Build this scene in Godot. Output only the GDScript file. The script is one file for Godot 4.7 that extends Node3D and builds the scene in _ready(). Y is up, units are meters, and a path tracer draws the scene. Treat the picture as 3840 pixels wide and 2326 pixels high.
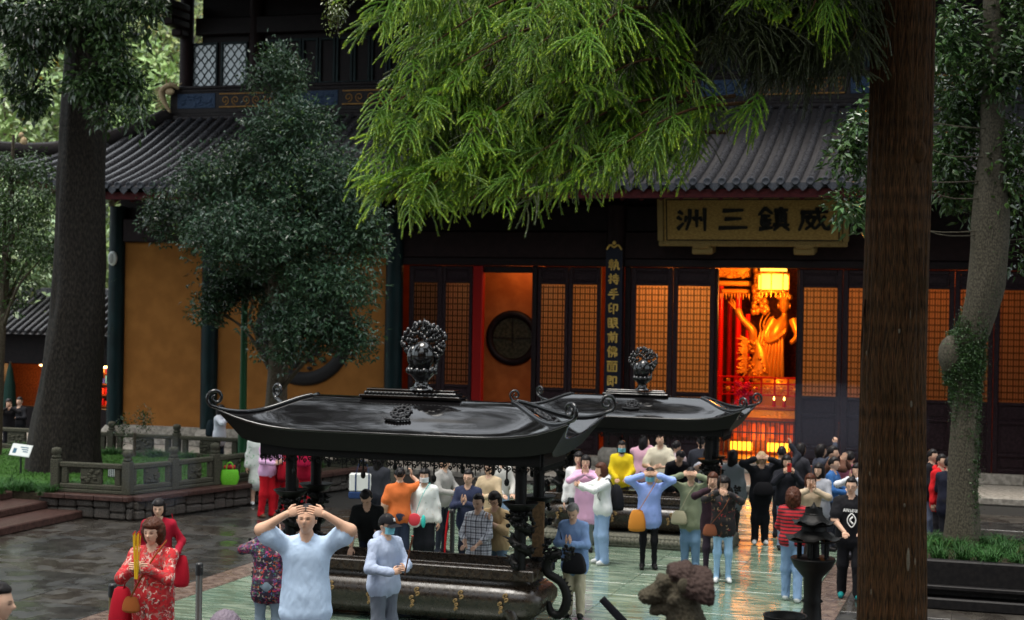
extends Node3D
# Temple courtyard in the rain: hall, two incense burners, worshippers, trees.
# World: x along the hall front, z from the hall towards the camera, y up, metres.

class MB:
	var v := PackedVector3Array()
	var n := PackedVector3Array()
	var c := PackedColorArray()
	var ix := PackedInt32Array()
	var col := Color(1, 1, 1)
	var use_col := false

	func vert(p: Vector3, nn: Vector3) -> int:
		v.append(p)
		n.append(nn)
		c.append(col)
		return v.size() - 1

	func tri(a: Vector3, b: Vector3, d: Vector3, out := Vector3.ZERO) -> void:
		var nn := (d - a).cross(b - a).normalized()
		if out != Vector3.ZERO and nn.dot(out) < 0:
			var t := b
			b = d
			d = t
			nn = -nn
		var i := vert(a, nn)
		vert(b, nn)
		vert(d, nn)
		ix.append_array(PackedInt32Array([i, i + 1, i + 2]))

	func quad(a: Vector3, b: Vector3, d: Vector3, e: Vector3, out := Vector3.ZERO) -> void:
		var nn := (d - a).cross(b - a).normalized()
		if out != Vector3.ZERO and nn.dot(out) < 0:
			var t := b
			b = e
			e = t
			nn = -nn
		var i := vert(a, nn)
		vert(b, nn)
		vert(d, nn)
		vert(e, nn)
		ix.append_array(PackedInt32Array([i, i + 1, i + 2, i, i + 2, i + 3]))

	func box(o: Vector3, s: Vector3, t := Basis()) -> MB:
		var h := s * 0.5
		for ax in 3:
			for sg in [-1.0, 1.0]:
				var u := Vector3.ZERO
				var w := Vector3.ZERO
				var m := Vector3.ZERO
				m[ax] = sg * h[ax]
				u[(ax + 1) % 3] = h[(ax + 1) % 3]
				w[(ax + 2) % 3] = h[(ax + 2) % 3]
				quad(o + t * (m - u - w), o + t * (m + u - w), o + t * (m + u + w), o + t * (m - u + w), t * m)
		return self

	# box from min corner to max corner
	func bx(a: Vector3, b: Vector3) -> MB:
		return box((a + b) * 0.5, (b - a).abs())

	# bevelled box
	func cbox(o: Vector3, s: Vector3, r := 0.01, t := Basis()) -> MB:
		var h := s * 0.5
		r = minf(r, minf(h.x, minf(h.y, h.z)) * 0.9)
		var g := h - Vector3(r, r, r)
		for ax in 3:
			var b1 := (ax + 1) % 3
			var b2 := (ax + 2) % 3
			for sg in [-1.0, 1.0]:
				var p := []
				for k in [[-1, -1], [1, -1], [1, 1], [-1, 1]]:
					var q := Vector3.ZERO
					q[ax] = sg * h[ax]
					q[b1] = k[0] * g[b1]
					q[b2] = k[1] * g[b2]
					p.append(o + t * q)
				var m := Vector3.ZERO
				m[ax] = sg
				quad(p[0], p[1], p[2], p[3], t * m)
			for s1 in [-1.0, 1.0]:
				for s2 in [-1.0, 1.0]:
					var p := []
					for k in [[-1, 0], [1, 0], [1, 1], [-1, 1]]:
						var q := Vector3.ZERO
						q[ax] = k[0] * g[ax]
						q[b1] = s1 * (h[b1] if k[1] == 0 else g[b1])
						q[b2] = s2 * (g[b2] if k[1] == 0 else h[b2])
						p.append(o + t * q)
					var m := Vector3.ZERO
					m[b1] = s1
					m[b2] = s2
					quad(p[0], p[1], p[2], p[3], t * m)
		for x in [-1.0, 1.0]:
			for y in [-1.0, 1.0]:
				for z in [-1.0, 1.0]:
					tri(o + t * Vector3(x * h.x, y * g.y, z * g.z), o + t * Vector3(x * g.x, y * h.y, z * g.z), o + t * Vector3(x * g.x, y * g.y, z * h.z), t * Vector3(x, y, z))
		return self

	# rows of points -> smooth sheet. closed: rows wrap round.
	func sheet(rows: Array, closed := false, flip := false) -> MB:
		var nr := rows.size()
		var nc: int = rows[0].size()
		var base := v.size()
		for i in nr:
			for j in nc:
				var j0 := j - 1
				var j1 := j + 1
				if closed:
					j0 = (j + nc - 1) % nc
					j1 = (j + 1) % nc
				else:
					j0 = maxi(j0, 0)
					j1 = mini(j1, nc - 1)
				var i0 := maxi(i - 1, 0)
				var i1 := mini(i + 1, nr - 1)
				var du: Vector3 = rows[i][j1] - rows[i][j0]
				var dv: Vector3 = rows[i1][j] - rows[i0][j]
				if du.length_squared() < 1e-14:
					du = rows[i1][j1] - rows[i1][j0] + rows[i0][j1] - rows[i0][j0]
				var nn := dv.cross(du).normalized()
				if flip:
					nn = -nn
				vert(rows[i][j], nn)
		for i in nr - 1:
			for j in (nc if closed else nc - 1):
				var a := base + i * nc + j
				var b := base + i * nc + (j + 1) % nc
				var d := a + nc
				var e := b + nc
				# normal for (a,b,e) clockwise = (e-a)x(b-a)
				if flip:
					ix.append_array(PackedInt32Array([a, e, b, a, d, e]))
				else:
					ix.append_array(PackedInt32Array([a, b, e, a, e, d]))
		return self

	# sweep along pts; rad: float or array; fl: flattening of second axis
	func tube(pts: Array, rad, sides := 8, caps := true, fl := 1.0, up := Vector3.ZERO) -> MB:
		var rows := []
		var k := pts.size()
		var ref := up
		var prev_u := Vector3.ZERO
		for i in k:
			var d: Vector3 = (pts[mini(i + 1, k - 1)] - pts[maxi(i - 1, 0)]).normalized()
			var u: Vector3
			if ref != Vector3.ZERO:
				u = ref - d * d.dot(ref)
			elif prev_u == Vector3.ZERO:
				u = d.cross(Vector3(0, 1, 0) if absf(d.y) < 0.9 else Vector3(1, 0, 0))
			else:
				u = prev_u - d * d.dot(prev_u)
			u = u.normalized()
			prev_u = u
			var w := d.cross(u)
			var r: float = rad[i] if (rad is Array or rad is PackedFloat32Array) else rad
			var row := PackedVector3Array()
			for s in sides:
				var a := TAU * s / sides
				row.append(pts[i] + u * (cos(a) * r) + w * (sin(a) * r * fl))
			rows.append(row)
		sheet(rows, true)
		if caps:
			for e in [0, k - 1]:
				var o := Vector3.ZERO
				for p in rows[e]:
					o += p
				o /= sides
				var nn: Vector3 = (pts[0] - pts[1]) if e == 0 else (pts[k - 1] - pts[k - 2])
				for s in sides:
					tri(o, rows[e][s], rows[e][(s + 1) % sides], nn)
		return self

	# profile: array of Vector2(radius, height)
	func lathe(o: Vector3, prof: Array, sides := 16, t := Basis(), sx := 1.0, sz := 1.0) -> MB:
		var rows := []
		for p in prof:
			var row := PackedVector3Array()
			for s in sides:
				var a := TAU * s / sides
				row.append(o + t * Vector3(cos(a) * p.x * sx, p.y, sin(a) * p.x * sz))
			rows.append(row)
		return sheet(rows, true, true)

	func ball(o: Vector3, r: Vector3, sides := 8, rings := 5, t := Basis()) -> MB:
		var pr := []
		for i in rings + 1:
			var a := -PI / 2 + PI * i / rings
			pr.append(Vector2(maxf(cos(a), 0.002), sin(a) * r.y))
		return lathe(o, pr, sides, t, r.x, r.z)

	# flat outline in local xy, extruded from z=0 to depth
	func prism(poly: PackedVector2Array, depth: float, t := Transform3D()) -> MB:
		var tr := Geometry2D.triangulate_polygon(poly)
		for i in range(0, tr.size(), 3):
			var a := poly[tr[i]]
			var b := poly[tr[i + 1]]
			var d := poly[tr[i + 2]]
			tri(t * Vector3(a.x, a.y, depth), t * Vector3(b.x, b.y, depth), t * Vector3(d.x, d.y, depth), t.basis.z)
			tri(t * Vector3(a.x, a.y, 0), t * Vector3(b.x, b.y, 0), t * Vector3(d.x, d.y, 0), -t.basis.z)
		var ccw := not Geometry2D.is_polygon_clockwise(poly)
		for i in poly.size():
			var a := poly[i]
			var b := poly[(i + 1) % poly.size()]
			var e := (b - a)
			var o := Vector2(e.y, -e.x) if ccw else Vector2(-e.y, e.x)
			quad(t * Vector3(a.x, a.y, 0), t * Vector3(b.x, b.y, 0), t * Vector3(b.x, b.y, depth), t * Vector3(a.x, a.y, depth), t.basis * Vector3(o.x, o.y, 0))
		return self

	func add(m: MB, t := Transform3D()) -> MB:
		var b := v.size()
		for i in m.v.size():
			v.append(t * m.v[i])
			n.append((t.basis * m.n[i]).normalized())
		c.append_array(m.c)
		for i in m.ix:
			ix.append(i + b)
		return self

	func mesh() -> ArrayMesh:
		var a := []
		a.resize(Mesh.ARRAY_MAX)
		a[Mesh.ARRAY_VERTEX] = v
		a[Mesh.ARRAY_NORMAL] = n
		if use_col:
			a[Mesh.ARRAY_COLOR] = c
		if ix.size() > 0:
			a[Mesh.ARRAY_INDEX] = ix
		var m := ArrayMesh.new()
		m.add_surface_from_arrays(Mesh.PRIMITIVE_TRIANGLES, a)
		return m

var names := {}
var M := {}
var rng := RandomNumberGenerator.new()

func numbered(called: String) -> String:
	if not names.has(called):
		names[called] = 0
		return called
	names[called] += 1
	return "%s_%03d" % [called, names[called]]

func tag(o: Node3D, label: String, category: String, group := "") -> Node3D:
	o.set_meta("label", label)
	o.set_meta("category", category)
	if group != "":
		o.set_meta("group", group)
	return o

func thing(called: String, label: String, category: String, at := Vector3.ZERO, turn := 0.0, group := "") -> Node3D:
	var o := Node3D.new()
	o.name = numbered(called)
	add_child(o)
	o.position = at
	o.rotation.y = turn
	tag(o, label, category, group)
	return o

func put(called: String, m, mat: Material, parent: Node3D = null, at := Transform3D()) -> MeshInstance3D:
	var o := MeshInstance3D.new()
	o.mesh = m.mesh() if m is MB else m
	o.material_override = mat
	o.transform = at
	if parent == null:
		o.name = numbered(called)
		add_child(o)
	else:
		o.name = called
		parent.add_child(o, true)
	return o

func struct(called: String, m, mat: Material) -> MeshInstance3D:
	var o := put(called, m, mat)
	o.set_meta("kind", "structure")
	return o

func scatter(called: String, mesh: Mesh, mat: Material, xf: Array, cols: Array, parent: Node3D = null) -> MultiMeshInstance3D:
	var mm := MultiMesh.new()
	mm.transform_format = MultiMesh.TRANSFORM_3D
	mm.use_colors = cols.size() > 0
	mm.mesh = mesh
	mm.instance_count = xf.size()
	for i in xf.size():
		mm.set_instance_transform(i, xf[i])
		if cols.size() > 0:
			mm.set_instance_color(i, cols[i])
	var o := MultiMeshInstance3D.new()
	o.multimesh = mm
	o.material_override = mat
	if parent == null:
		o.name = numbered(called)
		add_child(o)
	else:
		o.name = called
		parent.add_child(o, true)
	return o

func noise(freq: float, sd: int, oct := 4, kind := FastNoiseLite.TYPE_SIMPLEX_SMOOTH) -> FastNoiseLite:
	var f := FastNoiseLite.new()
	f.noise_type = kind
	f.seed = sd
	f.frequency = freq
	f.fractal_octaves = oct
	return f

var tex_cache := {}
func ramp_tex(cols: Array, stops: Array, freq := 0.02, sd := 1, oct := 5, size := 512, kind := FastNoiseLite.TYPE_SIMPLEX_SMOOTH) -> NoiseTexture2D:
	var g := Gradient.new()
	g.colors = PackedColorArray(cols)
	g.offsets = PackedFloat32Array(stops)
	var t := NoiseTexture2D.new()
	t.width = size
	t.height = size
	t.seamless = true
	t.noise = noise(freq, sd, oct, kind)
	t.color_ramp = g
	return t

func bump_tex(freq := 0.03, sd := 2, strength := 4.0, oct := 5, size := 512) -> NoiseTexture2D:
	var key := "b%f_%d_%f_%d" % [freq, sd, strength, oct]
	if tex_cache.has(key):
		return tex_cache[key]
	var t := NoiseTexture2D.new()
	t.width = size
	t.height = size
	t.seamless = true
	t.as_normal_map = true
	t.bump_strength = strength
	t.noise = noise(freq, sd, oct)
	tex_cache[key] = t
	return t

# colours given as sRGB 0-255 triples
func C8(r: float, g: float, b: float, a := 1.0) -> Color:
	return Color(r / 255.0, g / 255.0, b / 255.0, a)

func mat(key: String, a: Color, rough := 0.7, b = null, tile := 1.0, bump := 0.0, opt := {}) -> StandardMaterial3D:
	if M.has(key):
		return M[key]
	var m := StandardMaterial3D.new()
	m.resource_name = key
	m.roughness = rough
	var sc: Vector3 = opt.get("uv", Vector3.ONE) / tile
	m.uv1_triplanar = true
	m.uv1_world_triplanar = opt.get("world", false)
	m.uv1_scale = sc
	if b != null:
		var mid: Color = opt.get("mid", a.lerp(b, 0.5))
		m.albedo_texture = ramp_tex([a, mid, b], [opt.get("lo", 0.25), 0.5, opt.get("hi", 0.75)], opt.get("freq", 0.015), key.hash() % 1000, opt.get("oct", 5), opt.get("size", 512), opt.get("kind", FastNoiseLite.TYPE_SIMPLEX_SMOOTH))
	else:
		m.albedo_color = a
	if bump > 0:
		m.normal_enabled = true
		m.normal_texture = bump_tex(opt.get("bfreq", 0.03), 3, 6.0)
		m.normal_scale = bump
	if opt.has("rough_lo"):
		m.roughness_texture = ramp_tex([Color(opt.rough_lo, opt.rough_lo, opt.rough_lo), Color(rough, rough, rough)], [0.35, 0.65], opt.get("rfreq", 0.012), key.hash() % 999 + 7, 4)
		m.roughness = 1.0
	m.metallic = opt.get("metal", 0.0)
	m.metallic_specular = opt.get("spec", 0.28)
	if opt.has("coat"):
		m.clearcoat_enabled = true
		m.clearcoat = opt.coat
		m.clearcoat_roughness = opt.get("coat_rough", 0.08)
	if opt.has("emit"):
		m.emission_enabled = true
		m.emission = opt.emit
		m.emission_energy_multiplier = opt.get("power", 1.0)
	if opt.has("back"):
		m.backlight_enabled = true
		m.backlight = opt.back
	if opt.get("vcol", false):
		m.vertex_color_use_as_albedo = true
	if opt.has("rim"):
		m.rim_enabled = true
		m.rim = opt.rim
	M[key] = m
	return m

func spline(pts: Array, steps: int) -> Array:
	var cv := Curve3D.new()
	var k := pts.size()
	for i in k:
		var d: Vector3 = (pts[mini(i + 1, k - 1)] - pts[maxi(i - 1, 0)]) / 6.0
		cv.add_point(pts[i], -d, d)
	cv.bake_interval = 0.02
	var out := []
	var L := cv.get_baked_length()
	for i in steps + 1:
		out.append(cv.sample_baked(L * i / steps, true))
	return out

# spiral in the plane of axes ex (outwards) and ey (up): from the end of the eave up and inwards
func curl_pts(at: Vector3, ex: Vector3, ey: Vector3, r: float, turns := 1.45, steps := 26) -> Array:
	var out := []
	var ctr := at + ey * r - ex * 0.0
	for i in steps + 1:
		var t := float(i) / steps
		var a := -PI / 2 + t * TAU * turns
		var rr := r * (1.0 - 0.78 * t)
		out.append(ctr + ex * (cos(a) * rr) + ey * (sin(a) * rr))
	return out

func _ready() -> void:
	rng.seed = 77
	# ---- camera
	var cam := Camera3D.new()
	cam.name = "camera"
	add_child(cam)
	cam.position = Vector3(5.96, 4.2, 38.49)
	cam.rotation = Vector3(-0.0055, deg_to_rad(17.5), 0.0165)
	cam.fov = 21.94
	cam.near = 0.1
	cam.far = 900.0
	cam.current = true
	var lens := CameraAttributesPhysical.new()
	lens.frustum_focal_length = 61.9
	lens.frustum_focus_distance = 15.5
	lens.exposure_aperture = 2.8
	lens.frustum_near = 0.1
	lens.frustum_far = 900.0
	cam.attributes = lens
	cam.fov = 21.94
	# ---- sky and overcast daylight
	var env := Environment.new()
	env.background_mode = Environment.BG_SKY
	var sky := Sky.new()
	var sm := ProceduralSkyMaterial.new()
	sm.sky_top_color = Color(0.95, 0.97, 1.0)
	sm.sky_horizon_color = Color(0.62, 0.66, 0.68)
	sm.sky_curve = 0.6
	sm.sky_energy_multiplier = 1.0
	sm.ground_bottom_color = Color(0.12, 0.12, 0.11)
	sm.ground_horizon_color = Color(0.4, 0.42, 0.42)
	sm.sun_angle_max = 1.0
	sky.sky_material = sm
	env.sky = sky
	env.background_energy_multiplier = 1.0
	env.tonemap_mode = Environment.TONE_MAPPER_LINEAR
	env.tonemap_exposure = 3.1
	env.sdfgi_enabled = true
	env.ssao_enabled = true
	env.ssil_enabled = true
	env.fog_enabled = false
	env.volumetric_fog_enabled = true
	env.volumetric_fog_density = 0.0
	env.fog_density = 0.0022
	env.fog_light_color = Color(0.82, 0.87, 0.88)
	var we := WorldEnvironment.new()
	we.name = "surroundings"
	we.environment = env
	add_child(we)
	var sun := DirectionalLight3D.new()
	sun.name = "overcast_sun"
	sun.light_energy = 0.45
	sun.light_angular_distance = 30.0
	sun.light_color = Color(1.0, 0.98, 0.95)
	sun.rotation_degrees = Vector3(-76, -30, 0)
	sun.shadow_enabled = true
	add_child(sun)
	# ---- the place
	make_materials()
	ground()
	hall()
	hall_inside()
	burners()
	garden()
	trees()
	cloth_prints()
	cast()
	props()

# ------------------------------------------------------------------ materials
func make_materials() -> void:
	mat("ochre", C8(130, 84, 38), 0.88, C8(141, 93, 44), 3.0, 0.06, {"world": true, "freq": 0.008, "oct": 6})
	mat("ochre_inner", C8(158, 84, 38), 0.8, C8(176, 98, 46), 4.0, 0.1, {"world": true})
	mat("teal_wood", C8(9, 25, 27), 0.45, C8(15, 36, 38), 2.0, 0.12, {"world": true, "uv": Vector3(1, 0.25, 1)})
	mat("dark_wood", C8(17, 10, 11), 0.5, C8(26, 15, 17), 1.5, 0.12, {"world": true})
	mat("purple_wood", C8(28, 17, 20), 0.42, C8(44, 29, 34), 0.9, 0.25, {"world": true, "freq": 0.02})
	mat("beam_wood", C8(26, 13, 14), 0.6, C8(34, 19, 20), 2.0, 0.1, {"world": true})
	mat("red_paint", C8(120, 14, 12), 0.4)
	mat("red_lacquer", C8(196, 22, 14), 0.3, null, 1.0, 0.0, {"coat": 0.5})
	mat("fascia_red", C8(74, 26, 27), 0.7, C8(60, 21, 23), 1.0, 0.1)
	mat("tile_grey", C8(40, 40, 43), 0.4, C8(60, 60, 64), 0.8, 0.25, {"world": true, "rough_lo": 0.22, "mid": C8(48, 48, 51), "spec": 0.6})
	mat("tile_trough", C8(42, 41, 43), 0.45, C8(62, 60, 61), 0.7, 0.35, {"world": true, "rough_lo": 0.28, "freq": 0.03, "spec": 0.6})
	mat("tile_end", C8(48, 50, 56), 0.5, C8(74, 76, 82), 0.3, 0.3)
	mat("ridge_dark", C8(24, 21, 22), 0.55, C8(38, 33, 33), 0.8, 0.2)
	mat("gilt_old", C8(120, 84, 38), 0.5, C8(142, 104, 50), 0.5, 0.2)
	mat("blue_relief", C8(26, 42, 68), 0.6, C8(58, 74, 92), 0.3, 0.5)
	mat("ornament", C8(140, 116, 84), 0.6, C8(176, 160, 128), 0.4, 0.4)
	mat("board_gold", C8(126, 98, 52), 0.62, C8(152, 124, 70), 0.9, 0.3, {"freq": 0.03, "uv": Vector3(0.6, 1.6, 1)})
	mat("board_frame", C8(104, 84, 50), 0.6, C8(150, 128, 80), 0.25, 0.8, {"freq": 0.05})
	mat("ink", C8(22, 20, 18), 0.5)
	mat("gold_letter", C8(196, 160, 84), 0.4, null, 1.0, 0.0, {"metal": 0.3})
	mat("navy_board", C8(20, 22, 34), 0.4)
	mat("stone_pale", C8(122, 116, 108), 0.7, C8(158, 152, 142), 1.2, 0.3, {"world": true})
	mat("stone_grey", C8(84, 84, 76), 0.75, C8(118, 116, 102), 0.7, 0.5, {"world": true, "freq": 0.025})
	mat("stone_moss", C8(54, 55, 44), 0.85, C8(84, 81, 70), 0.5, 0.6, {"freq": 0.03})
	mat("stone_red", C8(60, 43, 39), 0.4, C8(80, 59, 53), 1.0, 0.3, {"world": true})
	mat("window_dark", C8(24, 23, 25), 0.6, C8(44, 41, 40), 0.3, 0.8, {"freq": 0.04})
	mat("window_pane", C8(44, 43, 33), 0.2, C8(66, 63, 48), 0.8, 0.2)
	mat("paper", C8(150, 88, 48), 0.9, null, 1.0, 0.0, {"back": Color(1, 1, 1)})
	mat("glass_pale", C8(170, 180, 184), 0.1, null, 1.0, 0.0, {"spec": 0.7})
	mat("iron_black", C8(20, 20, 21), 0.4, null, 1.0, 0.0, {"spec": 0.5})

func lattice_mesh(w: float, h: float, nx: int, ny: int) -> ArrayMesh:
	var b := MB.new()
	var cw := w / nx
	var ch := h / ny
	var t := 0.011
	for i in nx + 1:
		for j in ny + 1:
			var o := Vector3(-w / 2 + i * cw, -h / 2 + j * ch, 0)
			var k := 10
			for s in k:
				var a := TAU * (s + 0.5) / k
				var a2 := TAU * (s + 1.5) / k
				var p := o + Vector3(cos(a) * cw * 0.62, sin(a) * ch * 0.62, 0)
				var q := o + Vector3(cos(a2) * cw * 0.62, sin(a2) * ch * 0.62, 0)
				if absf(p.x) > w / 2 + 0.002 or absf(q.x) > w / 2 + 0.002 or absf(p.y) > h / 2 + 0.002 or absf(q.y) > h / 2 + 0.002:
					continue
				bar(b, p, q, t, 0.022)
			if i < nx and j < ny:
				var m := o + Vector3(cw / 2, ch / 2, 0)
				var dx := Vector3(cw * 0.2, 0, 0)
				var dy := Vector3(0, ch * 0.2, 0)
				bar(b, m - dx, m + dy, t, 0.022)
				bar(b, m + dy, m + dx, t, 0.022)
				bar(b, m + dx, m - dy, t, 0.022)
				bar(b, m - dy, m - dx, t, 0.022)
	for i in range(1, nx):
		b.box(Vector3(-w / 2 + i * cw, 0, 0), Vector3(0.008, h, 0.018))
	return b.mesh()

func bar(b: MB, p: Vector3, q: Vector3, t: float, d: float) -> void:
	var e := q - p
	var l := e.length()
	if l < 1e-5:
		return
	var x := e / l
	var z := Vector3(0, 0, 1)
	var y := z.cross(x)
	b.box((p + q) * 0.5, Vector3(l + t * 0.5, t, d), Basis(x, y, z))

func stroke_char(strokes: Array, size: Vector2, t: float, depth: float) -> MB:
	var b := MB.new()
	for st in strokes:
		var k: int = st.size()
		for i in k - 1:
			var p := Vector2(st[i][0] / 100.0 - 0.5, 0.5 - st[i][1] / 100.0) * size
			var q := Vector2(st[i + 1][0] / 100.0 - 0.5, 0.5 - st[i + 1][1] / 100.0) * size
			var d := (q - p).normalized()
			var w := Vector2(-d.y, d.x)
			var ta := t * (0.62 if i == 0 else 0.5)
			var tb := t * (0.4 if i == k - 2 else 0.5)
			var poly := PackedVector2Array([p - d * t * 0.35 - w * ta * 0.6, p + w * ta - d * t * 0.1, q + w * tb, q + d * t * 0.35, q - w * tb, p - w * ta])
			b.prism(poly, depth + 0.0007 * i)
	return b

var GLYPH := {
	"zhou": [[[8, 18], [20, 28]], [[4, 42], [16, 52]], [[4, 92], [22, 68]], [[33, 40], [28, 60]], [[44, 10], [43, 55], [32, 95]], [[55, 42], [61, 56]], [[66, 12], [66, 82]], [[76, 42], [82, 56]], [[92, 6], [92, 98]]],
	"san": [[[20, 15], [82, 12]], [[26, 50], [76, 48]], [[6, 88], [95, 85]]],
	"zhen": [[[24, 4], [4, 32]], [[24, 4], [46, 26]], [[12, 38], [38, 36]], [[10, 56], [42, 54]], [[25, 38], [25, 88]], [[12, 66], [17, 80]], [[38, 64], [33, 78]], [[6, 92], [46, 86]], [[54, 14], [94, 12]], [[74, 2], [74, 22]], [[60, 26], [60, 74]], [[60, 26], [88, 26], [88, 74]], [[60, 42], [88, 42]], [[60, 57], [88, 57]], [[50, 74], [98, 74]], [[64, 78], [52, 96]], [[84, 78], [98, 96]]],
	"wei": [[[10, 22], [92, 20]], [[16, 22], [15, 60], [4, 96]], [[24, 42], [56, 41]], [[40, 30], [28, 58], [52, 90]], [[54, 44], [44, 72], [24, 92]], [[60, 4], [66, 50], [84, 88], [97, 92], [97, 76]], [[84, 40], [68, 72], [54, 90]], [[76, 4], [88, 14]]],
	"zhi": [[[10, 14], [44, 14]], [[27, 2], [27, 30]], [[4, 30], [50, 30]], [[14, 36], [20, 46]], [[40, 36], [34, 46]], [[8, 50], [46, 50]], [[4, 68], [50, 68]], [[27, 50], [27, 98]], [[54, 28], [86, 26], [86, 80], [98, 92], [98, 76]], [[70, 4], [68, 50], [50, 96]], [[58, 52], [74, 64]]],
	"chi": [[[4, 26], [38, 24]], [[22, 2], [22, 86], [10, 80]], [[4, 62], [38, 50]], [[48, 18], [92, 18]], [[70, 2], [70, 36]], [[44, 36], [98, 36]], [[44, 58], [98, 58]], [[82, 44], [82, 92], [68, 86]], [[54, 68], [64, 80]]],
	"shou": [[[78, 6], [28, 16]], [[16, 36], [86, 34]], [[4, 58], [96, 56]], [[52, 12], [56, 60], [50, 94], [34, 86]]],
	"yin": [[[34, 6], [10, 18]], [[12, 18], [12, 82]], [[12, 48], [38, 46]], [[12, 82], [40, 74]], [[54, 16], [88, 16], [88, 70], [74, 64]], [[54, 16], [54, 98]]],
	"yan": [[[8, 12], [8, 90]], [[8, 12], [34, 12], [34, 90]], [[8, 38], [34, 38]], [[8, 62], [34, 62]], [[8, 88], [34, 88]], [[48, 10], [86, 10], [86, 46]], [[48, 28], [86, 28]], [[48, 46], [86, 46]], [[48, 10], [48, 94], [64, 82]], [[92, 52], [74, 62]], [[58, 48], [98, 94]]],
	"qian": [[[32, 2], [40, 14]], [[70, 2], [60, 16]], [[4, 22], [96, 20]], [[16, 36], [14, 94]], [[16, 36], [44, 36], [44, 92]], [[16, 54], [44, 54]], [[16, 70], [44, 70]], [[60, 38], [60, 78]], [[84, 32], [84, 94], [72, 88]]],
	"fo": [[[26, 2], [4, 44]], [[18, 32], [18, 98]], [[36, 18], [88, 18], [88, 40]], [[38, 40], [88, 40]], [[38, 40], [36, 62], [92, 62], [88, 84], [78, 80]], [[54, 4], [52, 66], [38, 96]], [[72, 4], [72, 96]]],
	"mian": [[[4, 8], [96, 8]], [[48, 8], [42, 26]], [[10, 28], [10, 96]], [[10, 28], [90, 28], [90, 96]], [[36, 28], [36, 92]], [[62, 28], [62, 92]], [[36, 48], [62, 48]], [[36, 68], [62, 68]], [[10, 92], [90, 92]]],
	"ji": [[[12, 10], [42, 10], [42, 46]], [[12, 28], [42, 28]], [[12, 46], [42, 46]], [[12, 10], [12, 88], [34, 74]], [[32, 62], [46, 84]], [[58, 14], [90, 14], [90, 70], [78, 64]], [[58, 14], [58, 98]]],
}

# lower roof: height of the tiles at distance t (0 eave, 1 wall), x along the front
func roof_y(t: float, x: float) -> float:
	var up := 0.0
	var q := maxf(0.0, (-x - 15.6) / 4.6)
	if x > 0:
		q = maxf(0.0, (x - 15.6) / 4.6)
	up = 0.95 * pow(q, 2.2) * pow(1.0 - t, 1.3)
	return 6.95 + 2.25 * (0.68 * t + 0.32 * t * t) + up
func roof_z(t: float, x: float) -> float:
	var q := maxf(0.0, (absf(x) - 15.6) / 4.6)
	return 2.6 - 4.9 * t + 0.35 * q * q * (1.0 - t)

var lat_mesh := {}
func door_leaf(H: Node3D, x0: float, x1: float, y1: float, lx0: float, lx1: float, z := 0.0) -> void:
	# one folding leaf: frame with lattice above and sunk panels below
	var key := "%.2f_%.2f" % [lx1 - lx0, x1 - x0]
	var g := (x0 + x1) * 0.5
	var lw := lx1 - lx0
	if not lat_mesh.has(key):
		var w := x1 - x0
		var m := MB.new()
		var st := (w - lw) * 0.5
		for s in [-1, 1]:
			m.cbox(Vector3(s * (w / 2 - st / 2), (0.42 + 5.08) / 2, 0), Vector3(st, 4.66, 0.09), 0.012)
		for r in [[0.42, 0.52], [0.80, 0.87], [1.55, 1.64], [1.98, 2.06], [4.64, 4.72], [4.98, 5.08]]:
			m.cbox(Vector3(0, (r[0] + r[1]) / 2, 0.003), Vector3(lw, r[1] - r[0], 0.088), 0.012)
		lat_mesh[key] = [m.mesh(), lattice_mesh(lw, 2.58, 5, 17)]
	var fr := put("door_leaf", lat_mesh[key][0], M.purple_wood, H, Transform3D(Basis(), Vector3(g, 0, z)))
	put("lattice", lat_mesh[key][1], M.dark_wood, fr, Transform3D(Basis(), Vector3(0, 3.35, 0.012)))
	put("paper", MB.new().box(Vector3(0, 3.35, -0.02), Vector3(lw, 2.58, 0.004)), M.paper, fr)
	for r in [[0.52, 0.80], [0.87, 1.55], [1.64, 1.98], [4.72, 4.98]]:
		var p := MB.new()
		p.cbox(Vector3(0, (r[0] + r[1]) / 2, -0.012), Vector3(lw, r[1] - r[0], 0.04), 0.004)
		p.cbox(Vector3(0, (r[0] + r[1]) / 2, 0.008), Vector3(lw - 0.1, r[1] - r[0] - 0.08, 0.03), 0.012)
		put("panel", p, M.purple_wood, fr)

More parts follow.
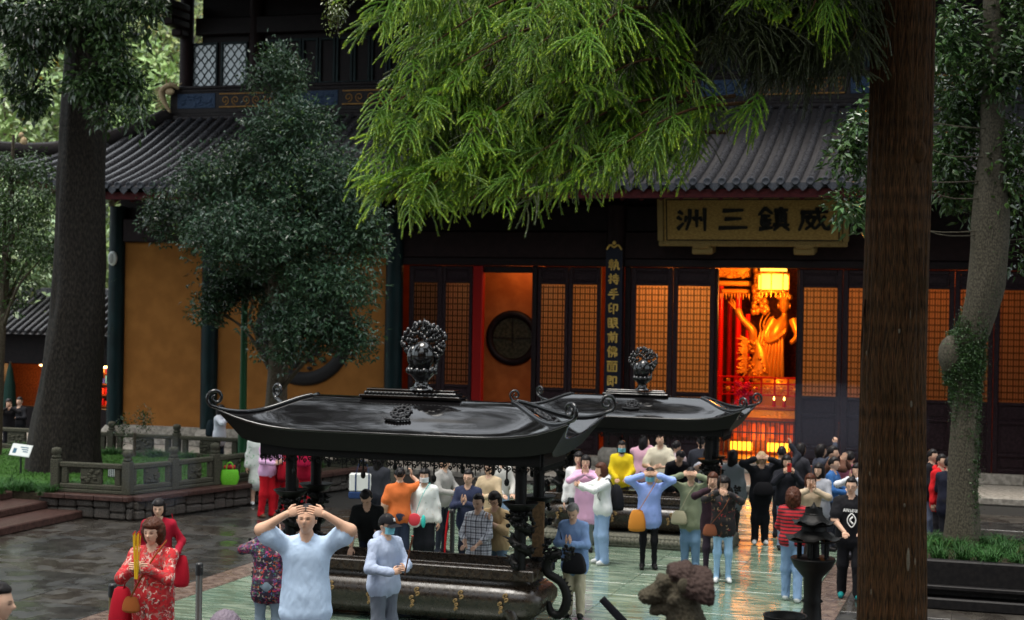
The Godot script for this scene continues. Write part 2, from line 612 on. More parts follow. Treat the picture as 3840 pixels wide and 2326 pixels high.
func hall() -> void:
	var plat := MB.new()
	plat.cbox(Vector3(0, 0.09, -5.2), Vector3(44, 0.18, 16.0), 0.03)
	struct("hall_platform", plat, M.stone_pale)
	var H := thing("temple_hall", "two-storey temple hall with ochre walls, lattice doors and grey tiled roof", "temple")
	# sill stones
	var xx := -17.2
	while xx < 17.0:
		put("sill_stone", MB.new().cbox(Vector3(xx + 0.9, 0.3, 0.08), Vector3(1.79, 0.236, 0.42), 0.015), M.stone_pale, H)
		xx += 1.8
	# columns with drum bases
	var cx := [-17.45, -14.6, -9.32, -3.48, 3.42, 9.3, 14.6, 17.45]
	for x in cx:
		put("column", MB.new().lathe(Vector3(x, 0, 0.12), [Vector2(0.23, 0.62), Vector2(0.235, 3), Vector2(0.22, 6.6)], 20), M.teal_wood if x < -4 else M.beam_wood, H)
		put("column_base", MB.new().lathe(Vector3(x, 0.18, 0.12), [Vector2(0.26, 0), Vector2(0.33, 0.05), Vector2(0.38, 0.2), Vector2(0.35, 0.36), Vector2(0.27, 0.45), Vector2(0.24, 0.47)], 20), M.stone_pale, H)
	# ochre wall bays over a stone base
	for w in [[-17.25, -14.8], [-14.4, -9.55]]:
		put("wall_panel", MB.new().box(Vector3((w[0] + w[1]) / 2, 3.15, -0.06), Vector3(w[1] - w[0], 4.96, 0.3)), M.ochre, H)
		put("wall_base", MB.new().cbox(Vector3((w[0] + w[1]) / 2, 0.545, -0.02), Vector3(w[1] - w[0], 0.25, 0.36), 0.01), M.stone_pale, H)
	put("end_wall", MB.new().box(Vector3(-17.5, 3.4, -5.1), Vector3(0.3, 6.4, 9.8)), M.ochre, H)
	put("end_wall", MB.new().box(Vector3(17.5, 3.4, -5.1), Vector3(0.3, 6.4, 9.8)), M.ochre, H)
	put("rear_wall", MB.new().box(Vector3(0, 5.4, -10.1), Vector3(35.2, 10.4, 0.3)), M.ochre_inner, H)
	put("ceiling", MB.new().box(Vector3(0, 6.75, -5), Vector3(34.6, 0.12, 9.7)), M.dark_wood, H)
	# round windows
	round_window(H, Vector3(-11.86, 3.29, 0.1), 1.4, true)
	# beams over the bays
	put("beam", MB.new().cbox(Vector3(-16.02, 5.95, 0.1), Vector3(2.4, 0.64, 0.3), 0.03), M.beam_wood, H)
	put("beam", MB.new().cbox(Vector3(-11.97, 5.95, 0.1), Vector3(4.85, 0.64, 0.3), 0.03), M.beam_wood, H)
	for w in [[-9.1, -3.7], [-3.26, 3.2], [3.64, 9.08], [9.52, 14.38], [14.82, 17.2]]:
		var c: float = (w[0] + w[1]) / 2
		var l: float = w[1] - w[0]
		put("beam", MB.new().cbox(Vector3(c, 5.62, 0.05), Vector3(l, 0.66, 0.16), 0.02), M.beam_wood, H)
		put("lintel", MB.new().cbox(Vector3(c, 5.19, 0.06), Vector3(l, 0.2, 0.2), 0.02), M.dark_wood, H)
		put("upper_panel", MB.new().cbox(Vector3(c, 6.28, 0.0), Vector3(l, 0.64, 0.1), 0.02), M.dark_wood, H)
	put("wall_top", MB.new().box(Vector3(0, 6.46, -0.14), Vector3(35.0, 2.66, 0.12)), M.dark_wood, H)
	# bay with the half-hidden doorway
	door_leaf(H, -8.95, -8.05, 5.08, -8.82, -8.18)
	door_leaf(H, -8.04, -7.22, 5.08, -7.95, -7.31)
	put("door_jamb", MB.new().cbox(Vector3(-7.06, 2.75, 0.02), Vector3(0.26, 4.68, 0.22), 0.02), M.red_paint, H)
	put("door_jamb", MB.new().cbox(Vector3(-5.57, 2.75, 0.0), Vector3(0.12, 4.68, 0.2), 0.02), M.dark_wood, H)
	put("transom", MB.new().cbox(Vector3(-6.28, 5.0, 0.0), Vector3(1.28, 0.17, 0.18), 0.02), M.dark_wood, H)
	put("screen_wall", MB.new().box(Vector3(-7.2, 2.7, -1.35), Vector3(3.0, 5.0, 0.12)), M.ochre_inner, H)
	round_window(H, Vector3(-6.55, 3.24, -1.27), 0.72, false)
	put("door_leaf_plain", MB.new().cbox(Vector3(-8.0, 2.7, -0.5), Vector3(0.08, 4.5, 0.9), 0.01), M.red_paint, H)
	door_leaf(H, -5.5, -4.7, 5.08, -5.42, -4.8)
	door_leaf(H, -4.69, -3.86, 5.08, -4.58, -3.96)
	# middle bay
	door_leaf(H, -3.1, -2.05, 5.08, -2.97, -2.18)
	door_leaf(H, -2.04, -1.02, 5.08, -1.92, -1.13)
	door_leaf(H, 1.0, 2.03, 5.08, 1.13, 1.92)
	door_leaf(H, 2.04, 3.1, 5.08, 2.16, 2.95)
	for s in [-1, 1]:
		put("door_jamb", MB.new().cbox(Vector3(s * 0.985 + 0.005, 2.75, -0.06), Vector3(0.07, 4.66, 0.14), 0.01), M.dark_wood, H)
		put("door_post", MB.new().cbox(Vector3(s * 3.18, 2.75, 0.0), Vector3(0.14, 4.68, 0.14), 0.01), M.dark_wood, H)
	# right bay
	var x0 := 3.72
	for k in 6:
		door_leaf(H, x0, x0 + 0.87, 5.08, x0 + 0.12, x0 + 0.75)
		x0 += 0.88
	for w in [[9.55, 14.4], [14.8, 17.25]]:
		put("wall_panel", MB.new().box(Vector3((w[0] + w[1]) / 2, 2.9, -0.06), Vector3(w[1] - w[0], 4.5, 0.3)), M.ochre, H)
	# eaves: soffit, rafters, fascia
	var so := MB.new()
	var rows := []
	for i in 9:
		var t := i / 8.0
		var row := PackedVector3Array()
		for j in 42:
			var x := -20.2 + 40.4 * j / 41.0
			row.append(Vector3(x, roof_y(t, x) - 0.34 + 0.1 * t, roof_z(t, x) - 0.05))
		rows.append(row)
	so.sheet(rows, false, false)
	put("soffit", so, M.dark_wood, H)
	var fa := MB.new()
	for j in 60:
		var xa := -20.2 + 40.4 * j / 60.0
		var xb := -20.2 + 40.4 * (j + 1) / 60.0
		var a := Vector3(xa, roof_y(0, xa) - 0.13, roof_z(0, xa) - 0.1)
		var b := Vector3(xb, roof_y(0, xb) - 0.13, roof_z(0, xb) - 0.1)
		var d := Vector3(0, -0.2, 0)
		fa.quad(a, b, b + d, a + d, Vector3(0, 0, 1))
		fa.quad(a + d, b + d, b + d - Vector3(0, 0, 0.06), a + d - Vector3(0, 0, 0.06), Vector3(0, -1, 0))
	put("fascia", fa, M.fascia_red, H)
	for j in 58:
		var x := -18.9 + 0.46 * j
		if x > 8.0:
			break
		put("rafter", MB.new().tube([Vector3(x, roof_y(0.03, x) - 0.38, 2.38), Vector3(x, roof_y(0.55, x) - 0.4, -0.1)], 0.055, 7), M.fascia_red, H)
	# roof: trough sheet + barrel rows
	var rf := MB.new()
	rows = []
	for i in 13:
		var t := i / 12.0
		var row := PackedVector3Array()
		for j in 90:
			var x := -20.2 + 40.4 * j / 89.0
			var hip := clampf((absf(x) - 17.3) / 2.9, 0.0, 1.0)
			var tt := t * (1.0 - hip)
			row.append(Vector3(x, roof_y(tt, x), roof_z(tt, x)))
		rows.append(row)
	rf.sheet(rows, false, true)
	var R := put("roof", rf, M.tile_trough, H)
	var disc := MB.new()
	disc.lathe(Vector3.ZERO, [Vector2(0.001, 0.03), Vector2(0.05, 0.03), Vector2(0.06, 0.045), Vector2(0.085, 0.045), Vector2(0.095, 0.03), Vector2(0.095, -0.05)], 14, Basis(Vector3.RIGHT, PI / 2))
	var disc_mesh := disc.mesh()
	var drip := MB.new()
	drip.prism(PackedVector2Array([Vector2(-0.13, 0.03), Vector2(0.13, 0.03), Vector2(0.12, -0.05), Vector2(0.06, -0.11), Vector2(0, -0.16), Vector2(-0.06, -0.11), Vector2(-0.12, -0.05)]), 0.02)
	var drip_mesh := drip.mesh()
	var x := -19.9
	while x < 9.4:
		var hip := clampf((absf(x) - 17.3) / 2.9, 0.0, 1.0)
		var top := 1.0 - hip
		if top > 0.04:
			var pts := []
			var nseg := 12
			for i in nseg + 1:
				var t := top * i / nseg
				pts.append(Vector3(x, roof_y(t, x) + 0.035 - (0.006 if i % 2 == 0 else 0.0), roof_z(t, x)))
			put("tile_row", MB.new().tube(pts, 0.092, 9, true), M.tile_grey, R)
		var e := Vector3(x, roof_y(0, x) + 0.035, roof_z(0, x) + 0.02)
		put("tile_end", disc_mesh, M.tile_end, R, Transform3D(Basis(), e))
		put("drip_tile", drip_mesh, M.tile_end, R, Transform3D(Basis(), Vector3(x + 0.165, roof_y(0, x + 0.165) - 0.03, roof_z(0, x + 0.165) + 0.005)))
		x += 0.33
	# hip ridge and end slope on the near end
	var hipp := []
	for i in 9:
		var t := 1.0 - i / 8.0
		var hx := -17.3 - 2.9 * (1.0 - t)
		hipp.append(Vector3(hx, roof_y(t, hx) + 0.16, roof_z(t, hx)))
	hipp.append(hipp[8] + Vector3(-0.25, 0.22, 0.2))
	put("hip_ridge", MB.new().tube(hipp, 0.16, 8, true, 1.5), M.ridge_dark, H)
	for i in 3:
		var p: Vector3 = hipp[6 + i]
		var g := MB.new()
		g.ball(p + Vector3(0, 0.25, 0), Vector3(0.09, 0.16, 0.12), 7, 5)
		g.ball(p + Vector3(-0.06, 0.44, 0.03), Vector3(0.07, 0.09, 0.08), 7, 5)
		put("ridge_figure", g, M.ornament, H)
	var es := MB.new()
	rows = []
	for i in 9:
		var t := i / 8.0
		var row := PackedVector3Array()
		for j in 10:
			var z := lerpf(2.95 - 5.25 * t, -12.0, j / 9.0)
			row.append(Vector3(-20.2 + 2.9 * t, roof_y(t, -20.2 + 2.9 * t), z))
		rows.append(row)
	es.sheet(rows, false, false)
	put("end_roof", es, M.tile_trough, H)
	var rt := MB.new()
	rt.cbox(Vector3(0, 8.6, -6.9), Vector3(35, 0.2, 9.0), 0.02)
	put("roof_deck", rt, M.ridge_dark, H)
	# carved ridge band where the lower roof meets the upper wall
	var B := put("ridge_band", MB.new().cbox(Vector3(0, 9.68, -2.42), Vector3(34.6, 0.86, 0.2), 0.02), M.ridge_dark, H)
	for k in [[9.26, 0.16, 0.3], [9.43, 0.05, 0.34], [10.04, 0.07, 0.36], [10.14, 0.09, 0.3]]:
		put("moulding", MB.new().tube([Vector3(-17.35, k[0], -2.34), Vector3(17.35, k[0], -2.34)], k[1] * 0.6, 8, true), M.ridge_dark, B)
	var px := -17.05
	var pk := 0
	while px < 9.0:
		var w := 1.2 if pk % 2 == 0 else 2.35
		var pm: Material = M.blue_relief if pk % 2 == 0 else M.gilt_old
		var bd := MB.new()
		bd.cbox(Vector3(px + w / 2, 9.76, -2.315), Vector3(w, 0.42, 0.03), 0.01)
		var P := put("carved_panel", bd, M.ridge_dark if pk % 2 else pm, B)
		var cv := MB.new()
		if pk % 2 == 0:
			for q in 26:
				cv.ball(Vector3(px + rng.randf_range(0.1, w - 0.1), 9.76 + rng.randf_range(-0.14, 0.14), -2.3), Vector3(rng.randf_range(0.04, 0.11), rng.randf_range(0.02, 0.05), 0.02), 7, 4)
		else:
			for q in 7:
				var o := Vector3(px + 0.2 + q * (w - 0.4) / 6.0, 9.76, -2.3)
				cv.tube(curl_pts(o + Vector3(0, -0.13, 0), Vector3(1 if q % 2 == 0 else -1, 0, 0), Vector3(0, 1, 0), 0.13, 1.3, 16), 0.017, 5, true)
			for e in [-1, 1]:
				cv.box(Vector3(px + w / 2, 9.76 + e * 0.185, -2.295), Vector3(w - 0.04, 0.035, 0.03))
		put("carving", cv, pm, P)
		px += w + 0.12
		pk += 1
	ridge_dragon(H)
	# upper storey
	var U := put("upper_wall", MB.new().box(Vector3(0.3, 11.8, -2.85), Vector3(33.6, 3.6, 0.3)), M.dark_wood, H)
	for xu in [-16.95, -14.75, -9.9, -4.6, 0.8, 6.0]:
		put("upper_column", MB.new().lathe(Vector3(xu, 10.1, -2.62), [Vector2(0.2, 0), Vector2(0.2, 3.4)], 14), M.beam_wood, U)
	# lit lattice window at the corner bay
	for wx in [-16.4, -15.45]:
		var W := put("upper_window", frame_box(Vector3(wx, 10.82, -2.67), 0.84, 1.3, 0.06, 0.06), M.teal_wood, U)
		put("pane", MB.new().box(Vector3(wx, 10.82, -2.69), Vector3(0.74, 1.2, 0.008)), M.glass_pale, W)
		var lt := MB.new()
		for q in 3:
			for h in 4:
				var o := Vector3(wx - 0.25 + 0.25 * q, 10.38 + 0.3 * h, -2.67)
				bar(lt, o + Vector3(-0.11, 0, 0), o + Vector3(0, 0.14, 0), 0.02, 0.02)
				bar(lt, o + Vector3(0, 0.14, 0), o + Vector3(0.11, 0, 0), 0.02, 0.02)
				bar(lt, o + Vector3(0.11, 0, 0), o + Vector3(0, -0.14, 0), 0.02, 0.02)
				bar(lt, o + Vector3(0, -0.14, 0), o + Vector3(-0.11, 0, 0), 0.02, 0.02)
		put("lattice", lt, M.teal_wood, W)
	for bay in [[-14.4, -10.2], [-9.6, -4.9], [-4.3, 0.5], [1.1, 5.7]]:
		var nb := 8
		var bw: float = (bay[1] - bay[0]) / nb
		for q in nb:
			put("upper_shutter", frame_box(Vector3(bay[0] + bw * (q + 0.5), 10.85, -2.66), bw - 0.03, 1.3, 0.07, 0.05), M.teal_wood, U)
	put("upper_beam", MB.new().cbox(Vector3(0.3, 11.9, -2.6), Vector3(33.8, 0.5, 0.3), 0.03), M.dark_wood, U)
	# corner bracket and upper eave seen from below
	for s in [0, 1, 2, 3]:
		put("bracket", MB.new().cbox(Vector3(-16.98 + 0.02 * s, 11.7 + 0.24 * s, -2.3 + 0.28 * s), Vector3(0.34, 0.22, 0.5 + 0.5 * s), 0.04), M.beam_wood, U)
	var ue := MB.new()
	var ur := []
	for i in 5:
		var t := i / 4.0
		var row := PackedVector3Array()
		for j in 30:
			var x2 := lerpf(-20.0, 20.0, j / 29.0)
			var q := maxf(0.0, (absf(x2) - 15.0) / 5.0)
			row.append(Vector3(x2, 12.55 + 1.5 * t + 0.9 * q * q * (1 - t), 0.4 - 3.4 * t + 0.3 * q * q))
		ur.append(row)
	ue.sheet(ur, false, true)
	put("upper_soffit", ue, M.dark_wood, H)
	var ut := MB.new()
	ur = []
	for i in 5:
		var t := i / 4.0
		var row := PackedVector3Array()
		for j in 30:
			var x2 := lerpf(-20.0, 20.0, j / 29.0)
			var q := maxf(0.0, (absf(x2) - 15.0) / 5.0)
			row.append(Vector3(x2, 12.8 + 4.5 * t + 0.9 * q * q * (1 - t), 0.45 - 7.4 * t + 0.3 * q * q * (1 - t)))
		ur.append(row)
	ut.sheet(ur, false, true)
	put("upper_roof", ut, M.tile_trough, H)
	put("upper_fascia", MB.new().cbox(Vector3(0, 12.66, 0.38), Vector3(31, 0.28, 0.08), 0.01), M.fascia_red, H)
	signs()

func frame_box(o: Vector3, w: float, h: float, t: float, d: float) -> MB:
	var b := MB.new()
	for s in [-1, 1]:
		b.cbox(o + Vector3(s * (w - t) / 2, 0, 0), Vector3(t, h, d), 0.006)
		b.cbox(o + Vector3(0, s * (h - t) / 2, 0), Vector3(w - 2 * t, t, d), 0.006)
	return b

func round_window(H: Node3D, at: Vector3, r: float, carved: bool) -> void:
	var b := MB.new()
	b.lathe(at, [Vector2(r * 0.74, -0.02), Vector2(r * 0.76, 0.05), Vector2(r * 0.84, 0.09), Vector2(r * 0.94, 0.08), Vector2(r, 0.03), Vector2(r, -0.08)], 40, Basis(Vector3.RIGHT, PI / 2))
	var W := put("round_window", b, M.window_dark if carved else M.dark_wood, H)
	put("pane", MB.new().lathe(at, [Vector2(0.001, -0.01), Vector2(r * 0.77, -0.01)], 40, Basis(Vector3.RIGHT, PI / 2)), M.window_dark if carved else M.window_pane, W)
	var c := MB.new()
	if carved:
		for k in 90:
			var a := rng.randf() * TAU
			var q := sqrt(rng.randf()) * r * 0.68
			c.ball(at + Vector3(cos(a) * q, sin(a) * q, 0.03), Vector3(rng.randf_range(0.05, 0.13), rng.randf_range(0.03, 0.08), 0.04), 7, 4)
		for k in 5:
			var a := k * 1.3
			c.tube(curl_pts(at + Vector3(cos(a) * r * 0.4, sin(a) * r * 0.4 - 0.1, 0.04), Vector3(1, 0, 0), Vector3(0, 1, 0), 0.2, 1.4, 18), 0.035, 6)
	else:
		c.box(at + Vector3(0, 0, 0.012), Vector3(r * 1.5, 0.02, 0.02))
		c.box(at + Vector3(0, r * 0.2, 0.013), Vector3(0.02, r * 1.1, 0.02))
	put("carving" if carved else "glazing_bar", c, M.window_dark if carved else M.dark_wood, W)

func ridge_dragon(H: Node3D) -> void:
	var b := MB.new()
	var o := Vector3(-17.45, 9.85, -2.2)
	b.tube(spline([o + Vector3(0.5, 0.25, 0), o + Vector3(0.3, 0.36, 0.05), o + Vector3(0.02, 0.2, 0.08), o + Vector3(0.08, -0.1, 0.1), o + Vector3(0.3, -0.42, 0.12)], 14), [0.06, 0.09, 0.12, 0.14, 0.15, 0.15, 0.15, 0.15, 0.14, 0.14, 0.13, 0.12, 0.1, 0.08, 0.05], 8, true, 0.6)
	for k in 11:
		var t := k / 10.0
		var p := o + Vector3(-0.06 - 0.1 * sin(t * 3.0) + 0.22 * t, 0.3 - 0.72 * t, 0.1)
		b.tube([p, p + Vector3(-0.2, -0.1, 0.03)], [0.03, 0.006], 5)
	for k in 5:
		b.tube([o + Vector3(0.1 + 0.1 * k, 0.36, 0), o + Vector3(0.1 + 0.13 * k, 0.62 - 0.05 * k, 0.02)], [0.035, 0.006], 5)
	b.ball(o + Vector3(0.28, 0.16, 0.12), Vector3(0.16, 0.1, 0.06), 8, 5)
	put("ridge_dragon", b, M.ornament, H)

func signs() -> void:
	# name board over the middle door, tilted forward
	var S := thing("name_board", "large gilt name board with four dark characters over the lit doorway", "sign", Vector3(-0.03, 5.6, 0.72))
	S.rotation.x = deg_to_rad(9)
	put("board", MB.new().cbox(Vector3(0, 0.62, 0), Vector3(4.2, 1.12, 0.06), 0.01), M.board_gold, S)
	var fr := MB.new()
	for k in [[Vector3(0, 0.05, 0.01), Vector3(4.46, 0.12, 0.1)], [Vector3(0, 1.19, 0.01), Vector3(4.46, 0.12, 0.1)]]:
		fr.cbox(k[0], k[1], 0.02)
	for s in [-1, 1]:
		fr.cbox(Vector3(s * 2.19, 0.62, 0.01), Vector3(0.14, 1.02, 0.1), 0.02)
	for k in 60:
		fr.ball(Vector3(-2.15 + 4.3 * k / 59.0, 0.05, 0.06), Vector3(0.035, 0.03, 0.02), 6, 4)
	put("frame", fr, M.board_frame, S)
	put("inner_line", frame_box(Vector3(0, 0.62, 0.033), 4.1, 1.0, 0.03, 0.012), M.ink, S)
	var k := 0
	for g in ["zhou", "san", "zhen", "wei"]:
		put("character", stroke_char(GLYPH[g], Vector2(0.74, 0.56), 0.085, 0.018), M.ink, S, Transform3D(Basis(), Vector3([-1.42, -0.44, 0.52, 1.46][k], 0.64, 0.031)))
		k += 1
	for bx in [-1.2, 1.22]:
		var br := MB.new()
		br.cbox(Vector3(bx, -0.12, -0.3), Vector3(0.5, 0.2, 0.5), 0.03)
		br.cbox(Vector3(bx, -0.02, -0.02), Vector3(0.4, 0.1, 0.12), 0.03)
		put("bracket", br, M.board_frame, S)
	# couplet board on the column beside the middle door
	var T := thing("couplet_board", "tall dark board with gilt characters on the column beside the doors", "sign", Vector3(-3.45, 1.2, 0.38))
	var bd := MB.new()
	bd.cbox(Vector3(0, 2.2, 0), Vector3(0.42, 4.3, 0.05), 0.01)
	put("board", bd, M.navy_board, T)
	var cp := MB.new()
	cp.tube(spline([Vector3(-0.19, 4.3, 0.04), Vector3(-0.1, 4.42, 0.04), Vector3(0, 4.36, 0.04), Vector3(0.1, 4.42, 0.04), Vector3(0.19, 4.3, 0.04)], 12), 0.025, 6)
	cp.ball(Vector3(0, 4.47, 0.03), Vector3(0.05, 0.05, 0.02))
	put("crest", cp, M.gold_letter, T)
	k = 0
	for g in ["zhi", "chi", "shou", "yin", "yan", "qian", "fo", "mian", "ji"]:
		put("character", stroke_char(GLYPH[g], Vector2(0.27, 0.27), 0.034, 0.014), M.gold_letter, T, Transform3D(Basis(), Vector3(0, 3.93 - 0.355 * k, 0.025)))
		k += 1

func lamp(at: Vector3, energy: float, col: Color, size := 0.15) -> void:
	var l := OmniLight3D.new()
	l.name = numbered("hall_lamp")
	l.position = at
	l.light_energy = energy
	l.light_color = col
	l.light_size = size
	l.omni_range = 20.0
	l.omni_attenuation = 2.0
	l.shadow_enabled = true
	add_child(l)

func hall_inside() -> void:
	var gold := mat("gold_leaf", C8(220, 150, 50), 0.32, C8(240, 184, 84), 0.35, 0.5, {"metal": 0.55, "freq": 0.03})
	var glow := mat("lantern_glow", C8(255, 210, 110), 0.6, null, 1.0, 0.0, {"emit": C8(255, 180, 66), "power": 1.1})
	# ceiling lanterns: glowing drums with a lamp in front of each
	var L := thing("palace_lantern", "glowing yellow fringed lantern hanging above the statue inside the doorway", "lantern", Vector3(-0.36, 4.55, -5.2))
	put("shade", MB.new().lathe(Vector3.ZERO, [Vector2(0.34, 0.06), Vector2(0.4, 0.1), Vector2(0.4, 0.46), Vector2(0.34, 0.5)], 24), glow, L)
	put("shade", MB.new().lathe(Vector3.ZERO, [Vector2(0.3, 0.54), Vector2(0.36, 0.58), Vector2(0.36, 0.76), Vector2(0.3, 0.8)], 24), glow, L)
	var fr := MB.new()
	for y in [0.0, 0.05, 0.5, 0.54, 0.8]:
		fr.lathe(Vector3(0, y, 0), [Vector2(0.36, 0), Vector2(0.43, 0.01), Vector2(0.43, 0.03), Vector2(0.36, 0.04)], 24)
	for k in 8:
		var a := TAU * k / 8
		fr.tube([Vector3(cos(a) * 0.42, 0.0, sin(a) * 0.42), Vector3(cos(a) * 0.42, 0.55, sin(a) * 0.42)], 0.018, 6)
	put("frame", fr, gold, L)
	for k in 20:
		var a := TAU * k / 20
		put("tassel", MB.new().tube([Vector3(cos(a) * 0.42, 0.0, sin(a) * 0.42), Vector3(cos(a) * 0.42, -0.12, sin(a) * 0.42)], [0.02, 0.012], 5), gold, L)
	put("hanger", MB.new().tube([Vector3(0, 0.8, 0), Vector3(0, 2.1, 0)], 0.015, 6), gold, L)
	var warm := C8(255, 150, 62)
	lamp(Vector3(-0.36, 4.3, -4.2), 2.0, warm, 0.3)
	lamp(Vector3(-0.9, 5.6, -2.2), 3.2, warm, 0.3)
	lamp(Vector3(-2.3, 5.1, -0.9), 0.75, C8(255, 130, 50), 0.3)
	lamp(Vector3(2.75, 5.0, -1.1), 0.3, C8(255, 116, 46), 0.3)
	lamp(Vector3(-4.2, 5.2, -1.4), 0.2, C8(255, 140, 60), 0.3)
	lamp(Vector3(-8.3, 5.2, -1.4), 0.16, C8(255, 150, 70), 0.3)
	lamp(Vector3(4.7, 5.0, -1.2), 0.28, C8(255, 110, 46), 0.3)
	lamp(Vector3(-6.2, 5.3, -0.6), 0.3, C8(255, 190, 130), 0.2)
	var cl := 0
	for p in [Vector3(-0.9, 5.75, -2.2), Vector3(-2.3, 5.45, -1.1), Vector3(2.75, 5.15, -1.1), Vector3(-4.2, 5.35, -1.4), Vector3(-8.3, 5.35, -1.4), Vector3(4.7, 5.15, -1.2)]:
		var c := thing("ceiling_lamp", "warm bowl lamp inside the hall " + ["just within the open doorway", "behind the brightest lattice doors", "behind the lattice doors hidden by the cedar", "behind the lattice doors left of the couplet", "behind the lattice doors by the green column", "behind the last lattice doors by the pale tree"][cl], "lamp", p, 0, "ceiling lamps inside the hall")
		cl += 1
		put("bowl", MB.new().lathe(Vector3.ZERO, [Vector2(0.01, 0), Vector2(0.16, 0.04), Vector2(0.22, 0.12), Vector2(0.2, 0.16)], 16), glow, c)
		put("rod", MB.new().tube([Vector3(0, 0.12, 0), Vector3(0, 6.7 - p.y, 0)], 0.015, 6), M.iron_black, c)
	# hall floor shows through the gate
	var F := struct("hall_floor", MB.new().box(Vector3(0, 0.3, -5.0), Vector3(34, 0.2, 9.6)), mat("hall_floor", C8(110, 58, 34), 0.3, C8(140, 78, 48), 1.0, 0.1))
	# statue of a guardian in flowing robe, on a plinth
	var S := thing("temple_statue", "gilded standing statue with flowing robe seen through the bright doorway", "statue", Vector3(-0.24, 2.2, -6.2))
	var b := MB.new()
	b.tube(spline([Vector3(-0.3, 0, 0.1), Vector3(-0.28, 0.6, 0.1), Vector3(-0.2, 1.1, 0.08), Vector3(-0.02, 1.5, 0.02), Vector3(0.05, 1.72, 0), Vector3(0.05, 1.85, 0)], 20), [0.3, 0.31, 0.3, 0.28, 0.27, 0.26, 0.25, 0.25, 0.26, 0.28, 0.3, 0.32, 0.34, 0.35, 0.34, 0.32, 0.28, 0.22, 0.14, 0.1, 0.09], 16, true, 0.75)
	# robe folds
	for k in 9:
		var a := -0.6 + k * 0.15
		b.tube(spline([Vector3(-0.25 + a * 0.5, 1.3, 0.3), Vector3(-0.3 + a * 0.6, 0.7, 0.38), Vector3(-0.38 + a * 0.75, 0.02, 0.36)], 10), [0.02, 0.03, 0.04, 0.05, 0.05, 0.05, 0.055, 0.06, 0.06, 0.06, 0.05], 6)
	put("robe", b, gold, S)
	var hd := MB.new()
	hd.ball(Vector3(0.05, 2.03, 0.08), Vector3(0.15, 0.23, 0.17), 16, 12)
	hd.tube([Vector3(0.05, 2.1, 0.24), Vector3(0.05, 2.0, 0.28)], [0.012, 0.03], 6)
	hd.ball(Vector3(0.05, 1.93, 0.235), Vector3(0.045, 0.012, 0.015), 8, 5)
	for s in [-1, 1]:
		hd.ball(Vector3(0.05 + s * 0.055, 2.07, 0.225), Vector3(0.034, 0.012, 0.014), 8, 5)
		hd.ball(Vector3(0.05 + s * 0.16, 2.0, 0.06), Vector3(0.025, 0.09, 0.04), 8, 5)
	put("head", hd, gold, S)
	var cr := MB.new()
	cr.lathe(Vector3(0.05, 2.16, 0.06), [Vector2(0.17, 0), Vector2(0.19, 0.08), Vector2(0.15, 0.2), Vector2(0.08, 0.3), Vector2(0.01, 0.34)], 14)
	for k in 7:
		var a := PI * k / 6.0
		cr.ball(Vector3(0.05 + cos(a) * 0.19, 2.24, 0.06 + sin(a) * 0.19), Vector3(0.04, 0.07, 0.03))
	put("crown", cr, gold, S)
	var ar := MB.new()
	ar.tube(spline([Vector3(-0.22, 1.62, 0.1), Vector3(-0.42, 1.2, 0.25), Vector3(-0.3, 1.0, 0.42), Vector3(-0.05, 1.12, 0.45)], 14), [0.13, 0.14, 0.14, 0.13, 0.12, 0.12, 0.11, 0.1, 0.09, 0.08, 0.07, 0.06, 0.06, 0.07, 0.06], 10)
	ar.tube(spline([Vector3(0.32, 1.62, 0.1), Vector3(0.45, 1.2, 0.25), Vector3(0.3, 0.98, 0.42)], 10), [0.13, 0.14, 0.13, 0.12, 0.12, 0.1, 0.09, 0.08, 0.07, 0.07, 0.06], 10)
	for k in 4:
		ar.tube([Vector3(-0.05, 1.12 + k * 0.02, 0.46), Vector3(0.08, 1.2 + k * 0.025, 0.48), Vector3(0.16, 1.3 + k * 0.02, 0.47)], [0.02, 0.018, 0.01], 5)
	put("arm", ar, gold, S)
	var st := MB.new()
	for k in 3:
		var x := -0.45 + k * 0.1
		st.tube(spline([Vector3(x, 1.9 - k * 0.1, 0.0), Vector3(x - 0.15, 1.5, 0.15), Vector3(x - 0.1, 1.0, 0.2), Vector3(x - 0.3, 0.5, 0.15)], 14), 0.035, 6, true, 0.4)
	put("sash", st, gold, S)
	put("pedestal", MB.new().lathe(Vector3(0, -1.8, 0), [Vector2(0.95, 0), Vector2(0.95, 0.3), Vector2(0.8, 0.5), Vector2(0.8, 1.3), Vector2(0.9, 1.6), Vector2(0.7, 1.8)], 20), gold, S)
	# smaller carved attendant with a raised arm
	var D := thing("carved_attendant", "gilded carved dragon-like attendant with raised clawed arm beside the statue", "statue", Vector3(-0.95, 2.2, -6.0))
	b = MB.new()
	b.tube(spline([Vector3(0.1, -0.1, 0), Vector3(0.2, 0.4, 0.05), Vector3(0.12, 0.8, 0.05), Vector3(-0.05, 1.1, 0.05)], 14), [0.3, 0.34, 0.35, 0.34, 0.32, 0.3, 0.28, 0.26, 0.24, 0.22, 0.2, 0.18, 0.15, 0.12, 0.08], 12)
	for k in 130:
		var a := rng.randf() * TAU
		var h := rng.randf_range(-0.1, 1.0)
		var r := 0.34 - 0.1 * h
		b.ball(Vector3(0.15 + cos(a) * r - h * 0.1, h, sin(a) * r + 0.05), Vector3(0.05, 0.05, 0.05) * rng.randf_range(0.6, 1.4), 6, 4)
	put("body", b, gold, D)
	ar = MB.new()
	ar.tube(spline([Vector3(-0.05, 1.05, 0.1), Vector3(-0.08, 1.32, 0.15), Vector3(-0.36, 1.62, 0.15), Vector3(-0.5, 1.9, 0.12)], 14), [0.12, 0.12, 0.12, 0.12, 0.11, 0.11, 0.1, 0.1, 0.09, 0.09, 0.09, 0.09, 0.1, 0.1, 0.08], 9)
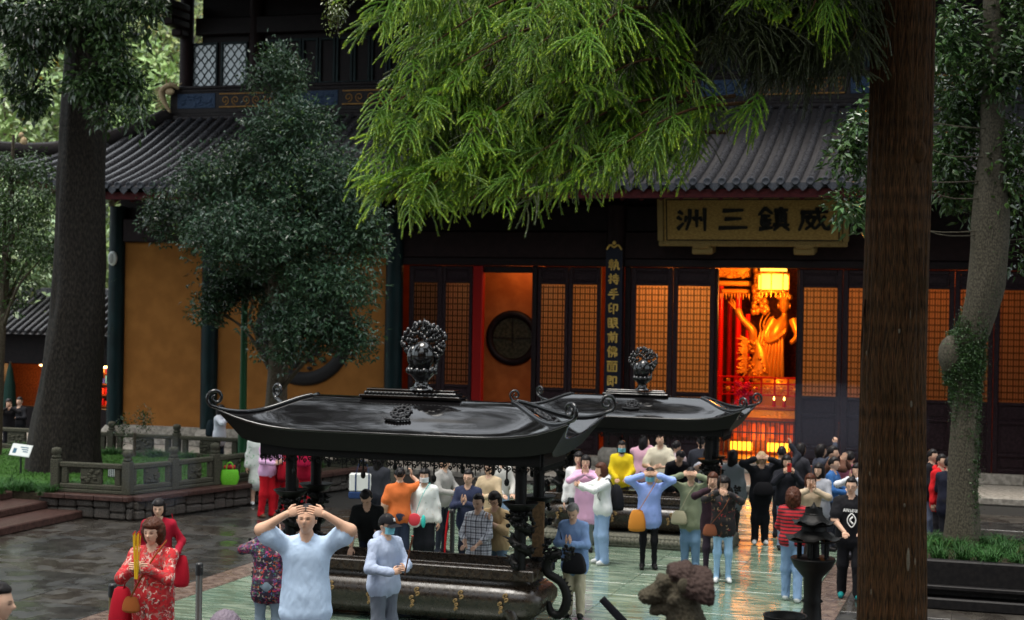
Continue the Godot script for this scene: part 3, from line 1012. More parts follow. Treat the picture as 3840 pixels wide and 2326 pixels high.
	for k in 5:
		var f := -0.12 + k * 0.06
		ar.tube([Vector3(-0.5 + f * 0.4, 1.88, 0.12), Vector3(-0.56 + f, 2.02, 0.12), Vector3(-0.62 + f * 1.2, 2.16 - absf(f) * 0.5, 0.14)], [0.03, 0.025, 0.01], 5)
	put("arm", ar, gold, D)
	b = MB.new()
	for k in 60:
		var a := rng.randf_range(-1.4, 1.4)
		var p := Vector3(-0.2, rng.randf_range(0.1, 1.05), 0.25)
		b.tube([p, p + Vector3(-0.3 * cos(a) * rng.randf_range(0.5, 1.0), 0.22 * sin(a), 0.08)], [0.04, 0.008], 5)
	put("mane", b, gold, D)
	# shrine posts, canopy, balustrade
	for p in [[-1.93, 4.75, -6.0, 0.075], [-1.78, 4.4, -6.6, 0.07], [-1.42, 4.55, -5.9, 0.085], [-1.15, 3.95, -5.9, 0.065]]:
		var c := thing("red_post", "slim red lacquered shrine post reaching " + ["the canopy beside the door jamb", "up behind the nearest shrine post", "past the attendant's raised hand", "half way behind the attendant"][int(absf(p[0] * 10)) % 4 if false else [-1.93, -1.78, -1.42, -1.15].find(p[0])], "post", Vector3(p[0], 0.4, p[2]), 0, "red shrine posts")
		put("shaft", MB.new().lathe(Vector3.ZERO, [Vector2(p[3], 0.1), Vector2(p[3], p[1] - 0.4)], 14), M.red_lacquer, c)
		put("foot", MB.new().lathe(Vector3.ZERO, [Vector2(p[3] * 1.6, 0), Vector2(p[3] * 1.6, 0.06), Vector2(p[3], 0.1)], 14), gold, c)
	var K := thing("shrine_canopy", "gilded carved canopy with hanging fringe above the red shrine posts", "canopy", Vector3(-1.55, 4.5, -6.1))
	b = MB.new()
	b.cbox(Vector3(-0.05, 0.62, 0), Vector3(0.9, 0.3, 0.5), 0.03)
	b.cbox(Vector3(-0.05, 0.3, 0.05), Vector3(0.95, 0.14, 0.5), 0.03)
	b.cbox(Vector3(0.02, 0.08, 0.1), Vector3(0.75, 0.12, 0.4), 0.03)
	for k in 70:
		b.ball(Vector3(rng.randf_range(-0.5, 0.42), rng.randf_range(0.45, 0.8), 0.26), Vector3(0.05, 0.035, 0.03), 6, 4)
	put("carving", b, gold, K)
	for k in 12:
		put("pendant", MB.new().tube([Vector3(-0.45 + k * 0.08, 0.02, 0.28), Vector3(-0.45 + k * 0.08, -0.1 - 0.05 * (k % 2), 0.28)], [0.025, 0.01], 5), gold, K)
	var N := thing("shrine_bracket", "gilded carved bracket cluster below the glowing lantern", "carving", Vector3(-0.85, 4.0, -6.2))
	b = MB.new()
	for k in 90:
		b.ball(Vector3(rng.randf_range(-0.22, 0.22), rng.randf_range(0, 1.2), rng.randf_range(0, 0.2)), Vector3(0.08, 0.1, 0.06) * rng.randf_range(0.5, 1.2), 6, 4)
	put("carving", b, gold, N)
	var bw := thing("shrine_backdrop", "dark carved wooden backdrop standing behind the gilded statues", "screen", Vector3(-0.8, 0.4, -7.4))
	put("panel", MB.new().cbox(Vector3(0, 2.6, 0), Vector3(5.0, 5.2, 0.1), 0.02), mat("backdrop", C8(58, 20, 10), 0.6, C8(96, 40, 18), 0.8, 0.3), bw)
	var RL := thing("shrine_railing", "red openwork shrine railing with gilt medallions in front of the statue", "railing", Vector3(-0.4, 1.82, -3.6))
	b = MB.new()
	for y in [0.0, 0.3, 0.46]:
		b.cbox(Vector3(0, y + 0.02, 0), Vector3(2.9, 0.045, 0.06), 0.008)
	for k in 9:
		b.cbox(Vector3(-1.4 + k * 0.35, 0.24, 0), Vector3(0.05, 0.52, 0.07), 0.01)
	put("frame", b, M.red_lacquer, RL)
	for k in 8:
		var o := Vector3(-1.225 + k * 0.35, 0.165, 0)
		b = MB.new()
		for q in 8:
			var a := TAU * q / 8
			b.tube([o + Vector3(cos(a), sin(a), 0) * 0.05, o + Vector3(cos(a) * 0.15, sin(a) * 0.12, 0)], 0.012, 5)
		put("openwork", b, M.red_lacquer, RL)
		put("medallion", MB.new().lathe(o, [Vector2(0.001, 0.03), Vector2(0.05, 0.03), Vector2(0.07, 0.0)], 12, Basis(Vector3.RIGHT, PI / 2)), gold, RL)
		put("plaque", MB.new().cbox(o + Vector3(0, 0.235, 0.02), Vector3(0.1, 0.07, 0.03), 0.01), gold, RL)
	var A := thing("altar_table", "dark carved altar table holding candles inside the doorway", "altar", Vector3(-0.3, 0.4, -2.9))
	put("top", MB.new().cbox(Vector3(0, 1.16, 0), Vector3(2.6, 0.08, 0.8), 0.02), mat("altar_wood", C8(96, 48, 24), 0.35, C8(136, 74, 36), 0.5, 0.2), A)
	b = MB.new()
	b.cbox(Vector3(0, 1.02, 0.34), Vector3(2.5, 0.2, 0.05), 0.01)
	for k in 60:
		b.ball(Vector3(rng.randf_range(-1.2, 1.2), rng.randf_range(0.94, 1.1), 0.37), Vector3(0.05, 0.025, 0.02), 6, 4)
	put("apron", b, gold, A)
	put("front", MB.new().cbox(Vector3(0, 0.46, 0.3), Vector3(2.4, 0.9, 0.06), 0.01), M.altar_wood, A)
	for k in 10:
		put("front_panel", MB.new().cbox(Vector3(-1.08 + k * 0.24, 0.55, 0.345), Vector3(0.18, 0.42 if k % 3 else 0.3, 0.03), 0.01), mat("altar_panel", C8(190, 90, 34), 0.4, null, 1, 0, {"coat": 0.3}), A)
	var cn := 0
	for x in [0.0, 0.26]:
		var c := thing("red_candle", "lit red candle on the altar, " + ["nearer the shrine posts" , "nearer the dark door leaf"][cn], "candle", Vector3(x + 0.06, 1.6, -2.75))
		put("stick", MB.new().lathe(Vector3.ZERO, [Vector2(0.05, 0), Vector2(0.045, 0.16), Vector2(0.01, 0.165)], 10), M.red_lacquer, c)
		put("flame", MB.new().lathe(Vector3(0, 0.165, 0), [Vector2(0.004, 0), Vector2(0.022, 0.03), Vector2(0.012, 0.07), Vector2(0.002, 0.1)], 8), mat("flame", C8(255, 220, 140), 0.5, null, 1, 0, {"emit": C8(255, 200, 90), "power": 4.0}), c)
		cn += 1
	var fl := thing("altar_flowers", "bunch of magenta flowers by the red shrine railing", "flowers", Vector3(-0.78, 1.62, -3.0))
	b = MB.new()
	for k in 70:
		b.ball(Vector3(rng.randfn(0, 0.12), 0.35 + rng.randfn(0, 0.13), rng.randfn(0, 0.08)), Vector3(0.04, 0.03, 0.04), 6, 4)
	put("blossom", b, mat("magenta", C8(200, 20, 90), 0.6), fl)
	put("vase", MB.new().lathe(Vector3.ZERO, [Vector2(0.06, 0), Vector2(0.1, 0.1), Vector2(0.05, 0.24), Vector2(0.07, 0.28)], 12), M.red_lacquer, fl)
	var LB := thing("light_box", "low glowing yellow panel behind the iron gate bars", "lamp", Vector3(-0.25, 0.4, -2.35))
	for gx in [-0.45, 0.5]:
		put("glow_panel", MB.new().cbox(Vector3(gx, 0.19, 0), Vector3(0.56, 0.22, 0.06), 0.01), mat("panel_glow", C8(255, 200, 80), 0.6, null, 1, 0, {"emit": C8(255, 166, 40), "power": 1.0}), LB)
	put("base", MB.new().cbox(Vector3(0, 0.035, 0), Vector3(1.6, 0.07, 0.14), 0.01), M.altar_wood, LB)
	lamp(Vector3(-0.25, 0.75, -2.0), 0.35, C8(255, 170, 60), 0.3)
	# iron gate across the doorway
	var G := thing("iron_gate", "thin dark iron barred gate across the lit doorway", "gate", Vector3(0.02, 0.42, -0.12))
	for y in [0.03, 0.7, 0.98]:
		put("rail", MB.new().cbox(Vector3(0, y, 0), Vector3(1.86, 0.035, 0.03), 0.005), M.iron_black, G)
	for k in 17:
		put("bar", MB.new().tube([Vector3(-0.9 + k * 0.1125, 0.0, 0.002), Vector3(-0.9 + k * 0.1125, 1.0, 0.002)], 0.016, 6), M.iron_black, G)

func ground() -> void:
	struct("ground", MB.new().box(Vector3(0, -0.2, -80), Vector3(500, 0.2, 420)), mat("earth", C8(58, 54, 46), 0.8, C8(74, 70, 58), 4.0, 0.2, {"world": true}))
	var dark := mat("wet_paving", C8(44, 43, 42), 0.4, C8(60, 59, 56), 3.0, 0.04, {"world": true, "freq": 0.012, "rough_lo": 0.12, "rfreq": 0.006, "mid": C8(52, 51, 49), "spec": 0.55})
	var dark2 := mat("wet_paving_brown", C8(50, 46, 42), 0.42, C8(68, 64, 58), 2.6, 0.04, {"world": true, "freq": 0.014, "rough_lo": 0.14, "rfreq": 0.007, "spec": 0.55})
	var green := mat("green_marble", C8(90, 108, 94), 0.3, C8(134, 146, 128), 2.4, 0.03, {"world": true, "freq": 0.016, "oct": 6, "uv": Vector3(0.5, 1, 1.9), "mid": C8(108, 126, 109), "rough_lo": 0.1, "rfreq": 0.008, "spec": 0.6})
	var green2 := mat("green_marble_deep", C8(82, 104, 90), 0.28, C8(122, 138, 121), 2.0, 0.03, {"world": true, "freq": 0.018, "oct": 6, "uv": Vector3(0.5, 1, 2.2), "mid": C8(98, 119, 103), "rough_lo": 0.08, "rfreq": 0.008, "spec": 0.6})
	var edge := mat("edge_paving", C8(84, 70, 64), 0.4, C8(112, 96, 86), 1.6, 0.1, {"world": true, "rough_lo": 0.15})
	var bed := struct("courtyard_paving", MB.new().box(Vector3(-3, -0.068, 16), Vector3(60, 0.12, 44)), mat("joint_dark", C8(46, 45, 43), 0.7))
	var g := RandomNumberGenerator.new()
	g.seed = 5
	# green slabs of the middle way
	var zones := [[-5.0, 3.2, 3.3, 21.5, 1.36, 0.91, green, green2], [-14.3, -5.52, 9.0, 21.8, 1.46, 1.06, dark, dark2], [3.72, 9.6, 4.4, 19.6, 1.46, 1.16, dark2, dark]]
	for zn in zones:
		var nx := int(round((zn[1] - zn[0]) / zn[4]))
		var nz := int(round((zn[3] - zn[2]) / zn[5]))
		var w: float = (zn[1] - zn[0]) / nx
		var d: float = (zn[3] - zn[2]) / nz
		var ms := MB.new().cbox(Vector3(0, -0.03, 0), Vector3(w - 0.006, 0.06, d - 0.006), 0.003).mesh()
		for i in nx:
			for j in nz:
				var t := Transform3D(Basis.from_euler(Vector3(g.randfn(0, 0.0016), 0, g.randfn(0, 0.0016))), Vector3(zn[0] + w * (i + 0.5), g.randf_range(-0.002, 0.002), zn[2] + d * (j + 0.5)))
				put("paving_slab", ms, zn[6] if g.randf() < 0.62 else zn[7], bed, t)
	for x in [-5.26, 3.46]:
		var ms := MB.new().cbox(Vector3(0, -0.03, 0), Vector3(0.5, 0.06, 1.49), 0.004).mesh()
		for j in 12:
			put("border_slab", ms, edge, bed, Transform3D(Basis(), Vector3(x, 0.0, 4.0 + 1.5 * j)))
	# raised terrace in front of the opposite hall, on which the nearest worshippers stand
	struct("terrace", MB.new().cbox(Vector3(1.0, 0.34, 32.8), Vector3(34, 0.68, 17.8), 0.03), dark)

func baluster_run(a: Vector3, b: Vector3, lab: String, called := "stone_balustrade", first := true) -> void:
	# a run of carved panel between two posts
	var d := (b - a)
	var l := d.length()
	var turn := atan2(-d.z, d.x)
	var T := thing(called, lab, "balustrade", a, turn, "stone balustrade panels")
	var n := 1
	if first:
		stone_post(T, 0.0)
	stone_post(T, l)
	for y in [0.12, 0.52]:
		put("rail", MB.new().cbox(Vector3(l / 2, y, 0), Vector3(l - 0.18, 0.1, 0.12), 0.02), M.stone_moss, T)
	put("base_rail", MB.new().cbox(Vector3(l / 2, 0.035, 0), Vector3(l - 0.16, 0.07, 0.15), 0.015), M.stone_moss, T)
	var m := MB.new()
	m.cbox(Vector3(l / 2, 0.32, 0), Vector3(l * 0.3, 0.3, 0.08), 0.02)
	for k in 14:
		m.ball(Vector3(l / 2 + rng.randf_range(-0.13, 0.13) * l, 0.32 + rng.randf_range(-0.11, 0.11), 0.045), Vector3(0.05, 0.03, 0.02), 6, 4)
	put("carved_panel", m, M.stone_moss, T)
	for s in [0.13, 0.87]:
		put("upright", MB.new().cbox(Vector3(l * s, 0.32, 0), Vector3(l * 0.08, 0.3, 0.09), 0.015), M.stone_moss, T)

func stone_post(T: Node3D, x: float) -> void:
	var p := MB.new()
	p.cbox(Vector3(x, 0.31, 0), Vector3(0.17, 0.62, 0.17), 0.015)
	p.lathe(Vector3(x, 0.62, 0), [Vector2(0.06, 0), Vector2(0.085, 0.02), Vector2(0.09, 0.05), Vector2(0.06, 0.075), Vector2(0.09, 0.1), Vector2(0.095, 0.16), Vector2(0.08, 0.2), Vector2(0.01, 0.22)], 12)
	put("post", p, M.stone_moss, T)

func grass_tuft_mesh(blades: int, h: float, sd: int) -> ArrayMesh:
	var g := RandomNumberGenerator.new()
	g.seed = sd
	var b := MB.new()
	b.use_col = true
	for k in blades:
		var a := g.randf() * TAU
		var l := h * g.randf_range(0.6, 1.15)
		var o := Vector3(g.randfn(0, 0.03), 0, g.randfn(0, 0.03))
		var d := Vector3(cos(a), 0, sin(a))
		var w := Vector3(-d.z, 0, d.x) * 0.006
		var sp := g.randf_range(0.3, 0.85)
		var prev := o
		var t := g.randf_range(0.75, 1.2)
		b.col = Color(t, t, t)
		for i in 4:
			var s := (i + 1) / 4.0
			var q := o + d * (l * sp * s) + Vector3(0, l * (s * 1.25 - s * s * (0.5 + sp * 0.6)), 0)
			var ww := w * (1.0 - 0.8 * s)
			b.quad(prev - w * (1.0 - 0.8 * (s - 0.25)), prev + w * (1.0 - 0.8 * (s - 0.25)), q + ww, q - ww)
			prev = q
	return b.mesh()

func garden() -> void:
	# raised bed with rubble retaining wall, coping and lawn
	var wallm := mat("rubble_wall", C8(58, 54, 50), 0.5, C8(96, 90, 84), 0.6, 0.4, {"freq": 0.03})
	var G := struct("garden_bed", MB.new().prism(PackedVector2Array([Vector2(-24, -12.2), Vector2(-9.66, -12.2), Vector2(-8.8, -9.2), Vector2(-7.9, -5.4), Vector2(-24, -5.4)]), 0.4, Transform3D(Basis(Vector3.RIGHT, -PI / 2), Vector3.ZERO)), mat("soil", C8(50, 44, 34), 0.9, C8(70, 62, 48), 0.6, 0.4))
	var corner := [Vector3(-11.6, 0, 12.26), Vector3(-9.62, 0, 12.26), Vector3(-8.75, 0, 9.2), Vector3(-7.85, 0, 5.4)]
	var g := RandomNumberGenerator.new()
	g.seed = 21
	for e in 3:
		var a: Vector3 = corner[e]
		var b: Vector3 = corner[e + 1]
		var d := (b - a).normalized()
		var out := Vector3(-d.z, 0, d.x)
		if out.dot(Vector3(1, 0, 1)) < 0:
			out = -out
		var l := (b - a).length()
		var bs := Basis(d, Vector3.UP, d.cross(Vector3.UP))
		# coping stones
		var s := 0.0
		while s < l - 0.05:
			var w := minf(0.62, l - s)
			put("coping_stone", MB.new().cbox(a + d * (s + w / 2) + Vector3(0, 0.41, 0) + out * 0.02, Vector3(w - 0.008, 0.09, 0.34), 0.012, bs), M.stone_red, G)
			s += w
		# irregular wall stones
		s = 0.0
		while s < l - 0.05:
			var w := minf(g.randf_range(0.2, 0.42), l - s)
			var h := g.randf_range(0.13, 0.22)
			put("wall_stone", MB.new().cbox(a + d * (s + w / 2) + Vector3(0, 0.01 + h / 2, 0) + out * g.randf_range(-0.01, 0.02), Vector3(w - 0.014, h - 0.012, 0.2), 0.03, bs), wallm, G)
			put("wall_stone", MB.new().cbox(a + d * (s + w / 2) + Vector3(0, 0.01 + h + (0.355 - h) / 2, 0) + out * g.randf_range(-0.01, 0.02), Vector3(w - 0.014, 0.355 - h - 0.012, 0.2), 0.03, bs), wallm, G)
			s += w
	# side steps
	var st := thing("stone_steps", "two low reddish stone steps beside the garden planter", "steps", Vector3(-12.6, 0, 14.6))
	put("step", MB.new().cbox(Vector3(0, 0.075, 0), Vector3(3.9, 0.15, 4.6), 0.02), M.stone_red, st)
	put("step", MB.new().cbox(Vector3(-0.4, 0.22, 0), Vector3(3.2, 0.14, 4.6), 0.02), M.stone_red, st)
	put("step", MB.new().cbox(Vector3(-0.8, 0.36, 0), Vector3(2.4, 0.14, 4.6), 0.02), M.stone_red, st)
	# lawn
	var lawn_m := mat("lawn_soil", C8(48, 74, 34), 0.9, C8(66, 96, 44), 0.7, 0.4)
	var lawn := MB.new()
	lawn.bx(Vector3(-23.5, 0.38, 5.6), Vector3(-9.9, 0.46, 11.9))
	struct("lawn", lawn, lawn_m)
	var gr := mat("grass_blade", C8(74, 118, 50), 0.6, null, 1, 0, {"vcol": true, "back": C8(50, 70, 30)})
	var xf := []
	var cs := []
	for k in 9000:
		var p := Vector3(g.randf_range(-17.5, -9.7), 0.455, g.randf_range(5.7, 12.0))
		if p.x > -9.95 + (12.0 - p.z) * 0.22:
			continue
		xf.append(Transform3D(Basis(Vector3.UP, g.randf() * TAU).scaled(Vector3.ONE * g.randf_range(0.6, 1.2)), p))
		var t := g.randf_range(0.7, 1.15)
		cs.append(Color(t, t, t * g.randf_range(0.8, 1.0)))
	var L := scatter("lawn_grass", grass_tuft_mesh(7, 0.09, 3), gr, xf, cs)
	L.set_meta("kind", "stuff")
	tag(L, "short bright green lawn behind the stone balustrade", "grass")
	# lily-turf planted along the balustrade and in the big planter
	var lm := mat("turf_blade", C8(52, 92, 44), 0.45, null, 1, 0, {"vcol": true, "back": C8(40, 60, 30)})
	var tm := grass_tuft_mesh(46, 0.36, 8)
	var rows := [["lily_turf", "dense row of lily turf spilling over the planter by the red steps", Vector3(-15.2, 0.42, 11.9), Vector3(-11.2, 0.42, 12.15), 90, 0.3], ["lily_turf", "low lily turf growing just inside the corner of the stone balustrade", Vector3(-11.2, 0.42, 11.9), Vector3(-9.9, 0.42, 11.6), 30, 0.22], ["lily_turf", "low lily turf along the far balustrade in front of the ochre wall", Vector3(-17, 0.42, 5.7), Vector3(-8.6, 0.42, 5.7), 110, 0.2]]
	for r in rows:
		xf = []
		cs = []
		for k in r[4]:
			var p: Vector3 = r[2].lerp(r[3], g.randf()) + Vector3(g.randfn(0, 0.08), 0, g.randfn(0, r[5] * 0.6))
			xf.append(Transform3D(Basis(Vector3.UP, g.randf() * TAU).scaled(Vector3.ONE * g.randf_range(0.7, 1.25)), p))
			var t := g.randf_range(0.65, 1.2)
			cs.append(Color(t, t, t * 0.9))
		var o := scatter(r[0], tm, lm, xf, cs)
		o.set_meta("kind", "stuff")
		tag(o, r[1], "plants")
	# balustrade in front of the lawn
	var bp := [Vector3(-11.35, 0.455, 12.16), Vector3(-9.85, 0.455, 12.1), Vector3(-9.48, 0.455, 11.05), Vector3(-9.18, 0.455, 9.95), Vector3(-8.9, 0.455, 8.85), Vector3(-8.6, 0.455, 7.75)]
	var bl := ["carved stone balustrade panel above the front wall beside the lily turf", "carved stone balustrade panel next to the corner post of the garden wall", "carved stone balustrade panel second from the garden corner", "carved stone balustrade panel behind the bright green shopping bag", "carved stone balustrade panel farthest along the garden wall near the hall"]
	for i in 5:
		baluster_run(bp[i], bp[i + 1], bl[i], "stone_balustrade", i == 0)
	var fx := -18.4
	var fl := ["beneath the lit shop window", "behind the big tree trunk", "below the ochre wall beside the trunk", "in front of the white-jacketed visitor", "behind the green lamp post", "nearest the osmanthus trunk"]
	for i in 6:
		baluster_run(Vector3(fx, 0.3, 4.5), Vector3(fx + 1.77, 0.3, 4.5), "mossy far balustrade panel " + fl[i], "stone_balustrade", i == 0)
		fx += 1.77
	put("far_kerb", MB.new().cbox(Vector3(-13.5, 0.15, 4.5), Vector3(12, 0.3, 0.3), 0.02), M.stone_grey).set_meta("kind", "structure")
	# lamp post
	var lp := thing("lamp_post", "slim green lamp post rising into the osmanthus tree", "lamp post", Vector3(-11.1, 0.42, 5.0))
	put("pole", MB.new().lathe(Vector3.ZERO, [Vector2(0.16, 0), Vector2(0.16, 0.05), Vector2(0.11, 0.1), Vector2(0.1, 1.0), Vector2(0.085, 1.1), Vector2(0.07, 5.6)], 14), mat("green_paint", C8(26, 74, 44), 0.4, null, 1, 0, {"coat": 0.3}), lp)
	put("lamp_head", MB.new().lathe(Vector3(0, 5.6, 0), [Vector2(0.08, 0), Vector2(0.2, 0.1), Vector2(0.22, 0.35), Vector2(0.12, 0.5), Vector2(0.01, 0.55)], 14), M.glass_pale, lp)
	# information sign
	var sg := thing("garden_sign", "small white sloping information sign on a dark stake in the lawn", "sign", Vector3(-13.55, 0.46, 10.1), deg_to_rad(22))
	put("stake", MB.new().tube([Vector3(0, 0, 0), Vector3(0, 0.42, 0)], 0.02, 8), M.iron_black, sg)
	var bs2 := Basis(Vector3.RIGHT, -0.7) * Basis(Vector3.BACK, -0.15)
	put("panel", MB.new().cbox(Vector3(0, 0.5, 0), Vector3(0.42, 0.3, 0.02), 0.006, bs2), mat("sign_white", C8(214, 218, 214), 0.4), sg)
	var wr := MB.new()
	for k in 3:
		wr.box(Vector3(0, 0.5, 0) + bs2 * Vector3(0.06 + 0.02 * k, 0.07 - k * 0.05, 0.012), Vector3(0.16 - 0.03 * k, 0.022, 0.003), bs2)
	wr.box(Vector3(0, 0.5, 0) + bs2 * Vector3(-0.12, -0.03, 0.012), Vector3(0.07, 0.12, 0.003), bs2)
	put("lettering", wr, mat("sign_ink", C8(60, 100, 120), 0.6), sg)
	# lawn spot lamp housing
	var ll := thing("lawn_light", "small dark louvred garden light box standing on the lawn", "light", Vector3(-11.45, 0.46, 9.9))
	put("housing", MB.new().cbox(Vector3(0, 0.14, 0), Vector3(0.28, 0.27, 0.16), 0.015), M.iron_black, ll)
	for k in 6:
		put("louvre", MB.new().cbox(Vector3(-0.1 + 0.04 * k, 0.15, 0.085), Vector3(0.014, 0.2, 0.012), 0.003), M.sign_white, ll)
	# shopping bag on the coping
	var bg := thing("shopping_bag", "bright green shopping bag standing on the garden wall coping", "bag", Vector3(-8.95, 0.455, 9.75), 0.4)
	var gm := mat("bag_green", C8(96, 178, 40), 0.6, C8(120, 200, 60), 0.3, 0.3)
	var rows2 := ring_rows([[0.0, 0.15, 0.09], [0.12, 0.19, 0.11], [0.26, 0.17, 0.09], [0.3, 0.15, 0.07]], 24, 4.0)
	put("bag", MB.new().sheet(rows2, true, true), gm, bg)
	for s in [-1, 1]:
		put("handle", MB.new().tube(spline([Vector3(-0.07, 0.28, s * 0.05), Vector3(-0.04, 0.42, s * 0.03), Vector3(0.04, 0.42, s * 0.03), Vector3(0.07, 0.28, s * 0.05)], 10), 0.012, 6), gm, bg)
	var ct := MB.new()
	for k in 14:
		ct.ball(Vector3(g.randf_range(-0.1, 0.1), 0.31 + g.randf() * 0.05, g.randf_range(-0.05, 0.05)), Vector3(0.03, 0.04, 0.03), 6, 4)
	put("contents", ct, mat("bag_red", C8(190, 60, 60), 0.6), bg)
	# white loudspeaker on the end column
	var sp := thing("loudspeaker", "oval white loudspeaker fixed to the dark corner column", "loudspeaker", Vector3(-17.42, 5.02, 0.36))
	put("case", MB.new().ball(Vector3(0, 0.16, 0.05), Vector3(0.13, 0.2, 0.1), 14, 10), M.sign_white, sp)
	put("grille", MB.new().ball(Vector3(0, 0.16, 0.1), Vector3(0.09, 0.15, 0.06), 12, 8), mat("grille", C8(150, 150, 146), 0.7), sp)
	shop()
	planter_right()
	right_side()
	added_opposite_hall()

func shop() -> void:
	var S := thing("gallery_shop", "low tiled gallery with a warmly lit shop window beyond the big trunk", "building", Vector3(-24.5, 0.0, -3.2))
	put("back_wall", MB.new().box(Vector3(0, 1.5, -2.0), Vector3(14, 3.2, 0.2)), M.altar_wood, S)
	put("floor", MB.new().box(Vector3(0, 0.05, -0.8), Vector3(14, 0.1, 2.6)), M.stone_grey, S)
	put("ceiling", MB.new().box(Vector3(0, 3.0, -0.8), Vector3(14, 0.1, 2.6)), M.dark_wood, S)
	put("lintel", MB.new().cbox(Vector3(0, 2.55, 0.1), Vector3(14, 0.95, 0.2), 0.02), M.dark_wood, S)
	for x in [-6.9, -3.0, 1.2, 3.0, 4.1, 6.9]:
		put("post", MB.new().cbox(Vector3(x, 1.3, 0.1), Vector3(0.22, 2.4, 0.22), 0.02), M.dark_wood, S)
	for x in [-1.2, 3.55]:
		put("shutter", MB.new().cbox(Vector3(x, 1.05, 0.08), Vector3(1.0 if x > 0 else 3.2, 2.0, 0.05), 0.01), M.dark_wood, S)
	put("counter", MB.new().cbox(Vector3(2.0, 0.42, 0.0), Vector3(9, 0.75, 0.3), 0.02), M.dark_wood, S)
	# tiled roof
	var rows := []
	for i in 5:
		var t := i / 4.0
		var row := PackedVector3Array()
		for j in 16:
			row.append(Vector3(-7.3 + 14.6 * j / 15.0, 3.0 + 1.15 * t, 1.3 - 2.2 * t))
		rows.append(row)
	var R := put("roof", MB.new().sheet(rows, false, true), M.tile_trough, S)
	for k in 58:
		var x := -7.2 + k * 0.25
		put("tile_row", MB.new().tube([Vector3(x, 3.06, 1.33), Vector3(x, 3.62, 0.2), Vector3(x, 4.2, -0.9)], 0.07, 7), M.tile_grey, R)
	put("ridge", MB.new().cbox(Vector3(0, 4.26, -0.95), Vector3(14.6, 0.24, 0.2), 0.03), M.tile_grey, S)
	var lamp2 := thing("shop_lamp", "warm strip lamp glowing over the shop shelves", "lamp", Vector3(-21.2, 2.0, -4.3))
	put("tube", MB.new().tube([Vector3(-1.6, 0, 0), Vector3(1.8, 0, 0)], 0.05, 8), mat("shop_glow", C8(255, 224, 170), 0.5, null, 1, 0, {"emit": C8(255, 206, 140), "power": 2.0}), lamp2)
	put("mount", MB.new().cbox(Vector3(0, 0.07, 0), Vector3(3.6, 0.06, 0.1), 0.01), M.dark_wood, lamp2)
	lamp(Vector3(-20.6, 1.85, -4.1), 0.8, C8(255, 190, 120), 0.2)
	lamp(Vector3(-22.4, 1.85, -4.1), 0.6, C8(255, 190, 120), 0.2)
	var pal := [C8(176, 20, 24), C8(60, 60, 160), C8(70, 130, 170), C8(200, 60, 40), C8(210, 170, 110), C8(120, 30, 60)]
	var where := ["lowest shelf", "second shelf", "third shelf", "top shelf"]
	for r in 4:
		var y := 0.75 + r * 0.34
		var sh := thing("shop_shelf", "wooden shelf of small souvenirs in the lit shop, " + where[r], "shelf", Vector3(-20.6, y, -4.9), 0, "shop shelves")
		put("board", MB.new().cbox(Vector3(0, 0, 0), Vector3(4.8, 0.04, 0.36), 0.006), M.altar_wood, sh)
		for k in 26:
			var c: Color = pal[[0, 3, 1, 4][r]] if k % 3 else pal[[3, 0, 2, 5][r]]
			var h := rng.randf_range(0.14, 0.26)
			put("souvenir", MB.new().cbox(Vector3(-2.3 + k * 0.18, 0.02 + h / 2, 0.05), Vector3(0.14, h, 0.12), 0.015), mat("goods_%d" % pal.find(c), c, 0.6), sh)
	var U := thing("garden_umbrella", "closed dark green parasol standing in front of the lit shop", "umbrella", Vector3(-22.0, 0.0, -1.6))
	put("pole", MB.new().tube([Vector3(0, 0, 0), Vector3(0, 2.2, 0)], 0.03, 8), M.iron_black, U)
	rows = ring_rows([[0.4, 0.2, 0.2], [0.9, 0.19, 0.18], [1.5, 0.16, 0.15], [1.95, 0.08, 0.08], [2.15, 0.03, 0.03]], 20, 2.0)
	for i in rows.size():
		for j in 20:
			if j % 2:
				rows[i][j] = Vector3(rows[i][j].x * 0.72, rows[i][j].y, rows[i][j].z * 0.72)
	put("canopy", MB.new().sheet(rows, true, true), mat("umbrella_green", C8(18, 44, 38), 0.7), U)
	put("foot", MB.new().lathe(Vector3.ZERO, [Vector2(0.3, 0), Vector2(0.3, 0.06), Vector2(0.05, 0.1)], 16), M.iron_black, U)

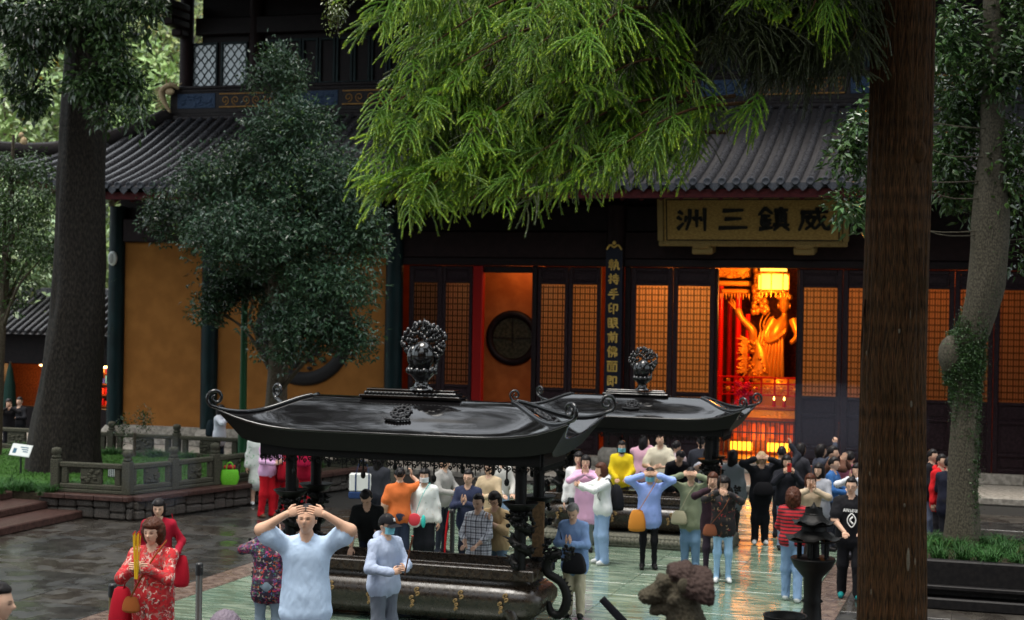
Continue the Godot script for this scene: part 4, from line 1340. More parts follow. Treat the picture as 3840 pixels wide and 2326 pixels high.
func planter_right() -> void:
	var P := thing("tree_planter", "long black stone planter under the mossy pale-barked tree", "planter", Vector3(7.3, 0, 13.9))
	var blk := mat("black_stone", C8(22, 21, 22), 0.5, C8(32, 30, 30), 0.8, 0.1, {"spec": 0.3})
	for s in [-1, 1]:
		put("side", MB.new().cbox(Vector3(0, 0.42, s * 1.33), Vector3(5.6, 0.5, 0.16), 0.02), blk, P)
		put("end", MB.new().cbox(Vector3(s * 2.72, 0.419, 0), Vector3(0.16, 0.5, 2.5), 0.02), blk, P)
		put("ledge", MB.new().cbox(Vector3(0, 0.3, s * 1.42), Vector3(5.9, 0.06, 0.2), 0.012), blk, P)
	put("kerb", MB.new().cbox(Vector3(0, 0.08, 0), Vector3(6.0, 0.16, 3.1), 0.02), blk, P)
	put("soil", MB.new().box(Vector3(0, 0.5, 0), Vector3(5.3, 0.2, 2.5)), M.soil, P)
	var g := RandomNumberGenerator.new()
	g.seed = 91
	var xf := []
	var cs := []
	for k in 150:
		var p := Vector3(7.3 + g.randf_range(-2.6, 1.5), 0.58, 13.9 + g.randf_range(-1.2, 1.25))
		xf.append(Transform3D(Basis(Vector3.UP, g.randf() * TAU).scaled(Vector3.ONE * g.randf_range(0.75, 1.35)), p))
		var t := g.randf_range(0.6, 1.25)
		cs.append(Color(t, t, t * 0.95))
	var o := scatter("lily_turf", grass_tuft_mesh(60, 0.34, 15), M.turf_blade, xf, cs)
	o.set_meta("kind", "stuff")
	tag(o, "glossy dark green lily turf filling the black planter", "plants")

func right_side() -> void:
	# side gate building beyond the pale tree: amber lit screen, red cord, steps
	var W := thing("side_gallery", "dark side gallery with an amber lit doorway beyond the mossy tree", "building", Vector3(9.2, 0.0, 3.2))
	put("wall", MB.new().box(Vector3(1.9, 3.0, -0.9), Vector3(5.4, 6.0, 0.2)), M.dark_wood, W)
	put("pillar", MB.new().lathe(Vector3(-1.15, 0.5, 0.3), [Vector2(0.2, 0), Vector2(0.2, 5.5)], 16), M.dark_wood, W)
	put("lit_screen", MB.new().cbox(Vector3(0.7, 0.95, -0.75), Vector3(2.8, 0.9, 0.05), 0.01), mat("amber_screen", C8(150, 66, 20), 0.4, C8(186, 92, 30), 0.8, 0.1, {"emit": C8(120, 44, 10), "power": 0.12}), W)
	for k in 3:
		put("step", MB.new().cbox(Vector3(0.9, 0.08 + 0.15 * k, 0.75 - 0.35 * k), Vector3(3.6, 0.15, 0.5), 0.02), M.stone_pale, W)
	put("yellow_strip", MB.new().cbox(Vector3(-1.0, 1.25, 0.52), Vector3(0.06, 1.1, 0.03), 0.005), mat("yellow_sign", C8(196, 160, 30), 0.6), W)
	var C := thing("rope_barrier", "red rope barrier across the amber lit doorway", "barrier", Vector3(9.2, 0.45, 3.0))
	put("cord", MB.new().tube(spline([Vector3(-0.6, 0.95, 0), Vector3(0.4, 0.9, 0), Vector3(1.6, 0.95, 0)], 10), 0.03, 8), M.ribbon_red, C)
	for x in [-0.6, 1.6]:
		put("post", MB.new().lathe(Vector3(x, 0, 0), [Vector2(0.12, 0), Vector2(0.12, 0.02), Vector2(0.03, 0.04), Vector2(0.03, 1.0)], 12), M.iron_black, C)

func added_opposite_hall() -> void:
	# unseen hall on whose stair the viewer stands, added to block the southern sky
	var O := thing("added_opposite_hall", "great hall facing the courtyard from behind the viewer", "temple", Vector3(4, 0.68, 46))
	put("wall", MB.new().box(Vector3(0, 4.6, 1.0), Vector3(44, 9.2, 0.4)), M.ochre, O)
	for k in 9:
		put("column", MB.new().lathe(Vector3(-20 + k * 5.0, 0, -1.6), [Vector2(0.4, 0), Vector2(0.3, 0.4), Vector2(0.3, 8.8)], 16), M.dark_wood, O)
	var rows := []
	for i in 6:
		var t := i / 5.0
		var row := PackedVector3Array()
		for j in 12:
			row.append(Vector3(-25 + 50 * j / 11.0, 8.8 + 9.0 * (0.6 * t + 0.4 * t * t), -3.4 + 12.0 * t))
		rows.append(row)
	put("roof", MB.new().sheet(rows, false, false), M.tile_trough, O)
	put("eave", MB.new().cbox(Vector3(0, 8.7, -3.3), Vector3(50, 0.25, 0.2), 0.02), M.fascia_red, O)

func ring_rows(levels: Array, k := 48, e := 7.0) -> Array:
	# levels: [y, half x, half z] superellipse rings
	var rows := []
	for l in levels:
		var row := PackedVector3Array()
		for s in k:
			var a := TAU * s / k
			var c := cos(a)
			var d := sin(a)
			row.append(Vector3(signf(c) * pow(absf(c), 2.0 / e) * l[1], l[0], signf(d) * pow(absf(d), 2.0 / e) * l[2]))
		rows.append(row)
	return rows

func roof_pt(s: float, t: float, side: int) -> Vector3:
	var sh := t * t * (3.0 - 2.0 * t) * 0.35 + t * 0.65
	var y := 2.88 - 0.4 * sh
	var hx := lerpf(1.42, 2.2, pow(t, 0.85))
	var hz := lerpf(0.1, 0.8, pow(t, 0.9))
	var k := pow(absf(s), 7.0 if side % 2 == 0 else 3.0)
	var tip := pow(t, 3.0) * k
	y += 0.23 * tip
	var p := Vector3(s * (hx + 0.2 * tip), y, hz + 0.12 * tip)
	if side == 1:
		p = Vector3(hx + 0.2 * tip, y, s * (hz + 0.12 * tip))
	elif side == 2:
		p.z = -p.z
	elif side == 3:
		p = Vector3(-hx - 0.2 * tip, y, s * (hz + 0.12 * tip))
	return p

func build_burner(called_label: String) -> Node3D:
	var blk := mat("black_gloss", C8(14, 13, 14), 0.07, null, 1.0, 0.0, {"spec": 0.6})
	if not blk.normal_enabled:
		blk.normal_enabled = true
		blk.uv1_scale = Vector3(0.22, 2.2, 1.8)
		blk.normal_texture = bump_tex(0.006, 9, 6.0, 2)
		blk.normal_scale = 0.13
	var iron := mat("burner_iron", C8(8, 8, 8), 0.5, C8(15, 14, 13), 0.5, 0.25, {"spec": 0.3})
	var bronze := mat("burner_bronze", C8(32, 25, 20), 0.36, C8(52, 42, 32), 0.6, 0.06, {"spec": 0.55, "mid": C8(40, 32, 26), "rough_lo": 0.24})
	var gilt := mat("burner_gilt", C8(112, 90, 56), 0.4, C8(146, 122, 84), 0.2, 0.3)
	var R := thing("incense_burner", called_label, "incense burner", Vector3.ZERO, 0, "roofed incense burners")
	# body
	var b := MB.new()
	b.sheet(ring_rows([[0.07, 1.62, 0.34], [0.1, 1.74, 0.42], [0.2, 1.88, 0.51], [0.34, 1.95, 0.57], [0.43, 1.95, 0.57], [0.5, 1.89, 0.53], [0.53, 1.84, 0.49], [0.55, 1.83, 0.48], [0.56, 1.78, 0.44], [0.62, 1.77, 0.43], [0.66, 1.77, 0.43]]), true, true)
	put("body", b, bronze, R)
	b = MB.new()
	for s in [-1, 1]:
		b.cbox(Vector3(0, 0.71, s * 0.41), Vector3(3.72, 0.14, 0.2), 0.012)
		b.cbox(Vector3(s * 1.73, 0.709, 0), Vector3(0.26, 0.138, 0.62), 0.012)
		b.cbox(Vector3(0, 0.79, s * 0.35), Vector3(3.3, 0.025, 0.05), 0.006)
	put("rim", b, bronze, R)
	put("ash_bed", MB.new().box(Vector3(0, 0.64, 0), Vector3(3.3, 0.02, 0.64)), mat("ash", C8(96, 90, 84), 0.95, C8(140, 132, 122), 0.3, 0.6), R)
	for sx in [-1, 1]:
		for sz in [-1, 1]:
			put("foot", MB.new().tube(spline([Vector3(sx * 1.5, 0.3, sz * 0.4), Vector3(sx * 1.58, 0.14, sz * 0.46), Vector3(sx * 1.54, 0.05, sz * 0.44), Vector3(sx * 1.56, 0.0, sz * 0.46)], 8), [0.12, 0.12, 0.11, 0.1, 0.08, 0.075, 0.08, 0.1, 0.1], 9), bronze, R)
	# scroll ornaments on the belly
	for k in 6:
		for sz in [-1, 1]:
			var o := Vector3(-1.5 + k * 0.6, 0.36, sz * 0.575)
			b = MB.new()
			for q in 5:
				var w := Vector3(0.03 * sin(q * 2.1) - 0.02 * q, 0.07 - 0.05 * q, -0.01 * sz if q == 0 else 0.0)
				b.tube(curl_pts(o + w, Vector3(1 if q % 2 else -1, 0, 0), Vector3(0.4, 0.9, 0), 0.036 - 0.003 * q, 1.0, 10), 0.012, 6, true)
			put("scroll", b, gilt, R)
	# dragon handles at both ends
	for s in [-1, 1]:
		b = MB.new()
		b.tube(spline([Vector3(s * 1.95, 0.34, 0.12), Vector3(s * 2.0, 0.2, 0.12), Vector3(s * 2.13, 0.2, 0.12), Vector3(s * 2.2, 0.4, 0.12), Vector3(s * 2.12, 0.6, 0.12), Vector3(s * 1.93, 0.72, 0.12), Vector3(s * 1.94, 0.9, 0.12), Vector3(s * 2.12, 0.98, 0.14)], 26), [0.03, 0.04, 0.048, 0.052, 0.055, 0.058, 0.06, 0.062, 0.062, 0.062, 0.06, 0.06, 0.058, 0.058, 0.056, 0.056, 0.056, 0.056, 0.056, 0.06, 0.062, 0.066, 0.07, 0.07, 0.065, 0.055, 0.03], 10)
		for k in 60:
			var h := rng.randf_range(-0.14, 0.24)
			b.ball(Vector3(s * (2.02 + h), 0.97 + rng.randf_range(-0.1, 0.1), 0.12 + rng.randf_range(-0.1, 0.1)), Vector3(0.028, 0.024, 0.028), 6, 4)
		for k in 12:
			var a := 0.4 + k * 0.22
			b.tube([Vector3(s * (2.04 + cos(a - 1.2) * 0.17), 0.42 + sin(a - 1.2) * 0.22, 0.12), Vector3(s * (2.04 + cos(a - 1.2) * 0.24), 0.42 + sin(a - 1.2) * 0.29, 0.12)], [0.028, 0.008], 5)
		put("dragon_handle", b, iron, R)
	# dragon-wrapped columns with oil dishes
	for cx in [-1.56, 1.65]:
		for sz in [-0.38, 0.42]:
			var x: float = cx
			b = MB.new()
			b.tube([Vector3(x, 0.78, sz), Vector3(x, 2.1, sz)], 0.075, 10)
			var coil := []
			for k in 40:
				var a: float = k * 0.42 + cx
				coil.append(Vector3(x + cos(a) * 0.09, 0.84 + k * 0.0175, sz + sin(a) * 0.09))
			b.tube(coil, 0.06, 7)
			for k in 40:
				var a: float = k * 0.42 + cx
				var q: Vector3 = coil[k]
				if k % 2 == 0:
					b.tube([q, q + Vector3(cos(a) * 0.14, 0.05, sin(a) * 0.14)], [0.03, 0.004], 5)
				if k % 5 == 0:
					b.ball(q + Vector3(cos(a), 0, sin(a)) * 0.06, Vector3(0.04, 0.04, 0.04), 7, 5)
			for k in 30:
				b.ball(Vector3(x + rng.randf_range(-0.16, 0.16), 1.42 + rng.randf_range(-0.1, 0.1), sz + rng.randf_range(-0.1, 0.16)), Vector3(0.035, 0.03, 0.035), 6, 4)
			var c := put("column", b, iron, R)
			put("dish", MB.new().lathe(Vector3(x, 1.52, sz), [Vector2(0.06, 0), Vector2(0.15, 0.03), Vector2(0.22, 0.1), Vector2(0.235, 0.12), Vector2(0.2, 0.12), Vector2(0.1, 0.1)], 18), iron, c)
	# roof sheets
	var roof := MB.new()
	for side in 4:
		var rows := []
		for i in 13:
			var row := PackedVector3Array()
			for j in 33:
				row.append(roof_pt(j / 16.0 - 1.0, i / 12.0, side))
			rows.append(row)
		roof.sheet(rows, false, side == 0 or side == 3)
	roof.box(Vector3(0, 2.875, 0), Vector3(2.84, 0.03, 0.2))
	var RF := put("roof", roof, blk, R)
	# hip rolls ending in curls
	for sx in [-1, 1]:
		for sz in [-1, 1]:
			var pts := []
			for i in 13:
				pts.append(roof_pt(sx, i / 12.0, 0 if sz == 1 else 2) + Vector3(0, 0.012, 0))
			var dir := Vector3(sx * 0.85, 0.0, sz * 0.5).normalized()
			var tip: Vector3 = pts[12]
			var cv := curl_pts(tip + dir * 0.03 + Vector3(0, 0.015, 0), dir, Vector3(0, 1, 0), 0.125, 1.45, 30)
			var rr := []
			for i in 13:
				rr.append(0.028)
			for i in cv.size():
				rr.append(0.027 - 0.008 * i / cv.size())
			pts.append_array(cv)
			put("curl", MB.new().tube(pts, rr, 9, true), blk, RF)
	# eave lip and soffit
	for side in 4:
		var pts := []
		for j in 33:
			pts.append(roof_pt(j / 16.0 - 1.0, 1.0, side) + Vector3(0, -0.012, 0))
		put("eave_lip", MB.new().tube(pts, 0.018, 7, true), blk, RF)
	var sf := MB.new()
	for side in 4:
		var rows := []
		for t in [1.0, 0.78]:
			var row := PackedVector3Array()
			for j in 33:
				row.append(roof_pt(j / 16.0 - 1.0, t, side) + Vector3(0, -0.03 if t == 1.0 else -0.34, 0))
			rows.append(row)
		sf.sheet(rows, false, side == 0 or side == 3)
	put("soffit", sf, iron, RF)
	var bx := MB.new()
	for s in [-1, 1]:
		bx.cbox(Vector3(0, 2.26, s * 0.55), Vector3(3.9, 0.3, 0.05), 0.01)
		bx.cbox(Vector3(s * 1.95, 2.26, 0), Vector3(0.05, 0.3, 1.05), 0.01)
	put("frieze", bx, iron, R)
	# openwork fringe
	var fr := MB.new()
	for s in [-1, 1]:
		for k in 64:
			var x := -1.94 + k * 0.0615
			var l := 0.1 + 0.04 * sin(k * 1.7) + 0.03 * sin(k * 0.41)
			fr.tube([Vector3(x, 2.13, s * 0.56), Vector3(x + 0.01, 2.13 - l, s * 0.56)], [0.011, 0.006], 4)
			fr.tube(curl_pts(Vector3(x + 0.03, 2.04 + 0.02 * sin(k * 2.3), s * 0.56), Vector3(1 if k % 2 else -1, 0, 0), Vector3(0, 1, 0), 0.03, 1.2, 9), 0.009, 4, false)
			if k % 16 == 8:
				fr.tube([Vector3(x, 2.1, s * 0.56), Vector3(x, 1.92, s * 0.56)], [0.012, 0.012], 5)
				fr.ball(Vector3(x, 1.9, s * 0.56), Vector3(0.035, 0.05, 0.035), 7, 5)
		for k in 17:
			var z := -0.5 + k * 0.0615
			fr.tube([Vector3(s * 1.96, 2.13, z), Vector3(s * 1.96, 2.02, z)], [0.011, 0.006], 4)
			fr.tube(curl_pts(Vector3(s * 1.96, 2.05, z + 0.03), Vector3(0, 0, 1), Vector3(0, 1, 0), 0.03, 1.2, 9), 0.009, 4, false)
	put("fringe", fr, iron, R)
	# ridge plinth with beads
	b = MB.new()
	b.cbox(Vector3(0, 2.91, 0), Vector3(1.42, 0.04, 0.34), 0.01)
	b.cbox(Vector3(0, 2.95, 0), Vector3(1.3, 0.05, 0.28), 0.01)
	b.cbox(Vector3(0, 2.995, 0), Vector3(1.24, 0.03, 0.24), 0.008)
	var PL := put("ridge_plinth", b, blk, R)
	b = MB.new()
	for k in 23:
		for s in [-1, 1]:
			b.ball(Vector3(-0.62 + k * 0.0565, 2.95, s * 0.15), Vector3(0.022, 0.024, 0.02), 7, 5)
	put("beading", b, blk, PL)
	# flaming jewel finial
	b = MB.new()
	b.lathe(Vector3(0.12, 3.0, 0), [Vector2(0.17, 0), Vector2(0.16, 0.03), Vector2(0.11, 0.05), Vector2(0.085, 0.12), Vector2(0.12, 0.16), Vector2(0.175, 0.22), Vector2(0.19, 0.27), Vector2(0.15, 0.29), Vector2(0.05, 0.3)], 20)
	for k in 12:
		var a := TAU * k / 12
		b.ball(Vector3(0.12 + cos(a) * 0.175, 3.26, sin(a) * 0.175), Vector3(0.045, 0.05, 0.045), 7, 5)
	var FN := put("finial", b, blk, R)
	b = MB.new()
	b.ball(Vector3(0.15, 3.46, 0.05), Vector3(0.155, 0.2, 0.15), 18, 12)
	b.ball(Vector3(0.01, 3.44, 0.03), Vector3(0.09, 0.16, 0.1), 14, 10)
	put("jewel", b, blk, FN)
	b = MB.new()
	for k in 230:
		var t := rng.randf()
		var y := 3.28 + 0.62 * t
		var w := 0.3 * pow(sin(PI * pow(1.0 - t, 0.72)), 0.8) + 0.012
		var x := rng.randf_range(-1, 1) * w
		if y < 3.64 and absf(x) < 0.15:
			x = signf(x) * rng.randf_range(0.17, maxf(0.18, w))
		b.ball(Vector3(0.12 + x, y, -0.06 + rng.randf_range(-0.02, 0.03)), Vector3(0.026, 0.034, 0.024) * rng.randf_range(0.8, 1.3), 6, 4)
	b.tube([Vector3(0.12, 3.8, -0.05), Vector3(0.12, 3.96, -0.05)], [0.03, 0.004], 6)
	put("flame", b, blk, FN)
	# wheel emblem on the front slope and on the end slope
	for e in 2:
		var o: Vector3 = roof_pt(0.0, 0.45, 0) if e == 0 else roof_pt(0.0, 0.45, 1)
		var nz := Vector3(0, 0.85, 0.52).normalized() if e == 0 else Vector3(0.5, 0.86, 0).normalized()
		var ex := Vector3(1, 0, 0) if e == 0 else Vector3(0, 0, -1)
		var ey := nz.cross(ex)
		var T := Transform3D(Basis(ex, ey, nz), o + nz * 0.02)
		b = MB.new()
		for r in [0.12, 0.055]:
			var pts := []
			for k in 25:
				pts.append(T * Vector3(cos(TAU * k / 24) * r, sin(TAU * k / 24) * r + 0.03, 0.0))
			b.tube(pts, 0.013, 6, false)
		for k in 8:
			var a := TAU * k / 8 + 0.2
			b.tube([T * Vector3(cos(a) * 0.05, sin(a) * 0.05 + 0.03, 0), T * Vector3(cos(a) * 0.15, sin(a) * 0.15 + 0.03, 0)], [0.011, 0.014], 6)
		for k in 9:
			b.ball(T * Vector3(-0.16 + k * 0.04, -0.16 + absf(k - 4) * 0.006, 0.0), Vector3(0.026, 0.02, 0.03), 7, 5)
		put("wheel_emblem", b, mat("emblem_iron", C8(50, 50, 52), 0.35), RF)
	return R

func burners() -> void:
	var A := build_burner("large black roofed incense burner with curled eaves nearest the viewer")
	A.position = Vector3(-1.67, 0, 18.6)
	var B := A.duplicate()
	B.name = numbered("incense_burner")
	add_child(B)
	B.set_meta("label", "smaller-looking black roofed incense burner standing in front of the lit doorway")
	B.position = Vector3(-0.36, 0.22, 11.1)
	B.scale = Vector3.ONE * 0.82
	# carved stone base of the far burner
	var P := thing("burner_base", "low carved dark stone base under the far incense burner", "plinth", Vector3(-0.36, 0, 11.1))
	put("block", MB.new().cbox(Vector3(0, 0.11, 0), Vector3(3.5, 0.22, 1.2), 0.03), M.stone_grey, P)
	var cv := MB.new()
	for k in 46:
		cv.ball(Vector3(-1.7 + k * 0.0755, 0.11, 0.6), Vector3(0.05, 0.06, 0.03), 7, 4)
	put("carving", cv, M.stone_grey, P)
	# ribbon post and leaning board by the near burner are small things of their own
	var rp := thing("barrier_post", "dark barrier post with a hanging red ribbon behind the near burner", "barrier", Vector3(-2.15, 0, 15.6))
	put("pole", MB.new().lathe(Vector3.ZERO, [Vector2(0.16, 0), Vector2(0.16, 0.02), Vector2(0.035, 0.04), Vector2(0.035, 0.96), Vector2(0.045, 0.97), Vector2(0.045, 1.02), Vector2(0.01, 1.03)], 14), M.iron_black, rp)
	put("ribbon", MB.new().tube(spline([Vector3(-0.05, 1.0, 0.03), Vector3(-0.08, 0.7, 0.05), Vector3(-0.1, 0.35, 0.05), Vector3(-0.13, 0.08, 0.05)], 12), [0.025, 0.035, 0.04, 0.045, 0.045, 0.045, 0.04, 0.04, 0.035, 0.03, 0.025, 0.015, 0.008], 6, true, 0.25), mat("ribbon_red", C8(196, 24, 30), 0.7), rp)
	var lb := thing("wooden_board", "narrow brown notice board hung between the burner columns", "board", Vector3(-0.02, 0.82, 18.55))
	put("board", MB.new().cbox(Vector3(0.1, 0.42, 0), Vector3(0.16, 0.72, 0.03), 0.006), mat("brown_board", C8(86, 66, 46), 0.7, C8(110, 86, 62), 0.4, 0.2), lb)

func leaf_clump(count: int, rad: float, ll: float, lw: float, sd: int, droop := 0.25) -> MB:
	var g := RandomNumberGenerator.new()
	g.seed = sd
	var b := MB.new()
	b.use_col = true
	for k in count:
		var p := Vector3(g.randfn(0, 1), g.randfn(0, 0.75), g.randfn(0, 1)).limit_length(1.6) * rad * 0.62
		var d := (p.normalized() + Vector3(g.randfn(0, 0.5), g.randfn(-droop, 0.35), g.randfn(0, 0.5))).normalized()
		var up := (Vector3.UP + Vector3(g.randfn(0, 0.45), 0, g.randfn(0, 0.45))).normalized()
		var w := d.cross(up).normalized()
		var nn := w.cross(d)
		var l := ll * g.randf_range(0.7, 1.2)
		var h := lw * g.randf_range(0.8, 1.15) * 0.5
		var e := p + d * l - nn * 0.22 * l
		var t := g.randf_range(0.7, 1.3)
		b.col = Color(t, t, t * g.randf_range(0.75, 1.05))
		var s1 := p + d * l * 0.42 + w * h + nn * 0.1 * h
		var s2 := p + d * l * 0.42 - w * h + nn * 0.1 * h
		b.tri(p, s1, e)
		b.tri(p, e, s2)
	return b

# scatter clumps in ellipsoid blobs [x, y, z, rx, ry]; density falls inside so that sky and gaps show
func fill_blobs(g: RandomNumberGenerator, blobs: Array, per_area: float, xf: Array, cs: Array, tone: Color, vary := 0.25, smin := 0.7, smax := 1.2, gap := 0.0) -> void:
	var nz := noise(0.55, int(g.randi() % 1000), 2)
	for b in blobs:
		var rz: float = b[3] * 0.9
		var n := int(per_area * (b[3] * b[4] + b[3] * rz + b[4] * rz))
		for k in n:
			var d := Vector3(g.randfn(0, 1), g.randfn(0, 1), g.randfn(0, 1)).normalized()
			var r := pow(g.randf(), 0.45) * g.randf_range(0.85, 1.12)
			var p := Vector3(b[0], b[1], b[2]) + Vector3(d.x * b[3], d.y * b[4], d.z * rz) * r
			if nz.get_noise_3dv(p * 2.2) < gap - 0.12:
				continue
			var s := g.randf_range(smin, smax)
			xf.append(Transform3D(Basis.from_euler(Vector3(g.randfn(0, 0.25), g.randf() * TAU, g.randfn(0, 0.25))).scaled(Vector3.ONE * s), p))
			var t := 1.0 + g.randf_range(-vary, vary)
			cs.append(Color(tone.r * t * g.randf_range(0.92, 1.08), tone.g * t, tone.b * t * g.randf_range(0.9, 1.1)))

func limb(b: MB, a: Vector3, e: Vector3, r0: float, r1: float, g: RandomNumberGenerator, sag := 0.15) -> void:
	var m1 := a.lerp(e, 0.35) + Vector3(g.randfn(0, 0.1), (e - a).length() * sag, g.randfn(0, 0.1))
	var m2 := a.lerp(e, 0.7) + Vector3(g.randfn(0, 0.12), (e - a).length() * sag * 0.7, g.randfn(0, 0.12))
	var pts := spline([a, m1, m2, e], 9)
	var rr := []
	for i in 10:
		rr.append(lerpf(r0, r1, i / 9.0))
	b.tube(pts, rr, 7)

func bark(b: MB, path: Array, radii: Array, rough: float, ridges: int, sides := 28, steps := 40) -> void:
	# trunk with vertical ridges
	var pts := spline(path, steps)
	var nz := noise(1.6, 5, 3)
	var rows := []
	for i in steps + 1:
		var t := float(i) / steps * (radii.size() - 1)
		var k := mini(int(t), radii.size() - 2)
		var r := lerpf(radii[k], radii[k + 1], t - k)
		var row := PackedVector3Array()
		for s in sides:
			var a := TAU * s / sides
			var q := Vector3(cos(a), 0, sin(a))
			var w := 1.0 + rough * (nz.get_noise_3d(q.x * 1.4, pts[i].y * 0.22, q.z * 1.4) + 0.5 * sin(a * ridges + nz.get_noise_1d(pts[i].y * 0.6) * 3.0) * 0.4)
			row.append(pts[i] + q * r * w)
		rows.append(row)
	b.sheet(rows, true, true)

func leafmat(key: String, a: Color, rough := 0.3, back := Color(0.1, 0.16, 0.04)) -> StandardMaterial3D:
	var m := mat(key, a, rough, null, 1, 0, {"vcol": true, "back": back, "spec": 0.5})
	return m

func trees() -> void:
	var g := RandomNumberGenerator.new()
	g.seed = 404
	var lm := leafmat("leaf", Color(1, 1, 1), 0.3, Color(0.3, 0.3, 0.25))
	var wet := leafmat("leaf_wet", Color(1, 1, 1), 0.22, Color(0.25, 0.25, 0.2))
	var xf := []
	var cs := []
	# --- osmanthus in front of the ochre wall
	var barkm := mat("bark_grey", C8(66, 58, 48), 0.8, C8(104, 94, 80), 0.5, 0.9, {"freq": 0.03, "uv": Vector3(1.6, 0.4, 1.6)})
	var T := thing("osmanthus_tree", "small dense dark green tree with slim trunk before the ochre wall", "tree", Vector3(-9.75, 0.42, 6.0))
	var b := MB.new()
	bark(b, [Vector3(0, -0.1, 0), Vector3(-0.02, 1.4, 0), Vector3(0.06, 2.6, 0.05), Vector3(0.02, 4.0, 0.1), Vector3(0.0, 6.2, 0.1), Vector3(-0.1, 8.0, 0.05)], [0.32, 0.24, 0.22, 0.2, 0.15, 0.05], 0.18, 5, 18, 30)
	var osm := [[-9.89, 9.08, 6.0, 0.7, 0.74], [-9.23, 7.8, 6.6, 1.09, 0.73], [-10.77, 6.74, 6.3, 1.39, 0.88], [-8.43, 6.58, 7.0, 1.25, 0.94], [-12.28, 6.02, 6.0, 0.9, 0.66], [-7.44, 5.61, 6.8, 0.62, 0.76], [-9.49, 5.5, 7.2, 1.97, 0.85], [-10.99, 4.42, 6.2, 0.7, 0.56], [-8.1, 4.45, 7.0, 1.16, 0.76], [-8.77, 3.46, 7.4, 0.97, 0.71], [-7.59, 3.39, 6.8, 0.62, 0.53], [-11.51, 3.9, 6.0, 0.42, 0.38], [-10.25, 4.54, 5.2, 1.14, 0.76]]
	for q in osm:
		var e := Vector3(q[0], q[1], q[2]) - T.position
		var h := clampf(e.y * 0.72 - 0.6, 1.6, 7.0)
		limb(b, Vector3(0.02, h, 0.08), e, 0.06, 0.015, g)
		for k in 3:
			limb(b, e * 0.8 + Vector3(0, h * 0.2, 0), e + Vector3(g.randfn(0, 0.5) * q[3], g.randfn(0, 0.4) * q[4], g.randfn(0, 0.4)), 0.02, 0.006, g, 0.05)
	put("trunk", b, barkm, T)
	fill_blobs(g, osm, 340, xf, cs, Color(0.042, 0.08, 0.042), 0.5, 0.75, 1.25, 0.08)
	put_crown(T, "crown", leaf_clump(11, 0.24, 0.12, 0.052, 31), wet, xf, cs)
	xf = []
	cs = []
	fill_blobs(g, osm.slice(0, 6), 34, xf, cs, Color(0.1, 0.19, 0.04), 0.3, 0.7, 1.1)
	put_crown(T, "young_leaves", leaf_clump(9, 0.18, 0.09, 0.04, 32), lm, xf, cs)
	# --- great camphor trunk on the lawn
	var T2 := thing("camphor_tree", "massive grey-brown tree trunk standing on the lawn with dark leafy boughs", "tree", Vector3(-13.25, 0.42, 9.0))
	b = MB.new()
	bark(b, [Vector3(0, -0.2, 0), Vector3(0.0, 0.5, 0), Vector3(0.06, 1.3, 0), Vector3(0.3, 3.6, 0), Vector3(0.33, 6.4, 0), Vector3(0.45, 9.2, 0), Vector3(0.5, 12.5, 0)], [0.82, 0.64, 0.55, 0.5, 0.48, 0.46, 0.44], 0.09, 5, 48, 70)
	var lf := [[-13.32, 9.56, 10.5, 0.7, 0.6], [-12.2, 9.7, 11.2, 0.8, 0.5], [-11.3, 9.2, 11.0, 0.55, 0.5], [-10.95, 8.55, 11.0, 0.45, 0.4], [-10.6, 8.0, 11.0, 0.34, 0.34], [-10.36, 7.62, 11.2, 0.3, 0.22], [-13.7, 8.7, 10.3, 0.4, 0.34], [-11.2, 9.85, 11.0, 0.7, 0.35], [-10.6, 9.55, 10.8, 0.35, 0.35], [-11.35, 8.3, 11.3, 0.36, 0.36], [-12.9, 8.9, 11.0, 0.4, 0.32], [-13.2, 8.2, 10.4, 0.3, 0.26], [-10.2, 9.9, 11.0, 0.3, 0.2], [-11.0, 7.75, 11.3, 0.24, 0.2], [-14.0, 9.9, 10.4, 0.5, 0.4]]
	for q in lf:
		limb(b, Vector3(0.45, 9.6, 0.2), Vector3(q[0], q[1] + 0.2, q[2]) - T2.position, 0.09, 0.02, g, 0.2)
	put("trunk", b, mat("bark_camphor", C8(22, 19, 16), 0.75, C8(52, 46, 39), 0.9, 0.6, {"freq": 0.03, "uv": Vector3(1.3, 0.45, 1.3), "oct": 6, "mid": C8(34, 30, 26)}), T2)
	xf = []
	cs = []
	fill_blobs(g, lf, 250, xf, cs, Color(0.038, 0.072, 0.026), 0.5, 0.8, 1.3, 0.1)
	var high := []
	for k in 34:
		high.append([-10.5 + g.randfn(0, 3.6), 14.0 + g.randf() * 5.0, 9.0 + g.randfn(0, 3.4), 1.9, 1.2])
	fill_blobs(g, high, 18, xf, cs, Color(0.03, 0.06, 0.025), 0.3, 1.6, 2.6)
	put_crown(T2, "crown", leaf_clump(10, 0.24, 0.14, 0.066, 41, 0.5), wet, xf, cs)
	# --- lighter tree behind it
	var T3 := thing("young_camphor", "yellowish green leafy tree growing behind the big trunk", "tree", Vector3(-16.4, 0.42, 7.0))
	b = MB.new()
	bark(b, [Vector3(0, -0.1, 0), Vector3(0.1, 2.5, 0), Vector3(0.3, 5, 0), Vector3(0.4, 7.4, 0)], [0.16, 0.13, 0.09, 0.03], 0.15, 5, 14, 20)
	var ll := [[-15.9, 7.1, 7.0, 0.86, 0.57], [-15.0, 6.4, 7.5, 0.56, 0.56], [-15.77, 5.57, 7.3, 0.94, 0.85], [-14.8, 5.0, 7.6, 0.56, 0.74], [-16.07, 4.34, 7.0, 0.57, 0.57], [-15.64, 5.67, 5.0, 0.3, 0.6], [-16.9, 6.2, 6.8, 0.8, 0.8], [-16.8, 4.9, 6.8, 0.7, 0.7]]
